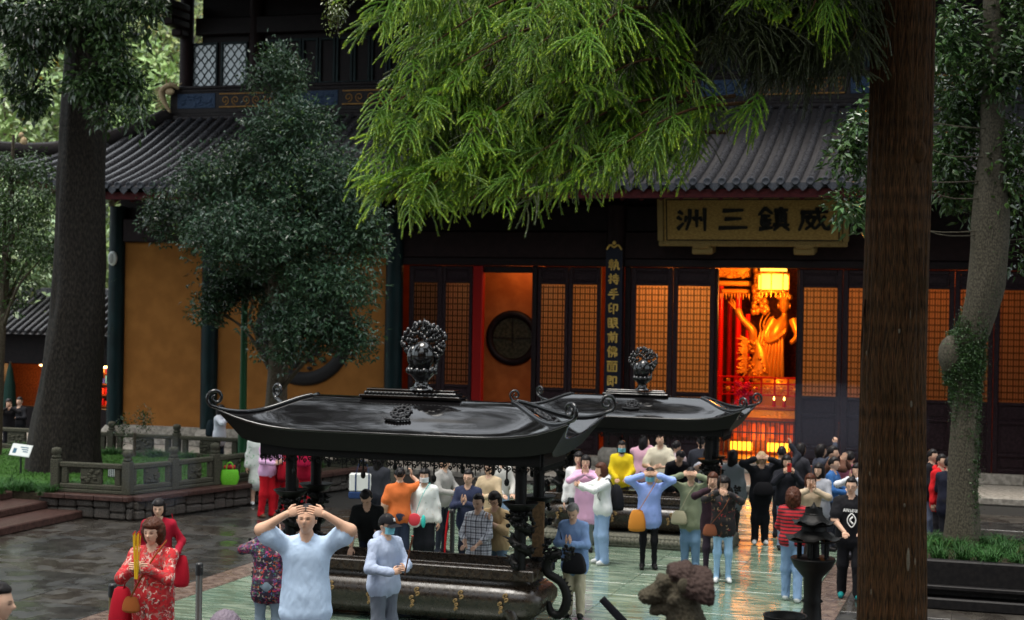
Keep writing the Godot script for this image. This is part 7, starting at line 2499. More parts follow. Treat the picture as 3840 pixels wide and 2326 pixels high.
var people_ms := 0
func person(s: Dictionary) -> Node3D:
	var t0 := Time.get_ticks_msec()
	var hgt: float = s.get("h", 1.62)
	var k := hgt / 1.7
	var P := thing("person", s.label, "person", s.at, deg_to_rad(s.turn), s.get("group", ""))
	var fine: bool = s.get("fine", false)
	var cell: float = s.get("cell", 0.022)
	var g := RandomNumberGenerator.new()
	g.seed = hash(s.label) % 100000
	var wide: float = s.get("wide", 1.0)
	var bend: float = deg_to_rad(s.get("bend", 2.0))
	var po: Dictionary = POSE[s.get("pose", "down")]
	var hipc := Vector3(0, 0.92, 0)
	var B := Basis(Vector3.RIGHT, bend)
	var up := func(p: Vector3) -> Vector3: return hipc + B * (p - hipc)
	var skin: Color = s.get("skin", Color(0.6, 0.38, 0.27))
	# arms
	var sh := [up.call(Vector3(-0.16 * wide, 1.37, 0)), up.call(Vector3(0.16 * wide, 1.37, 0))]
	var wr := [up.call(s.get("r", po.r)), up.call(s.get("l", po.l))]
	var eb := [elbow(sh[0], wr[0], 0.28, 0.255, B * s.get("pr", po.pr)), elbow(sh[1], wr[1], 0.28, 0.255, B * s.get("pl", po.pl))]
	for i in 2:
		var dd: Vector3 = wr[i] - eb[i]
		wr[i] = eb[i] + dd.normalized() * 0.255
	var bones := []
	var loose: float = s.get("loose", 0.0)
	var hem: float = s.get("hem", 0.86)
	var sleeve: String = s.get("sleeve", "long")
	# neck
	bones.append([up.call(Vector3(0, 1.38, -0.005)), up.call(Vector3(0, 1.5, 0.012)), 0.052, 0.05, 0])
	# torso garment
	var tw: float = (0.05 + loose * 0.5) * wide
	var lo2 := loose * 0.75
	bones.append([up.call(Vector3(-0.062 * wide, 1.29, 0.0)), up.call(Vector3(0.062 * wide, 1.29, 0.0)), 0.1 + lo2, 0.1 + lo2, 1, 1.12])
	bones.append([up.call(Vector3(-0.035, 1.415, -0.01)), sh[0], 0.05 + loose * 0.2, 0.056 + loose * 0.3, 1])
	bones.append([up.call(Vector3(0.035, 1.415, -0.01)), sh[1], 0.05 + loose * 0.2, 0.056 + loose * 0.3, 1])
	# side and middle columns from chest to hem keep the garment hanging straight
	var hb := minf(hem + 0.1, 0.97)
	for sx in [-1.0, 0.0, 1.0]:
		var dz := 0.012 if sx == 0.0 else 0.0
		bones.append([up.call(Vector3(sx * 0.062 * wide, 1.28, dz)), up.call(Vector3(sx * tw, 0.98, dz)), 0.098 + lo2, 0.1 + lo2, 1, 1.1])
		if hb < 0.96:
			bones.append([Vector3(sx * tw, 0.98, dz), Vector3(sx * (tw + 0.02), hb, dz), 0.1 + lo2, 0.108 + lo2, 1, 1.05])
	# arms
	for i in 2:
		var sr := 0.044 + loose * 0.42
		if sleeve == "short":
			var me: Vector3 = sh[i].lerp(eb[i], 0.66)
			bones.append([sh[i], me, sr + 0.012, sr + 0.022 + loose * 0.4, 1])
			bones.append([me, eb[i], 0.046, 0.042, 0])
			bones.append([eb[i], wr[i], 0.042, 0.029, 0])
		else:
			bones.append([sh[i], eb[i], sr + 0.006, sr, 1])
			var cut := 0.9 if sleeve == "long" else 0.45
			var mw: Vector3 = eb[i].lerp(wr[i], cut)
			bones.append([eb[i], mw, sr - 0.002, 0.042 + loose * 0.35, 1])
			bones.append([eb[i].lerp(wr[i], cut - 0.1), wr[i], 0.032, 0.028, 0])
	# pelvis and legs
	var pants: float = s.get("pants", 0.0)
	var step: float = s.get("step", 0.0)
	bones.append([Vector3(-0.06 * wide, 0.93, -0.01), Vector3(0.06 * wide, 0.93, -0.01), 0.105, 0.105, 2])
	var leg_tag: int = 0 if s.has("skirt") else 2
	for i in 2:
		var sx := -1.0 if i == 0 else 1.0
		var st := step * sx
		var hip := Vector3(sx * 0.085 * wide, 0.88, 0)
		var kn := Vector3(sx * 0.09 * wide, 0.48, 0.02 + st * 0.5)
		var an := Vector3(sx * 0.095 * wide, 0.09, -0.01 + st)
		bones.append([hip, kn, 0.08 + pants * 0.6, 0.06 + pants, leg_tag])
		bones.append([kn, an, 0.06 + pants, 0.045 + pants * 1.1, leg_tag])
		bones.append([an + Vector3(0, -0.045, -0.03), an + Vector3(sx * 0.02, -0.052, 0.13), 0.042, 0.036, 3])
	if s.has("skirt"):
		var sk: float = s.skirt
		bones.append([Vector3(0, 0.92, 0), Vector3(0, sk + 0.1, 0), 0.13, 0.2, 2])
	var scaled := []
	for b in bones:
		var c: Array = b.duplicate()
		c[0] = b[0] * k
		c[1] = b[1] * k
		c[2] = b[2] * k
		c[3] = b[3] * k
		scaled.append(c)
	var r := nets(scaled, cell, maxf(0.016, cell * 0.8))
	var V: PackedVector3Array = r.v
	var F: PackedInt32Array = r.f
	var TG: PackedByteArray = r.t
	var N := smooth_normals(V, F)
	# cloth folds
	if fold_noise == null:
		fold_noise = noise(1.0, 12, 3)
	var o := g.randf() * 50.0
	for i in V.size():
		if TG[i] == 1 or TG[i] == 2:
			var p := V[i]
			var w := 0.35 - absf(fold_noise.get_noise_3d(p.x * 8.0 + p.y * 2.2 + o, p.y * 1.7, p.z * 8.0 - p.y * 2.6)) + 0.25 * fold_noise.get_noise_3d(p.x * 16.0 - p.y * 7.0, p.y * 6.0 + o, p.z * 16.0)
			V[i] = p + N[i] * (w * (0.008 + loose * 0.2) * s.get("fold", 1.0))
	N = smooth_normals(V, F)
	# hand out the surface
	var part := [MB.new(), MB.new(), MB.new(), MB.new()]
	var mp := [{}, {}, {}, {}]
	for i in range(0, F.size(), 3):
		var ta := TG[F[i]]
		var tb := TG[F[i + 1]]
		var tc := TG[F[i + 2]]
		var q := tb if tb == tc else ta
		var mb: MB = part[q]
		var dm: Dictionary = mp[q]
		for e in 3:
			var vi := F[i + e]
			if not dm.has(vi):
				dm[vi] = mb.v.size()
				mb.v.append(V[vi])
				mb.n.append(N[vi])
				mb.c.append(skin)
			mb.ix.append(dm[vi])
	var body: MB = part[0]
	body.use_col = true
	# head
	var hp: Vector3 = up.call(Vector3(0, 1.585, 0.02)) * k
	var HB := B * Basis.from_euler(Vector3(deg_to_rad(s.get("nod", 4.0)), deg_to_rad(s.get("look", 0.0)), deg_to_rad(s.get("tilt", 0.0))))
	var HT := Transform3D(HB.scaled(Vector3.ONE * lerpf(k, 1.0, 0.5)), hp)
	head_mesh(body, HT, skin, fine, s.get("female", true), s.get("shut", false))
	body.col = skin
	# hands
	var hd: Vector3 = s.get("hd", po.d)
	for i in 2:
		var d: Vector3 = (B * hd).normalized()
		if s.get("pose", "down") == "brow":
			d = (B * Vector3(0.9 if i == 0 else -0.9, 0.32, 0.12)).normalized()
		if s.get("pose", "down") in ["hold", "ahead"]:
			d = (B * Vector3(0.75 if i == 0 else -0.75, 0.25, 0.55)).normalized()
		var nn := Vector3(-1, 0, 0.1) if i == 0 else Vector3(1, 0, 0.1)
		if s.get("pose", "down") in ["brow", "hold", "ahead", "low"]:
			nn = Vector3(0, 0.35, 1)
		hand_mesh(body, wr[i] * k, d, B * nn, i == 0, 0.12 if s.get("pose", "down") in ["pray", "face"] else (0.9 if s.get("pose", "down") in ["hold", "phone", "lift"] else 0.4), k)
	var skm := mat("skin", Color(1, 1, 1), 0.5, null, 1, 0, {"vcol": true})
	put("body", body, skm, P)
	put(s.get("topname", "shirt"), part[1], s.top, P)
	if part[2].v.size() > 0:
		put("skirt" if s.has("skirt") else "trousers", part[2], s.bottom, P)
	if part[3].v.size() > 0:
		put("shoes", part[3], s.get("shoes", M.shoe_black), P)
	# hair, cap, mask, glasses
	if s.get("hair", "short") != "none":
		put("hair", hair_mesh(HT, s.get("hair", "short"), fine, g.randi() % 999), s.get("hairmat", M.hair_black), P)
	if s.get("hood", false):
		var m := MB.new()
		var pts := []
		for j in 17:
			var a := TAU * j / 16.0
			pts.append((up.call(Vector3(sin(a) * 0.085, 1.425 + 0.03 * cos(a + PI), cos(a) * 0.075 - 0.02)) as Vector3) * k)
		m.tube(pts, [0.02, 0.022, 0.028, 0.034, 0.04, 0.046, 0.052, 0.055, 0.056, 0.055, 0.052, 0.046, 0.04, 0.034, 0.028, 0.022, 0.02], 8, false)
		put("hood", m, s.top, P)
	if s.get("collar", false):
		var m := MB.new()
		var pts := []
		for j in 17:
			var a := TAU * j / 16.0
			pts.append((up.call(Vector3(sin(a) * 0.068, 1.425 - 0.014 * cos(a), cos(a) * 0.062 - 0.004)) as Vector3) * k)
		m.tube(pts, 0.011, 6, false)
		put("collar", m, s.top, P)
	if s.has("mask"):
		var m := MB.new()
		var rows := []
		for i in 9:
			var row := PackedVector3Array()
			for j in 13:
				var az := -1.15 + 2.3 * j / 12.0
				var yy := -0.085 + 0.08 * i / 8.0
				row.append(HT * Vector3(sin(az) * 0.079, yy, cos(az) * 0.098 + 0.018 * exp(-pow(az / 0.4, 2)) * exp(-pow((yy + 0.02) / 0.03, 2))))
			rows.append(row)
		m.sheet(rows, false, true)
		for e in [-1, 1]:
			m.tube([HT * Vector3(e * 0.071, -0.02, 0.045), HT * Vector3(e * 0.08, 0.0, -0.01)], 0.0025, 4)
		put("mask", m, s.mask, P)
	if s.get("glasses", false):
		var m := MB.new()
		for e in [-1, 1]:
			var pts := []
			for j in 13:
				pts.append(HT * Vector3(e * 0.032 + cos(TAU * j / 12) * 0.024, 0.008 + sin(TAU * j / 12) * 0.019, 0.098))
			m.tube(pts, 0.0022, 4, false)
			m.tube([HT * Vector3(e * 0.056, 0.01, 0.094), HT * Vector3(e * 0.079, 0.008, 0.0)], 0.002, 4)
		put("glasses", m, M.iron_black, P)
	if s.has("cap"):
		var m := MB.new()
		var rows := []
		for i in 9:
			var el := 0.08 + (PI / 2 - 0.08) * i / 8.0
			var row := PackedVector3Array()
			for j in 24:
				var az := TAU * j / 24
				row.append(HT * (Vector3(cos(el) * sin(az) * 0.09, 0.028 + sin(el) * 0.105, cos(el) * cos(az) * 0.108 - 0.004)))
			rows.append(row)
		m.sheet(rows, true, true)
		rows = []
		for i in 4:
			var row := PackedVector3Array()
			for j in 13:
				var az := -0.95 + 1.9 * j / 12.0
				var rr := 0.1 + 0.075 * i / 3.0
				row.append(HT * Vector3(sin(az) * rr * 0.86, 0.04 - 0.016 * i / 3.0 - 0.018 * az * az, cos(az) * rr + 0.006))
			rows.append(row)
		m.sheet(rows, false, true)
		var c := put("cap", m, s.cap, P)
		if s.get("caplogo", "") != "":
			var lt := TextMesh.new()
			lt.text = "N"
			lt.font = SystemFont.new()
			lt.font.font_names = PackedStringArray(["Droid Serif"])
			lt.font_size = 64
			lt.pixel_size = 0.00075
			lt.depth = 0.004
			var lt2: TextMesh = lt.duplicate()
			lt2.text = "Y"
			var F3 := Transform3D(HB * Basis(Vector3.UP, deg_to_rad(4)) * Basis(Vector3.RIGHT, -0.5), HT * Vector3(0.0, 0.088, 0.094))
			put("cap_letter", lt, M.white_print, c, F3)
			put("cap_letter", lt2, M.white_print, c, F3 * Transform3D(Basis(), Vector3(0.004, -0.003, 0.002)))
	P.set_meta("_k", k)
	P.set_meta("_wr", [wr[0] * k, wr[1] * k])
	P.set_meta("_ht", HT)
	people_ms += Time.get_ticks_msec() - t0
	return P

func cast() -> void:
	person({"label": "man in pale blue T-shirt with both hands raised to his brow", "at": Vector3(0.25, 0.68, 26.07), "turn": 21.5, "h": 1.76, "cell": 0.013, "fine": true, "female": false, "pose": "brow", "sleeve": "short", "loose": 0.032, "hem": 0.74, "fold": 0.9, "collar": true, "top": f("tee_blue", C8(190, 212, 238), C8(196, 218, 242), 0.3), "bottom": f("cloth_black", C8(24, 23, 26)), "hair": "short", "nod": -8, "look": -8, "shut": true, "shoes": M.shoe_black, "skin": Color(0.62, 0.38, 0.26), "wide": 1.06, "r": Vector3(-0.15, 1.66, 0.17), "l": Vector3(0.15, 1.66, 0.17)})   # 13.6 m
	person({"label": "woman in red patterned tunic holding yellow incense sticks upright", "at": Vector3(-1.13, 0.68, 26.20), "turn": 7.5, "h": 1.58, "cell": 0.015, "fine": true, "pose": "hold", "loose": 0.026, "hem": 0.42, "topname": "tunic", "collar": true, "top": M.red_floral, "bottom": f("cloth_darkred", C8(110, 16, 26)), "hair": "perm", "hairmat": M.hair_brown, "look": -4, "wide": 1.08, "r": Vector3(-0.04, 1.3, 0.3), "l": Vector3(0.03, 1.31, 0.32)})   # 13.9 m
	person({"label": "woman in crimson shirt standing behind the incense-holding woman", "at": Vector3(-4.41, 0.00, 20.41), "turn": 21.5, "h": 1.6, "cell": 0.018, "fine": true, "pose": "down", "loose": 0.02, "hem": 0.74, "collar": true, "top": f("crimson", C8(158, 22, 44), C8(140, 16, 38), 0.3), "bottom": f("cloth_darkred2", C8(128, 18, 34)), "hair": "bob", "nod": 8, "wide": 1.05, "r": Vector3(-0.24, 0.9, 0.1), "l": Vector3(0.26, 1.0, 0.16)})   # 20.4 m
	person({"label": "man in grey-blue hooded jacket, dark cap and mask holding incense", "at": Vector3(-0.93, 0.00, 21.38), "turn": 65.5, "h": 1.72, "cell": 0.015, "fine": true, "female": false, "pose": "hold", "loose": 0.036, "hem": 0.8, "topname": "jacket", "hood": true, "top": f("jacket_greyblue", C8(158, 170, 194), C8(172, 184, 206), 0.3), "bottom": f("trouser_grey", C8(92, 98, 108), C8(104, 110, 120), 0.3), "hair": "short", "cap": f("cap_black", C8(24, 24, 28)), "caplogo": "NY", "mask": M.mask_blue, "nod": 6, "look": 6, "pants": 0.02, "glasses": true, "wide": 1.08, "r": Vector3(-0.14, 1.1, 0.27), "l": Vector3(0.03, 1.13, 0.3)})   # 18.4 m
	person({"label": "woman in multicoloured floral blouse with her back turned", "at": Vector3(-2.18, 0.00, 21.81), "turn": 195.5, "h": 1.62, "cell": 0.014, "fine": true, "pose": "face", "loose": 0.024, "hem": 0.74, "top": M.multi_floral, "bottom": f("jean_grey", C8(112, 128, 140), C8(126, 142, 154), 0.3), "hair": "bob", "wide": 1.1, "r": Vector3(-0.1, 1.5, 0.16), "l": Vector3(0.14, 1.45, 0.2)})   # 18.4 m
	person({"label": "grey-haired woman in blue shirt praying with bowed head", "at": Vector3(0.41, 0.00, 17.92), "turn": -2.5, "h": 1.54, "cell": 0.018, "fine": true, "pose": "pray", "loose": 0.03, "hem": 0.66, "bend": 10, "nod": 28, "collar": true, "top": f("shirt_blue", C8(108, 136, 178), C8(124, 150, 190), 0.3), "bottom": f("beige_trouser", C8(184, 174, 148), C8(196, 186, 162), 0.3), "hair": "short", "hairmat": M.hair_grey, "pants": 0.02})   # 21.3 m
	person({"label": "man in black T-shirt leaning over the burner rail", "at": Vector3(-2.49, 0.00, 18.01), "turn": 9.5, "h": 1.68, "cell": 0.018, "fine": true, "female": false, "bend": 26, "nod": 28, "pose": "low", "sleeve": "short", "loose": 0.02, "top": f("cloth_black2", C8(22, 24, 24)), "bottom": f("navy_dark", C8(24, 28, 42)), "hair": "short", "r": Vector3(-0.22, 0.86, 0.3), "l": Vector3(0.1, 0.9, 0.3)})   # 22.1 m
	person({"label": "woman in plaid shirt holding incense behind the near burner", "at": Vector3(-1.01, 0.00, 17.72), "turn": -7.5, "h": 1.54, "cell": 0.018, "fine": true, "pose": "low", "loose": 0.026, "hem": 0.72, "top": M.plaid, "bottom": f("rust_skirt", C8(136, 74, 34)), "hair": "short", "nod": 12, "sleeve": "mid"})   # 21.9 m
	person({"label": "woman in tan jacket praying with hands pressed together at her face", "at": Vector3(-0.82, 0.00, 17.49), "turn": -7.5, "h": 1.58, "cell": 0.018, "fine": true, "pose": "pray", "loose": 0.026, "hem": 0.84, "bend": 8, "nod": 24, "top": f("tan_jacket", C8(174, 148, 108), C8(190, 164, 124), 0.3), "bottom": f("denim_apron", C8(94, 116, 136), C8(110, 132, 150), 0.3), "hair": "bob", "sleeve": "mid", "r": Vector3(-0.03, 1.3, 0.24), "l": Vector3(0.03, 1.3, 0.24), "glasses": true})   # 22.1 m
	person({"label": "woman in orange T-shirt seen from behind with a hair bun", "at": Vector3(-2.99, 0.00, 15.67), "turn": 205.5, "h": 1.62, "cell": 0.022, "pose": "lift", "sleeve": "short", "loose": 0.02, "hem": 0.82, "collar": true, "top": f("orange_tee", C8(190, 98, 48), C8(204, 110, 58), 0.3), "bottom": f("navy_jean", C8(40, 48, 66), C8(50, 58, 78), 0.3), "hair": "bun", "pants": 0.02, "r": Vector3(-0.2, 1.56, 0.2)})   # 24.5 m
	person({"label": "woman in white printed shirt and white mask behind the near burner", "at": Vector3(-2.67, 0.00, 15.43), "turn": 11.5, "h": 1.6, "cell": 0.022, "pose": "down", "loose": 0.022, "hem": 0.82, "top": M.white_print_shirt, "bottom": f("black_wide", C8(28, 30, 36)), "hair": "bob", "mask": M.mask_white, "pants": 0.03, "r": Vector3(-0.24, 0.92, 0.1)})   # 24.6 m
	person({"label": "person in grey shirt standing behind the masked woman", "at": Vector3(-3.01, 0.00, 13.72), "turn": 77.5, "h": 1.64, "cell": 0.022, "pose": "hold", "loose": 0.024, "hem": 0.84, "top": f("grey_shirt", C8(142, 140, 136), C8(154, 152, 148), 0.3), "bottom": f("dark_slacks", C8(30, 34, 44)), "hair": "short", "female": false})   # 26.3 m
	person({"label": "person in dark trousers carrying a white and navy tote bag", "at": Vector3(-4.16, 0.00, 13.68), "turn": 167.5, "h": 1.64, "cell": 0.022, "pose": "down", "loose": 0.02, "top": f("dark_top", C8(40, 42, 48)), "bottom": f("black_slacks", C8(26, 28, 36)), "hair": "long", "pants": 0.02})   # 26.7 m
	person({"label": "woman in navy cardigan and glasses praying behind the near burner", "at": Vector3(-1.98, 0.00, 15.36), "turn": 3.5, "h": 1.6, "cell": 0.022, "pose": "pray", "loose": 0.024, "hem": 0.76, "top": f("navy_cardigan", C8(38, 44, 66), C8(46, 52, 76), 0.3), "bottom": f("navy_slacks", C8(28, 32, 46)), "hair": "short", "glasses": true, "r": Vector3(-0.03, 1.2, 0.26), "l": Vector3(0.03, 1.2, 0.26)})   # 24.5 m
	person({"label": "person in beige sleeves and red top behind the navy cardigan", "at": Vector3(-2.12, 0.00, 13.89), "turn": -12.5, "h": 1.6, "cell": 0.022, "pose": "hold", "loose": 0.026, "hem": 0.8, "top": f("beige_red", C8(170, 150, 120), C8(184, 166, 138), 0.3), "bottom": f("red_skirtcloth", C8(160, 30, 36)), "hair": "bob"})   # 25.9 m
	person({"label": "person in pale blue jeans behind the near burner fringe", "at": Vector3(-2.32, 0.00, 12.78), "turn": 47.5, "h": 1.68, "cell": 0.022, "pose": "low", "loose": 0.02, "top": f("pale_top", C8(178, 176, 170)), "bottom": f("jean_pale", C8(142, 166, 196), C8(156, 178, 206), 0.3), "hair": "short", "female": false, "pants": 0.03})   # 27.0 m
	person({"label": "person in pink shirt and red striped track trousers", "at": Vector3(-7.60, 0.00, 10.82), "turn": 72.5, "h": 1.64, "cell": 0.027, "pose": "hold", "loose": 0.02, "hem": 0.82, "top": f("pink_shirt", C8(216, 168, 206), C8(224, 180, 214), 0.3), "bottom": f("track_red", C8(186, 22, 34)), "hair": "bob", "pants": 0.02, "step": 0.06, "shoes": M.shoe_brown})   # 30.5 m
	person({"label": "woman in white dress with green print behind the pink shirt", "at": Vector3(-8.59, 0.00, 9.25), "turn": 37.5, "h": 1.58, "cell": 0.027, "pose": "down", "loose": 0.02, "hem": 0.8, "skirt": 0.42, "top": M.green_print, "bottom": M.green_print, "hair": "bob", "shoes": M.shoe_white})   # 32.3 m
	person({"label": "person in dark red coat with a crimson bundle beside the pink shirt", "at": Vector3(-7.53, 0.00, 10.41), "turn": 57.5, "h": 1.6, "cell": 0.027, "pose": "hold", "loose": 0.02, "hem": 0.7, "top": f("dark_red_coat", C8(130, 18, 40), C8(112, 14, 34), 0.3), "bottom": f("red_trouser", C8(170, 20, 34)), "hair": "bob"})   # 30.9 m
	person({"label": "person in crimson clothes between the burner columns", "at": Vector3(-7.56, 0.00, 9.20), "turn": 167.5, "h": 1.58, "cell": 0.027, "pose": "low", "loose": 0.024, "hem": 0.62, "top": f("crimson_coat", C8(176, 24, 54), C8(160, 18, 46), 0.3), "bottom": f("crimson_trouser", C8(180, 24, 38)), "hair": "bob"})   # 32.0 m
	person({"label": "visitor in white jacket with dark backpack by the far balustrade", "at": Vector3(-12.13, 0.00, 4.18), "turn": 87.5, "h": 1.6, "cell": 0.027, "pose": "face", "loose": 0.03, "hem": 0.7, "topname": "jacket", "top": f("white_jacket", C8(206, 210, 220), C8(218, 222, 230), 0.3), "bottom": f("dark_jean", C8(44, 50, 62)), "hair": "long", "r": Vector3(-0.05, 1.38, 0.22), "l": Vector3(0.05, 1.38, 0.22)})   # 38.2 m
	person({"label": "woman in white hooded top and light jeans with arms stretched forward", "at": Vector3(-0.32, 0.00, 13.56), "turn": -52.5, "h": 1.62, "cell": 0.022, "pose": "ahead", "loose": 0.034, "hem": 0.84, "topname": "hoodie", "hood": true, "top": f("white_hoodie", C8(214, 218, 216), C8(226, 228, 226), 0.3), "bottom": f("jean_light", C8(132, 160, 196), C8(146, 174, 208), 0.3), "hair": "bob", "hairmat": M.hair_brown, "pants": 0.03, "shoes": M.shoe_white})   # 25.7 m
	person({"label": "woman in long pink coat with hands at her mouth", "at": Vector3(-0.91, 0.00, 12.42), "turn": 12.5, "h": 1.62, "cell": 0.022, "pose": "face", "loose": 0.02, "hem": 0.5, "topname": "coat", "top": f("pink_coat", C8(214, 164, 196), C8(222, 176, 206), 0.3), "bottom": f("grey_trouser2", C8(104, 114, 112)), "hair": "bob", "r": Vector3(-0.05, 1.4, 0.22), "l": Vector3(0.05, 1.4, 0.22)})   # 27.0 m
	person({"label": "woman in white top half hidden behind the pink coat", "at": Vector3(-1.06, 0.00, 12.30), "turn": 7.5, "h": 1.66, "cell": 0.022, "pose": "down", "loose": 0.02, "top": f("white_top", C8(220, 220, 220)), "bottom": f("grey_trouser3", C8(70, 76, 80)), "hair": "bob"})   # 27.1 m
	person({"label": "woman in blue blouse and black trousers with hands over her brow", "at": Vector3(0.48, 0.00, 13.73), "turn": 17.5, "h": 1.6, "cell": 0.022, "pose": "brow", "loose": 0.03, "hem": 0.72, "top": f("blouse_blue", C8(138, 162, 226), C8(152, 176, 236), 0.3), "bottom": f("black_legging", C8(22, 22, 26)), "hair": "tail", "mask": M.mask_blue, "nod": 10, "sleeve": "long", "shoes": M.shoe_black, "wide": 1.06})   # 25.3 m
	person({"label": "woman in yellow top and blue mask behind the far burner", "at": Vector3(-1.08, 0.00, 9.14), "turn": 13.5, "h": 1.6, "cell": 0.027, "pose": "low", "loose": 0.024, "hem": 0.8, "top": M.yellow_black, "bottom": f("check_skirt", C8(52, 50, 54)), "hair": "long", "mask": M.mask_blue})   # 30.1 m
	person({"label": "woman in pink sweater seen from behind with raised arms", "at": Vector3(-0.99, 0.00, 7.75), "turn": 177.5, "h": 1.6, "cell": 0.027, "pose": "face", "loose": 0.03, "hem": 0.78, "top": f("pink_sweater", C8(206, 158, 176), C8(216, 170, 188), 0.3), "bottom": f("dark_skirt", C8(60, 48, 52)), "hair": "long"})   # 31.4 m
	person({"label": "young man in cream hooded shirt looking upward", "at": Vector3(-0.40, 0.00, 8.86), "turn": 5.5, "h": 1.74, "cell": 0.027, "female": false, "pose": "hold", "loose": 0.03, "hem": 0.76, "sleeve": "short", "hood": true, "top": M.cream_print, "bottom": f("khaki", C8(120, 112, 96)), "hair": "short", "nod": -14})   # 30.2 m
	person({"label": "woman in white blouse with tied hair beside the cream shirt", "at": Vector3(-0.18, 0.00, 8.51), "turn": 157.5, "h": 1.58, "cell": 0.027, "pose": "low", "loose": 0.02, "top": f("blush_blouse", C8(222, 200, 206)), "bottom": f("slate_skirt", C8(62, 64, 72)), "hair": "bun"})   # 30.5 m
	person({"label": "person in black bending over the far burner", "at": Vector3(0.02, 0.00, 9.81), "turn": 37.5, "h": 1.66, "cell": 0.027, "bend": 30, "nod": 24, "pose": "low", "loose": 0.02, "top": f("black_knit", C8(26, 26, 32)), "bottom": f("black_pant3", C8(26, 26, 30)), "hair": "short", "female": false})   # 29.2 m
	person({"label": "man in dark jacket with pale bag strap near the lit doorway", "at": Vector3(0.32, 0.00, 8.56), "turn": 187.5, "h": 1.7, "cell": 0.027, "female": false, "pose": "hold", "loose": 0.026, "hem": 0.76, "top": f("dark_jacket", C8(44, 46, 54)), "bottom": f("dark_trouser5", C8(40, 42, 48)), "hair": "short"})   # 30.3 m
	person({"label": "person in white T-shirt with hand shading the face", "at": Vector3(0.72, 0.00, 10.05), "turn": 27.5, "h": 1.62, "cell": 0.027, "pose": "face", "sleeve": "short", "loose": 0.02, "top": f("tee_white", C8(206, 206, 214)), "bottom": f("grey_jean", C8(84, 92, 104)), "hair": "bob"})   # 28.7 m
	person({"label": "woman in sage cardigan and blue jeans with arms raised", "at": Vector3(1.09, 0.00, 13.43), "turn": 3.5, "h": 1.6, "cell": 0.022, "pose": "brow", "loose": 0.024, "hem": 0.66, "topname": "cardigan", "top": f("sage", C8(112, 120, 96), C8(126, 134, 110), 0.3), "bottom": f("jean_mid", C8(92, 122, 150), C8(106, 136, 162), 0.3), "hair": "tail", "pants": 0.02})   # 25.4 m
	person({"label": "woman in dark floral jacket and pale jeans raising both arms", "at": Vector3(1.79, 0.00, 14.47), "turn": 11.5, "h": 1.6, "cell": 0.022, "pose": "ahead", "loose": 0.03, "hem": 0.76, "topname": "jacket", "top": M.dark_floral, "bottom": f("jean_sky", C8(140, 178, 212), C8(156, 192, 222), 0.3), "hair": "perm", "shoes": M.shoe_white, "r": Vector3(-0.1, 1.5, 0.3), "l": Vector3(0.06, 1.48, 0.34), "nod": 14})   # 24.2 m
	person({"label": "woman with auburn hair behind the dark floral jacket", "at": Vector3(1.54, 0.00, 14.01), "turn": 9.5, "h": 1.6, "cell": 0.022, "pose": "face", "loose": 0.02, "hem": 0.7, "top": f("plum_top", C8(52, 36, 44)), "bottom": f("plum_pant", C8(48, 40, 50)), "hair": "bob", "hairmat": M.hair_brown})   # 24.7 m
	person({"label": "person in pale grey coat near the iron gate", "at": Vector3(1.21, 0.00, 10.32), "turn": 167.5, "h": 1.62, "cell": 0.027, "pose": "down", "loose": 0.026, "hem": 0.6, "top": f("grey_coat", C8(120, 128, 134), C8(134, 142, 148), 0.3), "bottom": f("dark_pant7", C8(50, 52, 56)), "hair": "long"})   # 28.3 m
	person({"label": "person in black with hands on the head and white shoes", "at": Vector3(1.73, 0.00, 10.39), "turn": 17.5, "h": 1.62, "cell": 0.027, "pose": "brow", "loose": 0.03, "hem": 0.76, "top": f("black_hoodie", C8(24, 25, 30)), "bottom": f("black_pant", C8(22, 23, 28)), "hair": "bob", "hairmat": M.hair_blond, "nod": 16, "shoes": M.shoe_white, "pants": 0.02})   # 28.1 m
	person({"label": "woman in black taking a photo with a red phone", "at": Vector3(2.23, 0.00, 10.81), "turn": 15.5, "h": 1.62, "cell": 0.022, "pose": "phone", "loose": 0.024, "hem": 0.8, "top": f("black_top2", C8(28, 29, 36)), "bottom": f("skirt_jean", C8(130, 148, 170)), "hair": "bob"})   # 27.5 m
	person({"label": "person in dark jacket lifting a lit incense stick", "at": Vector3(1.96, 0.00, 9.45), "turn": 187.5, "h": 1.64, "cell": 0.027, "pose": "lift", "loose": 0.024, "top": f("ink_jacket", C8(36, 38, 46)), "bottom": f("ink_pant", C8(34, 36, 44)), "hair": "short", "female": false})   # 28.9 m
	person({"label": "person with white collar in front of the dark door panels", "at": Vector3(2.20, 0.00, 8.83), "turn": 137.5, "h": 1.66, "cell": 0.027, "pose": "hold", "loose": 0.02, "top": f("black_white", C8(46, 46, 52)), "bottom": f("ink_pant2", C8(36, 36, 40)), "hair": "bob"})   # 29.4 m
	person({"label": "woman in beige covering her face beside the candle tower", "at": Vector3(2.92, 0.00, 13.13), "turn": 13.5, "h": 1.56, "cell": 0.022, "pose": "face", "loose": 0.024, "hem": 0.78, "top": f("beige_knit", C8(168, 150, 126), C8(184, 166, 142), 0.3), "bottom": f("brown_pant", C8(60, 52, 48)), "hair": "bob", "hairmat": M.hair_brown})   # 25.1 m
	person({"label": "young woman in white shirt and black jacket looking sideways", "at": Vector3(2.92, 0.00, 11.79), "turn": -22.5, "h": 1.6, "cell": 0.022, "pose": "hold", "loose": 0.024, "hem": 0.76, "top": M.white_black, "bottom": f("black_pant9", C8(30, 30, 36)), "hair": "long"})   # 26.4 m
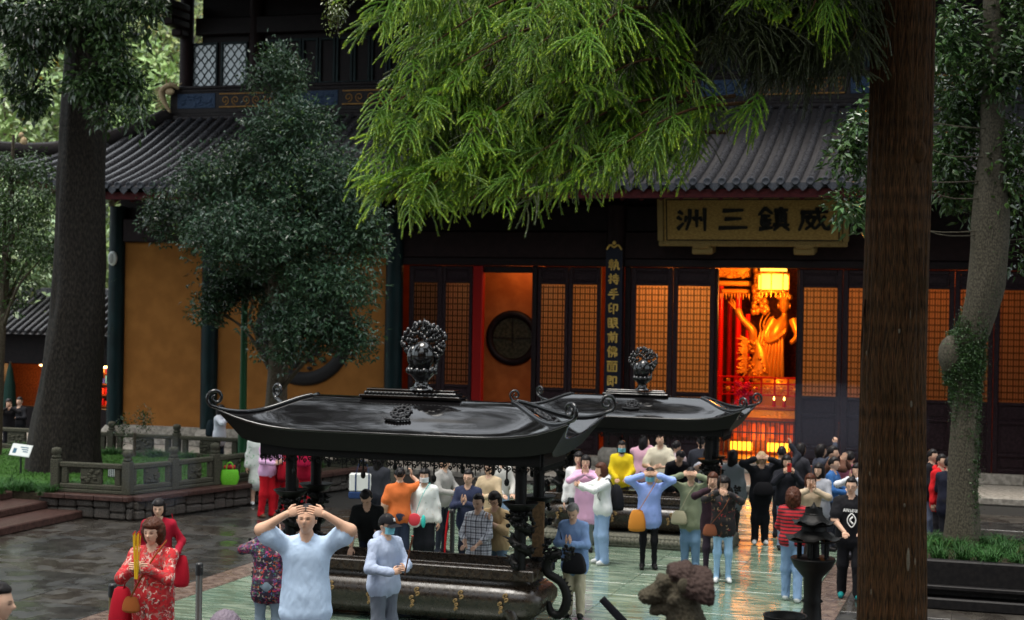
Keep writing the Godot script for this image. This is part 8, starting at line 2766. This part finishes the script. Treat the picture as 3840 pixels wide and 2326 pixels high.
	person({"label": "man in blue jacket turned away from the black T-shirt man", "at": Vector3(2.98, 0.00, 10.59), "turn": 77.5, "h": 1.6, "cell": 0.022, "female": false, "pose": "hold", "loose": 0.024, "top": f("jacket_blue", C8(44, 86, 140), C8(56, 100, 156), 0.3), "bottom": f("dark_pant10", C8(40, 42, 50)), "hair": "short"})   # 27.5 m
	person({"label": "tall dark-haired man in brown near the dark doors", "at": Vector3(2.89, 0.00, 9.99), "turn": 87.5, "h": 1.74, "cell": 0.027, "female": false, "pose": "face", "loose": 0.02, "top": f("brown_top", C8(84, 56, 44)), "bottom": f("dark_pant11", C8(38, 38, 42)), "hair": "short"})   # 28.1 m
	person({"label": "person holding incense aloft in front of the door panels", "at": Vector3(2.56, 0.00, 8.83), "turn": 117.5, "h": 1.66, "cell": 0.027, "pose": "lift", "loose": 0.02, "top": f("slate_top", C8(58, 62, 74)), "bottom": f("dark_pant12", C8(38, 38, 42)), "hair": "bob"})   # 29.3 m
	person({"label": "person in rose pink shirt near the cedar trunk", "at": Vector3(3.19, 0.00, 9.64), "turn": 182.5, "h": 1.62, "cell": 0.027, "pose": "hold", "loose": 0.024, "top": f("rose_shirt", C8(196, 110, 136), C8(206, 122, 146), 0.3), "bottom": f("dark_pant13", C8(48, 44, 50)), "hair": "short"})   # 28.4 m
	person({"label": "woman in white with long hair beside the cedar trunk", "at": Vector3(3.50, 0.00, 11.50), "turn": -12.5, "h": 1.6, "cell": 0.022, "pose": "face", "loose": 0.022, "top": f("white_blouse2", C8(214, 216, 222)), "bottom": f("grey_pant14", C8(90, 90, 98)), "hair": "long"})   # 26.5 m
	person({"label": "woman in red striped sweater and jeans with curly hair, back turned", "at": Vector3(2.98, 0.00, 15.60), "turn": 182.5, "h": 1.6, "cell": 0.018, "pose": "low", "loose": 0.026, "hem": 0.84, "top": M.red_stripe, "bottom": f("jean_blue", C8(110, 138, 170), C8(124, 152, 184), 0.3), "hair": "curly", "hairmat": M.hair_brown, "shoes": M.shoe_white, "pants": 0.02, "step": 0.09})   # 22.8 m
	person({"label": "man in black printed T-shirt and glasses by the cedar trunk", "at": Vector3(3.74, 0.00, 15.08), "turn": 9.5, "h": 1.74, "cell": 0.018, "female": false, "pose": "low", "sleeve": "short", "loose": 0.03, "hem": 0.74, "collar": true, "top": f("black_tee", C8(24, 24, 28)), "bottom": f("black_pant15", C8(24, 24, 28)), "hair": "short", "glasses": true, "pants": 0.02, "step": 0.1, "shoes": M.shoe_teal, "wide": 1.1, "r": Vector3(-0.1, 0.98, 0.28), "l": Vector3(0.12, 0.98, 0.28), "look": -12})   # 23.0 m
	person({"label": "person in black jacket and grey jeans beyond the cedar trunk", "at": Vector3(4.56, 0.00, 9.35), "turn": 67.5, "h": 1.7, "cell": 0.027, "female": false, "pose": "low", "loose": 0.026, "hem": 0.8, "top": f("jet_jacket", C8(22, 23, 28)), "bottom": f("jean_slate", C8(88, 96, 116), C8(100, 108, 128), 0.3), "hair": "short", "pants": 0.02})   # 28.2 m
	person({"label": "person in red hooded jacket beyond the cedar trunk", "at": Vector3(4.73, 0.00, 9.59), "turn": 57.5, "h": 1.64, "cell": 0.022, "pose": "down", "loose": 0.03, "hem": 0.7, "topname": "jacket", "hood": true, "top": f("red_hood", C8(196, 28, 34), C8(206, 36, 42), 0.3), "bottom": f("dark_pant16", C8(40, 38, 42)), "hair": "short"})   # 28.0 m
	person({"label": "person in navy coat beside the pale tree trunk", "at": Vector3(4.89, 0.00, 9.93), "turn": 167.5, "h": 1.62, "cell": 0.022, "pose": "low", "loose": 0.024, "hem": 0.66, "top": f("navy_coat", C8(30, 32, 46)), "bottom": f("dark_pant17", C8(36, 36, 42)), "hair": "short"})   # 27.6 m
	person({"label": "seated-looking visitor at the shop counter with pale face", "at": Vector3(-18.40, 0.00, 3.60), "turn": 37.5, "h": 1.5, "cell": 0.027, "pose": "face", "loose": 0.02, "top": f("shop_dark", C8(30, 28, 30)), "bottom": f("shop_pant", C8(30, 30, 34)), "hair": "bob"})   # 40.6 m
	person({"label": "visitor in dark suit and white collar at the shop counter", "at": Vector3(-18.50, 0.00, 2.95), "turn": -2.5, "h": 1.5, "cell": 0.027, "pose": "hold", "loose": 0.02, "top": f("shop_suit", C8(28, 28, 32)), "bottom": f("shop_pant2", C8(30, 30, 34)), "hair": "short"})   # 41.3 m
	person({"label": "man in grey jacket at the lower corner, head turned aside", "at": Vector3(-0.11, 0.68, 29.95), "turn": 110, "h": 1.7, "cell": 0.014, "fine": true, "female": false, "loose": 0.03, "top": f("corner_grey", C8(96, 92, 90), C8(110, 106, 104), 0.3), "bottom": f("corner_dark", C8(50, 50, 54)), "hair": "short"})   # 10.0 m
	person({"label": "grey-haired person at the lower edge, only the top of the head showing", "at": Vector3(1.44, 0.68, 29.82), "turn": 197, "h": 1.6, "cell": 0.014, "fine": true, "loose": 0.03, "top": f("edge_mauve", C8(120, 104, 118)), "bottom": f("edge_dark", C8(50, 50, 54)), "hair": "perm", "hairmat": M.hair_white})   # 9.6 m

func f(key: String, a: Color, b = null, tile := 0.3) -> StandardMaterial3D:
	if b != null and tile < 0.5:
		a = a.lerp(b, 0.5)
		b = null
	return mat("cloth_" + key, a, 0.85, b, tile, 0.12, {"rim": 0.12})

func img_mat(key: String, im: Image, tile: float, rough := 0.85) -> void:
	var m := StandardMaterial3D.new()
	m.resource_name = key
	m.albedo_texture = ImageTexture.create_from_image(im)
	m.uv1_triplanar = true
	m.uv1_scale = Vector3.ONE / tile
	m.roughness = rough
	M[key] = m

func floral(key: String, ground_c: Color, cols: Array, n: int, sz: float, tile: float, sd: int) -> void:
	# print of scattered petals
	var g := RandomNumberGenerator.new()
	g.seed = sd
	var s := 256
	var im := Image.create(s, s, false, Image.FORMAT_RGB8)
	im.fill(ground_c)
	for k in n:
		var c: Color = cols[g.randi() % cols.size()]
		var o := Vector2(g.randf() * s, g.randf() * s)
		var a0 := g.randf() * TAU
		var l := sz * g.randf_range(0.6, 1.3)
		for q in int(l * 3.0):
			var t := q / (l * 3.0)
			var a := a0 + t * 2.2
			var p := o + Vector2(cos(a), sin(a)) * l * t * 1.5
			var w := int(maxf(1.0, l * 0.32 * sin(PI * clampf(t, 0.05, 0.95))))
			for dx in range(-w, w + 1):
				for dy in range(-w, w + 1):
					if dx * dx + dy * dy <= w * w:
						im.set_pixel(posmod(int(p.x) + dx, s), posmod(int(p.y) + dy, s), c)
	img_mat(key, im, tile)

func cloth_prints() -> void:
	floral("red_floral", C8(178, 22, 30), [C8(206, 190, 176), C8(120, 96, 86), C8(224, 206, 190), C8(150, 120, 108), C8(96, 30, 34), C8(214, 40, 40)], 150, 13.0, 0.42, 3)
	floral("multi_floral", C8(40, 26, 46), [C8(160, 40, 110), C8(60, 90, 130), C8(190, 90, 40), C8(170, 160, 150), C8(110, 40, 120), C8(60, 120, 90), C8(190, 40, 60)], 150, 13.0, 0.4, 4)
	floral("dark_floral", C8(26, 22, 24), [C8(150, 90, 50), C8(150, 40, 40), C8(180, 150, 110), C8(60, 40, 40)], 40, 12.0, 0.5, 5)
	floral("white_print_shirt", C8(222, 226, 222), [C8(196, 176, 150), C8(170, 180, 170), C8(210, 190, 170)], 16, 9.0, 0.5, 6)
	floral("green_print", C8(214, 220, 212), [C8(70, 150, 90), C8(110, 170, 120)], 30, 14.0, 0.5, 7)
	floral("cream_print", C8(206, 198, 176), [C8(60, 60, 56), C8(196, 188, 166), C8(190, 182, 160)], 7, 16.0, 0.7, 8)
	f("yellow_dummy", C8(226, 206, 40))
	M["yellow_black"] = f("yellow_top", C8(232, 208, 36), C8(224, 190, 40), 0.3)
	M["white_black"] = f("white_jacketed", C8(150, 152, 160))
	var im := Image.create(64, 64, false, Image.FORMAT_RGB8)
	for y in 64:
		for x in 64:
			var c := C8(214, 216, 222)
			var a := x % 32 < 7 or (x % 32 > 15 and x % 32 < 18)
			var b := y % 32 < 7 or (y % 32 > 15 and y % 32 < 18)
			if a and b:
				c = C8(36, 38, 46)
			elif a or b:
				c = C8(110, 112, 122)
			im.set_pixel(x, y, c)
	img_mat("plaid", im, 0.16)
	im = Image.create(16, 64, false, Image.FORMAT_RGB8)
	for y in 64:
		for x in 16:
			im.set_pixel(x, y, C8(176, 24, 36) if y % 16 < 9 else C8(40, 22, 28))
	img_mat("red_stripe", im, 0.2)
	mat("mask_blue", C8(126, 196, 212), 0.8)
	mat("mask_white", C8(226, 228, 230), 0.8)
	mat("hair_black", C8(20, 18, 19), 0.38, C8(36, 32, 32), 0.12, 0.5, {"uv": Vector3(1, 0.2, 1), "freq": 0.05})
	mat("hair_brown", C8(58, 32, 22), 0.42, C8(88, 52, 36), 0.12, 0.5, {"uv": Vector3(1, 0.2, 1), "freq": 0.05})
	mat("hair_grey", C8(96, 94, 92), 0.5, C8(150, 148, 144), 0.1, 0.5, {"uv": Vector3(1, 0.25, 1), "freq": 0.05})
	mat("hair_white", C8(96, 86, 98), 0.6, C8(130, 120, 130), 0.1, 0.5)
	mat("hair_blond", C8(150, 128, 96), 0.5, C8(176, 154, 120), 0.1, 0.5)
	mat("shoe_black", C8(28, 27, 28), 0.5)
	mat("shoe_white", C8(212, 214, 214), 0.6)
	mat("shoe_brown", C8(92, 66, 50), 0.6)
	mat("shoe_teal", C8(30, 130, 130), 0.6)
	mat("white_print", C8(226, 226, 224), 0.7)

func find_person(part: String) -> Node3D:
	for c in get_children():
		if c.has_meta("category") and c.get_meta("category") == "person" and String(c.get_meta("label")).contains(part):
			return c
	return null

# bag hung from a shoulder or carried; all positions in the wearer's own axes
func bag(called: String, label: String, who: String, at: Vector3, size: Vector3, m: Material, strap: Array, round_e := 2.6) -> Node3D:
	var P := find_person(who)
	var B := thing(called, label, "bag")
	B.transform = P.transform * Transform3D(Basis(), at)
	put("pouch", MB.new().sheet(ring_rows([[0.0, size.x * 0.3, size.z * 0.3], [0.012, size.x * 0.44, size.z * 0.44], [size.y * 0.16, size.x * 0.5, size.z * 0.5], [size.y * 0.45, size.x * 0.48, size.z * 0.48], [size.y * 0.75, size.x * 0.4, size.z * 0.36], [size.y * 0.95, size.x * 0.3, size.z * 0.18], [size.y, size.x * 0.16, size.z * 0.06]], 24, round_e), true, true), m, B)
	if strap.size() > 0:
		var pts := []
		for p in strap:
			pts.append(p - at)
		put("strap", MB.new().tube(spline(pts, 16), 0.014, 6, true, 0.4), m, B)
	return B

func props() -> void:
	# incense sticks in hands
	var P := find_person("red patterned tunic")
	var w: Array = P.get_meta("_wr")
	var I := thing("incense_sticks", "bundle of long yellow incense sticks held upright by the red tunic woman", "incense")
	I.transform = P.transform * Transform3D(Basis(), (w[0] + w[1]) * 0.5 + Vector3(0.0, 0.02, 0.07))
	for k in 7:
		put("stick", MB.new().tube([Vector3(0.004 * (k - 3), -0.1, 0.003 * (k % 3)), Vector3(0.011 * (k - 3), 0.27 + 0.012 * (k % 3), 0.006 * (k % 3))], 0.0045, 5), mat("stick_yellow", C8(214, 172, 36), 0.7), I)
		put("tip", MB.new().ball(Vector3(0.011 * (k - 3), 0.275 + 0.012 * (k % 3), 0.006 * (k % 3)), Vector3(0.006, 0.01, 0.006), 5, 4), mat("stick_red", C8(170, 40, 30), 0.7), I)
	P = find_person("hooded jacket, dark cap")
	w = P.get_meta("_wr")
	I = thing("incense_sticks", "few thin brown incense sticks in the masked man's hands", "incense")
	I.transform = P.transform * Transform3D(Basis(), (w[0] + w[1]) * 0.5 + Vector3(0.03, 0.05, 0.07))
	for k in 3:
		put("stick", MB.new().tube([Vector3(0.004 * k, -0.1, 0), Vector3(0.07 + 0.012 * k, 0.34, 0.04)], 0.004, 5), mat("stick_brown", C8(96, 62, 44), 0.8), I)
		put("tip", MB.new().ball(Vector3(0.07 + 0.012 * k, 0.345, 0.04), Vector3(0.006, 0.008, 0.006), 5, 4), M.stick_red, I)
	for q in [["behind the near burner", "plaid", "thin incense stick held by the plaid-shirted woman"], ["lifting a lit", "lifting", "single incense stick raised in front of the lit gate"], ["incense aloft", "aloft", "single incense stick raised in front of the dark door panels"], ["dark floral", "floral jacket and", "two incense sticks held above the dark floral jacket"], ["beige covering", "beige covering", "incense stick rising beside the woman in beige"]]:
		P = find_person(q[1])
		w = P.get_meta("_wr")
		I = thing("incense_sticks", q[2], "incense")
		I.transform = P.transform * Transform3D(Basis(), w[0] + Vector3(0.02, 0.08, 0.06))
		put("stick", MB.new().tube([Vector3(0, -0.08, 0), Vector3(0.02, 0.3, 0.02)], 0.004, 5), M.stick_brown, I)
		put("tip", MB.new().ball(Vector3(0.02, 0.3, 0.02), Vector3(0.007, 0.01, 0.007), 5, 4), M.stick_red, I)
	# shirt print
	P = find_person("black printed T-shirt")
	var tm := TextMesh.new()
	tm.text = "ANSEUP"
	tm.font = SystemFont.new()
	tm.font.font_names = PackedStringArray(["Droid Sans"])
	tm.font.font_weight = 700
	tm.font_size = 48
	tm.pixel_size = 0.0013
	tm.depth = 0.006
	put("shirt_print", tm, M.white_print, P, Transform3D(Basis(Vector3.RIGHT, -0.12) * Basis(Vector3.BACK, -0.05), Vector3(0.0, 1.285, 0.145)))
	var lg := MB.new()
	lg.tube(spline([Vector3(0, 0, 0), Vector3(0.05, -0.06, 0), Vector3(0.055, -0.13, 0), Vector3(0, -0.2, 0), Vector3(-0.055, -0.13, 0), Vector3(-0.05, -0.06, 0), Vector3(0, 0, 0)], 20), 0.009, 5, false)
	lg.tube(spline([Vector3(0.02, -0.05, 0), Vector3(-0.02, -0.1, 0.002), Vector3(0.02, -0.15, 0)], 10), 0.014, 5)
	put("shirt_print", lg, M.white_print, P, Transform3D(Basis(Vector3.RIGHT, -0.06), Vector3(0.0, 1.25, 0.152)))
	# bags
	var mustard := f("mustard_bag", C8(176, 112, 40), C8(190, 126, 50), 0.2)
	bag("shoulder_bag", "mustard yellow slouchy bag slung across the blue-bloused woman", "blue blouse", Vector3(-0.2, 0.62, 0.16), Vector3(0.28, 0.34, 0.16), mustard, [Vector3(-0.2, 0.9, 0.16), Vector3(-0.06, 1.15, 0.2), Vector3(0.1, 1.4, 0.1), Vector3(0.12, 1.42, -0.02)])
	bag("shoulder_bag", "small brown leather bag hanging at the dark floral jacket", "dark floral jacket and", Vector3(-0.2, 0.72, 0.16), Vector3(0.22, 0.18, 0.1), f("brown_leather", C8(120, 72, 50)), [Vector3(-0.2, 0.88, 0.16), Vector3(0.0, 1.15, 0.2), Vector3(0.12, 1.38, 0.1)])
	bag("shoulder_bag", "black satchel at the hip of the praying grey-haired woman", "grey-haired", Vector3(0.06, 0.62, 0.21), Vector3(0.32, 0.28, 0.12), f("satchel_black", C8(22, 22, 25)), [Vector3(-0.08, 0.88, 0.2), Vector3(-0.16, 1.15, 0.14), Vector3(-0.14, 1.3, 0.06)], 7.0)
	bag("backpack", "black backpack on the back of the white hooded woman", "white hooded top", Vector3(0, 0.86, -0.24), Vector3(0.3, 0.42, 0.18), f("pack_black", C8(24, 25, 30)), [Vector3(0.1, 1.25, -0.14), Vector3(0.15, 1.4, 0.0), Vector3(0.12, 1.1, 0.14), Vector3(0.12, 0.95, -0.1)], 5.0)
	bag("backpack", "dark teal backpack on the white-jacketed visitor", "white jacket with dark", Vector3(0, 0.85, -0.24), Vector3(0.28, 0.4, 0.16), f("pack_teal", C8(26, 40, 46)), [], 5.0)
	bag("shoulder_bag", "pale canvas bag at the side of the sage cardigan", "sage cardigan", Vector3(-0.16, 0.72, 0.18), Vector3(0.26, 0.22, 0.1), f("canvas_bag", C8(150, 146, 122)), [Vector3(-0.16, 0.9, 0.18), Vector3(-0.02, 1.2, 0.18), Vector3(0.1, 1.38, 0.08)], 6.0)
	bag("shoulder_bag", "brown bag with orange strap across the red patterned tunic", "red patterned", Vector3(-0.12, 0.8, 0.2), Vector3(0.16, 0.14, 0.06), f("strap_orange", C8(150, 84, 40)), [Vector3(-0.13, 0.92, 0.2), Vector3(-0.02, 1.12, 0.21), Vector3(0.08, 1.3, 0.16), Vector3(0.12, 1.4, 0.02)])
	var rb := f("red_cloth_bag", C8(158, 14, 34), C8(140, 10, 28), 0.3)
	bag("cloth_bag", "large dark red cloth bag hanging beside the red tunic", "red patterned", Vector3(-0.3, 0.5, -0.02), Vector3(0.22, 0.48, 0.24), rb, [Vector3(-0.28, 0.95, 0), Vector3(-0.16, 1.42, 0)])
	bag("cloth_bag", "crimson cloth bag at the side of the crimson-shirted woman", "crimson shirt", Vector3(0.3, 0.5, 0.05), Vector3(0.2, 0.4, 0.22), rb, [Vector3(0.28, 0.9, 0.05), Vector3(0.16, 1.42, 0.0)])
	bag("cloth_bag", "crimson bundle hanging from the pink-shirted worshipper's arm", "pink shirt and red", Vector3(0.22, 0.72, 0.3), Vector3(0.42, 0.42, 0.26), rb, [Vector3(0.1, 1.1, 0.25), Vector3(0.2, 1.16, 0.28), Vector3(0.3, 1.1, 0.3)])
	bag("cloth_bag", "magenta bag carried by the crimson figure between the burner columns", "crimson clothes", Vector3(-0.1, 0.85, -0.26), Vector3(0.44, 0.36, 0.2), f("magenta_bag", C8(170, 20, 60), C8(186, 28, 70), 0.3), [])
	bag("waist_bag", "black waist bag worn by the figure with hands on the head", "hands on the head", Vector3(0.02, 0.88, 0.2), Vector3(0.36, 0.24, 0.14), f("waist_black", C8(18, 18, 22)), [], 4.0)
	# tote: white canvas with navy base and handles
	P = find_person("tote bag")
	var B := thing("tote_bag", "white canvas tote bag with navy base and straps", "bag")
	B.transform = P.transform * Transform3D(Basis(Vector3.UP, deg_to_rad(-150)), Vector3(0.24, 0.86, -0.1))
	var nv := f("tote_navy", C8(34, 54, 92))
	var wh := f("tote_white", C8(206, 208, 204))
	put("base", MB.new().cbox(Vector3(0, 0.06, 0), Vector3(0.46, 0.12, 0.17), 0.02), nv, B)
	put("body", MB.new().cbox(Vector3(0, 0.27, 0), Vector3(0.44, 0.3, 0.15), 0.02), wh, B)
	for s in [-1, 1]:
		put("strap", MB.new().cbox(Vector3(s * 0.11, 0.27, 0.08), Vector3(0.025, 0.3, 0.006), 0.002), nv, B)
		put("handle", MB.new().tube(spline([Vector3(s * 0.11, 0.4, 0.07), Vector3(s * 0.06, 0.6, 0.03), Vector3(0, 0.64, 0.02)], 8), 0.012, 6, true, 0.4), nv, B)
	# watermelon bag and teal strap of the masked woman
	P = find_person("white printed shirt")
	B = thing("novelty_bag", "round watermelon-slice bag on a teal strap", "bag")
	B.transform = P.transform * Transform3D(Basis(), Vector3(-0.12, 0.72, 0.2))
	put("slice", MB.new().lathe(Vector3(0, 0.12, 0), [Vector2(0.001, 0.03), Vector2(0.09, 0.03), Vector2(0.1, 0.0), Vector2(0.09, -0.03), Vector2(0.001, -0.03)], 20, Basis(Vector3.RIGHT, PI / 2)), f("melon_red", C8(206, 66, 76)), B)
	put("rind", MB.new().tube(spline([Vector3(-0.1, 0.14, 0), Vector3(-0.07, 0.05, 0), Vector3(0, 0.02, 0), Vector3(0.07, 0.05, 0), Vector3(0.1, 0.14, 0)], 12), 0.022, 8), wh, B)
	put("strap", MB.new().tube(spline([Vector3(0.02, 0.22, 0.0), Vector3(0.12, 0.5, 0.0), Vector3(0.22, 0.68, -0.08)], 10), 0.012, 6, true, 0.4), f("teal_strap", C8(60, 190, 180)), B)
	put("pouch", MB.new().ball(Vector3(0.14, 0.1, 0.01), Vector3(0.035, 0.1, 0.03), 10, 8), M.cloth_teal_strap, B)
	# phone
	P = find_person("red phone")
	w = P.get_meta("_wr")
	B = thing("mobile_phone", "red-cased mobile phone held up to take a picture", "phone")
	B.transform = P.transform * Transform3D(Basis(), (w[0] + w[1]) * 0.5 + Vector3(0, 0.09, 0.08))
	put("case", MB.new().cbox(Vector3(0, 0.02, 0), Vector3(0.075, 0.15, 0.01), 0.006), f("phone_red", C8(170, 44, 40)), B)
	put("camera_bump", MB.new().cbox(Vector3(-0.015, 0.07, 0.007), Vector3(0.03, 0.03, 0.004), 0.002), M.iron_black, B)
	# candle tower
	var C := thing("candle_tower", "small black iron candle tower with two curved roofs beside the cedar", "lantern", Vector3(3.53, 0, 17.78))
	var ir: Material = M.burner_iron
	put("shaft", MB.new().lathe(Vector3.ZERO, [Vector2(0.2, 0), Vector2(0.2, 0.05), Vector2(0.13, 0.1), Vector2(0.11, 0.4), Vector2(0.14, 0.42), Vector2(0.11, 0.45), Vector2(0.12, 0.72), Vector2(0.24, 0.86), Vector2(0.29, 0.96), Vector2(0.28, 0.98), Vector2(0.01, 0.98)], 18), ir, C)
	for k in 6:
		var a := TAU * (k + 0.5) / 6
		put("post", MB.new().tube([Vector3(cos(a) * 0.2, 0.97, sin(a) * 0.2), Vector3(cos(a) * 0.2, 1.24, sin(a) * 0.2)], 0.02, 7), ir, C)
	put("core", MB.new().lathe(Vector3.ZERO, [Vector2(0.08, 0.97), Vector2(0.08, 1.24)], 10), ir, C)
	for tier in [[1.22, 0.36, 0.16], [1.42, 0.27, 0.12]]:
		var rows := []
		for i in 5:
			var t := i / 4.0
			var row := PackedVector3Array()
			for j in 36:
				var a := TAU * j / 36
				var cr := pow(absf(cos(a * 3.0)), 3.0)
				var r: float = lerpf(tier[1] * (0.92 + 0.12 * cr), tier[2], t)
				row.append(Vector3(cos(a) * r, tier[0] + 0.11 * t * t + 0.05 * cr * (1.0 - t) * (1.0 - t), sin(a) * r))
			rows.append(row)
		put("roof", MB.new().sheet(rows, true, true), ir, C)
		put("eave", MB.new().lathe(Vector3(0, tier[0] - 0.02, 0), [Vector2(tier[2] * 0.8, -0.02), Vector2(tier[1] * 0.9, 0.0), Vector2(tier[1] * 0.93, 0.025)], 24), ir, C)
		put("drum", MB.new().lathe(Vector3(0, tier[0] + 0.08, 0), [Vector2(tier[2], 0), Vector2(tier[2] * 0.9, 0.12)], 16), ir, C)
	put("finial", MB.new().lathe(Vector3(0, 1.52, 0), [Vector2(0.11, 0), Vector2(0.12, 0.03), Vector2(0.05, 0.05), Vector2(0.06, 0.09), Vector2(0.03, 0.12), Vector2(0.004, 0.17)], 14), ir, C)
	# belt posts on the terrace
	var brass := mat("post_brass", C8(120, 104, 64), 0.3, null, 1, 0, {"metal": 0.7})
	var q2 := 0
	for p in [Vector3(-1.75, 0.68, 25.85), Vector3(-1.59, 0.68, 24.54)]:
		var S := thing("barrier_post", ["brassy belt barrier post nearer the lower corner", "taller-looking steel belt barrier post beside the red tunic woman"][q2], "barrier", p, 0, "belt barrier posts")
		put("pole", MB.new().lathe(Vector3.ZERO, [Vector2(0.17, 0), Vector2(0.17, 0.02), Vector2(0.032, 0.05), Vector2(0.032, 0.8)], 16), brass if q2 == 0 else mat("post_steel", C8(120, 118, 114), 0.3, null, 1, 0, {"metal": 0.7}), S)
		put("head", MB.new().lathe(Vector3.ZERO, [Vector2(0.036, 0.8), Vector2(0.038, 0.81), Vector2(0.038, 0.9), Vector2(0.03, 0.92), Vector2(0.005, 0.925)], 16), M.iron_black, S)
		put("slot", MB.new().cbox(Vector3(0.03, 0.855, 0.015), Vector3(0.03, 0.06, 0.02), 0.004), M.iron_black, S)
		q2 += 1
	# black tube handle leaning in from below, and the rim of a pot
	var U := thing("folded_umbrella", "end of a black folded umbrella poking up from the lower edge", "umbrella", Vector3(3.28, 0.68, 26.8))
	put("cloth", MB.new().tube([Vector3(0.06, 0.05, 0), Vector3(0.02, 0.7, 0.0), Vector3(-0.07, 1.12, 0.02), Vector3(-0.24, 1.29, 0.04)], [0.012, 0.05, 0.035, 0.028], 12), f("umbrella_black", C8(26, 26, 32)), U)
	put("cap", MB.new().tube([Vector3(-0.24, 1.29, 0.04), Vector3(-0.25, 1.3, 0.041)], 0.029, 12), M.iron_black, U)
	var K := thing("black_pot", "rim of a round black pot at the lower edge near the cedar", "pot", Vector3(4.21, 0.68, 25.42))
	put("bowl", MB.new().lathe(Vector3.ZERO, [Vector2(0.1, 0), Vector2(0.14, 0.5), Vector2(0.17, 0.97), Vector2(0.178, 1.0), Vector2(0.165, 1.0), Vector2(0.155, 0.9), Vector2(0.01, 0.88)], 28), ir, K)
	put("rim", MB.new().lathe(Vector3.ZERO, [Vector2(0.172, 0.985), Vector2(0.18, 0.995), Vector2(0.178, 1.008), Vector2(0.165, 1.005)], 28), ir, K)
	lion()
	smoke()

func smoke() -> void:
	# incense smoke: thin bluish wisps
	for q in [["thin wisp of incense smoke above the garden corner", Vector3(-6.6, 1.5, 16.6), Vector3(1.3, 1.2, 0.7), 0.04], ["faint blue incense smoke drifting before the dark door panels", Vector3(2.3, 1.9, 6.0), Vector3(4.2, 1.6, 1.4), 0.035], ["incense smoke rising under the far burner roof", Vector3(0.5, 1.9, 11.0), Vector3(1.6, 0.9, 1.0), 0.08]]:
		var fm := FogMaterial.new()
		fm.density = q[3]
		fm.albedo = Color(0.8, 0.86, 0.98)
		var fv := FogVolume.new()
		fv.name = numbered("incense_smoke")
		fv.shape = RenderingServer.FOG_VOLUME_SHAPE_ELLIPSOID
		fv.size = q[2]
		fv.material = fm
		fv.position = q[1]
		add_child(fv)
		tag(fv, q[0], "smoke")
		fv.set_meta("kind", "stuff")

func lion() -> void:
	# blurred stone lion on a balustrade post close to the camera
	var L := thing("stone_lion", "weathered stone lion head on a balustrade post close to the viewer", "statue", Vector3(4.3, 2.42, 30.12), deg_to_rad(-70))
	L.scale = Vector3.ONE * 0.92
	var sm := mat("lion_stone", C8(50, 46, 37), 0.85, C8(84, 79, 64), 0.16, 0.9, {"freq": 0.03, "mid": C8(66, 60, 50)})
	var mm := mat("lion_mane", C8(42, 30, 29), 0.8, C8(84, 70, 64), 0.09, 1.0, {"freq": 0.04})
	var bones := [[Vector3(0, -0.14, -0.03), Vector3(0, 0.1, -0.02), 0.14, 0.11, 0], [Vector3(-0.07, 0.06, 0.05), Vector3(-0.08, -0.16, 0.09), 0.055, 0.045, 0], [Vector3(0.07, 0.06, 0.05), Vector3(0.08, -0.16, 0.09), 0.055, 0.045, 0], [Vector3(0, 0.1, -0.02), Vector3(0, 0.26, 0.02), 0.1, 0.1, 0]]
	# upper jaw, nose, lower jaw, brow and cheeks
	bones.append_array([[Vector3(0, 0.3, 0.06), Vector3(0, 0.25, 0.2), 0.075, 0.05, 0], [Vector3(-0.03, 0.245, 0.225), Vector3(0.03, 0.245, 0.225), 0.03, 0.03, 0], [Vector3(0, 0.19, 0.06), Vector3(0, 0.165, 0.17), 0.05, 0.028, 0], [Vector3(-0.06, 0.335, 0.12), Vector3(0.06, 0.335, 0.12), 0.034, 0.034, 0], [Vector3(-0.085, 0.24, 0.07), Vector3(0.085, 0.24, 0.07), 0.03, 0.03, 0]])
	# mane: a thick ruff over crown, nape and cheeks
	for k in 26:
		var a := -1.9 + 3.8 * k / 25.0
		bones.append([Vector3(sin(a) * 0.09, 0.32 + 0.06 * cos(a), -0.01), Vector3(sin(a) * 0.13, 0.28 + 0.11 * cos(a), -0.1 - 0.03 * (k % 2)), 0.035, 0.028, 1])
	for k in 14:
		var a := -1.2 + 2.4 * k / 13.0
		bones.append([Vector3(sin(a) * 0.07, 0.36 + 0.05 * cos(a), 0.06), Vector3(sin(a) * 0.09, 0.37 + 0.06 * cos(a), -0.02), 0.022, 0.02, 1])
	var b := nets(bones, 0.008, 0.008)
	var V: PackedVector3Array = b.v
	var N := smooth_normals(V, b.f)
	var nz := noise(14.0, 33, 3)
	for i in V.size():
		V[i] += N[i] * (nz.get_noise_3dv(V[i] * 3.0) * 0.012)
	N = smooth_normals(V, b.f)
	var pm := [MB.new(), MB.new()]
	var mp := [{}, {}]
	for i in range(0, b.f.size(), 3):
		var q: int = b.t[b.f[i]]
		for e in 3:
			var vi: int = b.f[i + e]
			if not mp[q].has(vi):
				mp[q][vi] = pm[q].vert(V[vi], N[vi])
			pm[q].ix.append(mp[q][vi])
	put("body", pm[0], sm, L)
	put("mane", pm[1], mm, L)
	for s in [-1, 1]:
		put("eye", MB.new().ball(Vector3(s * 0.062, 0.305, 0.125), Vector3(0.022, 0.022, 0.02), 9, 7), sm, L)
		put("ear", MB.new().ball(Vector3(s * 0.12, 0.33, 0.02), Vector3(0.02, 0.045, 0.035), 8, 6), sm, L)
	put("post", MB.new().cbox(Vector3(0, -0.95, 0), Vector3(0.3, 1.58, 0.3), 0.02), sm, L)
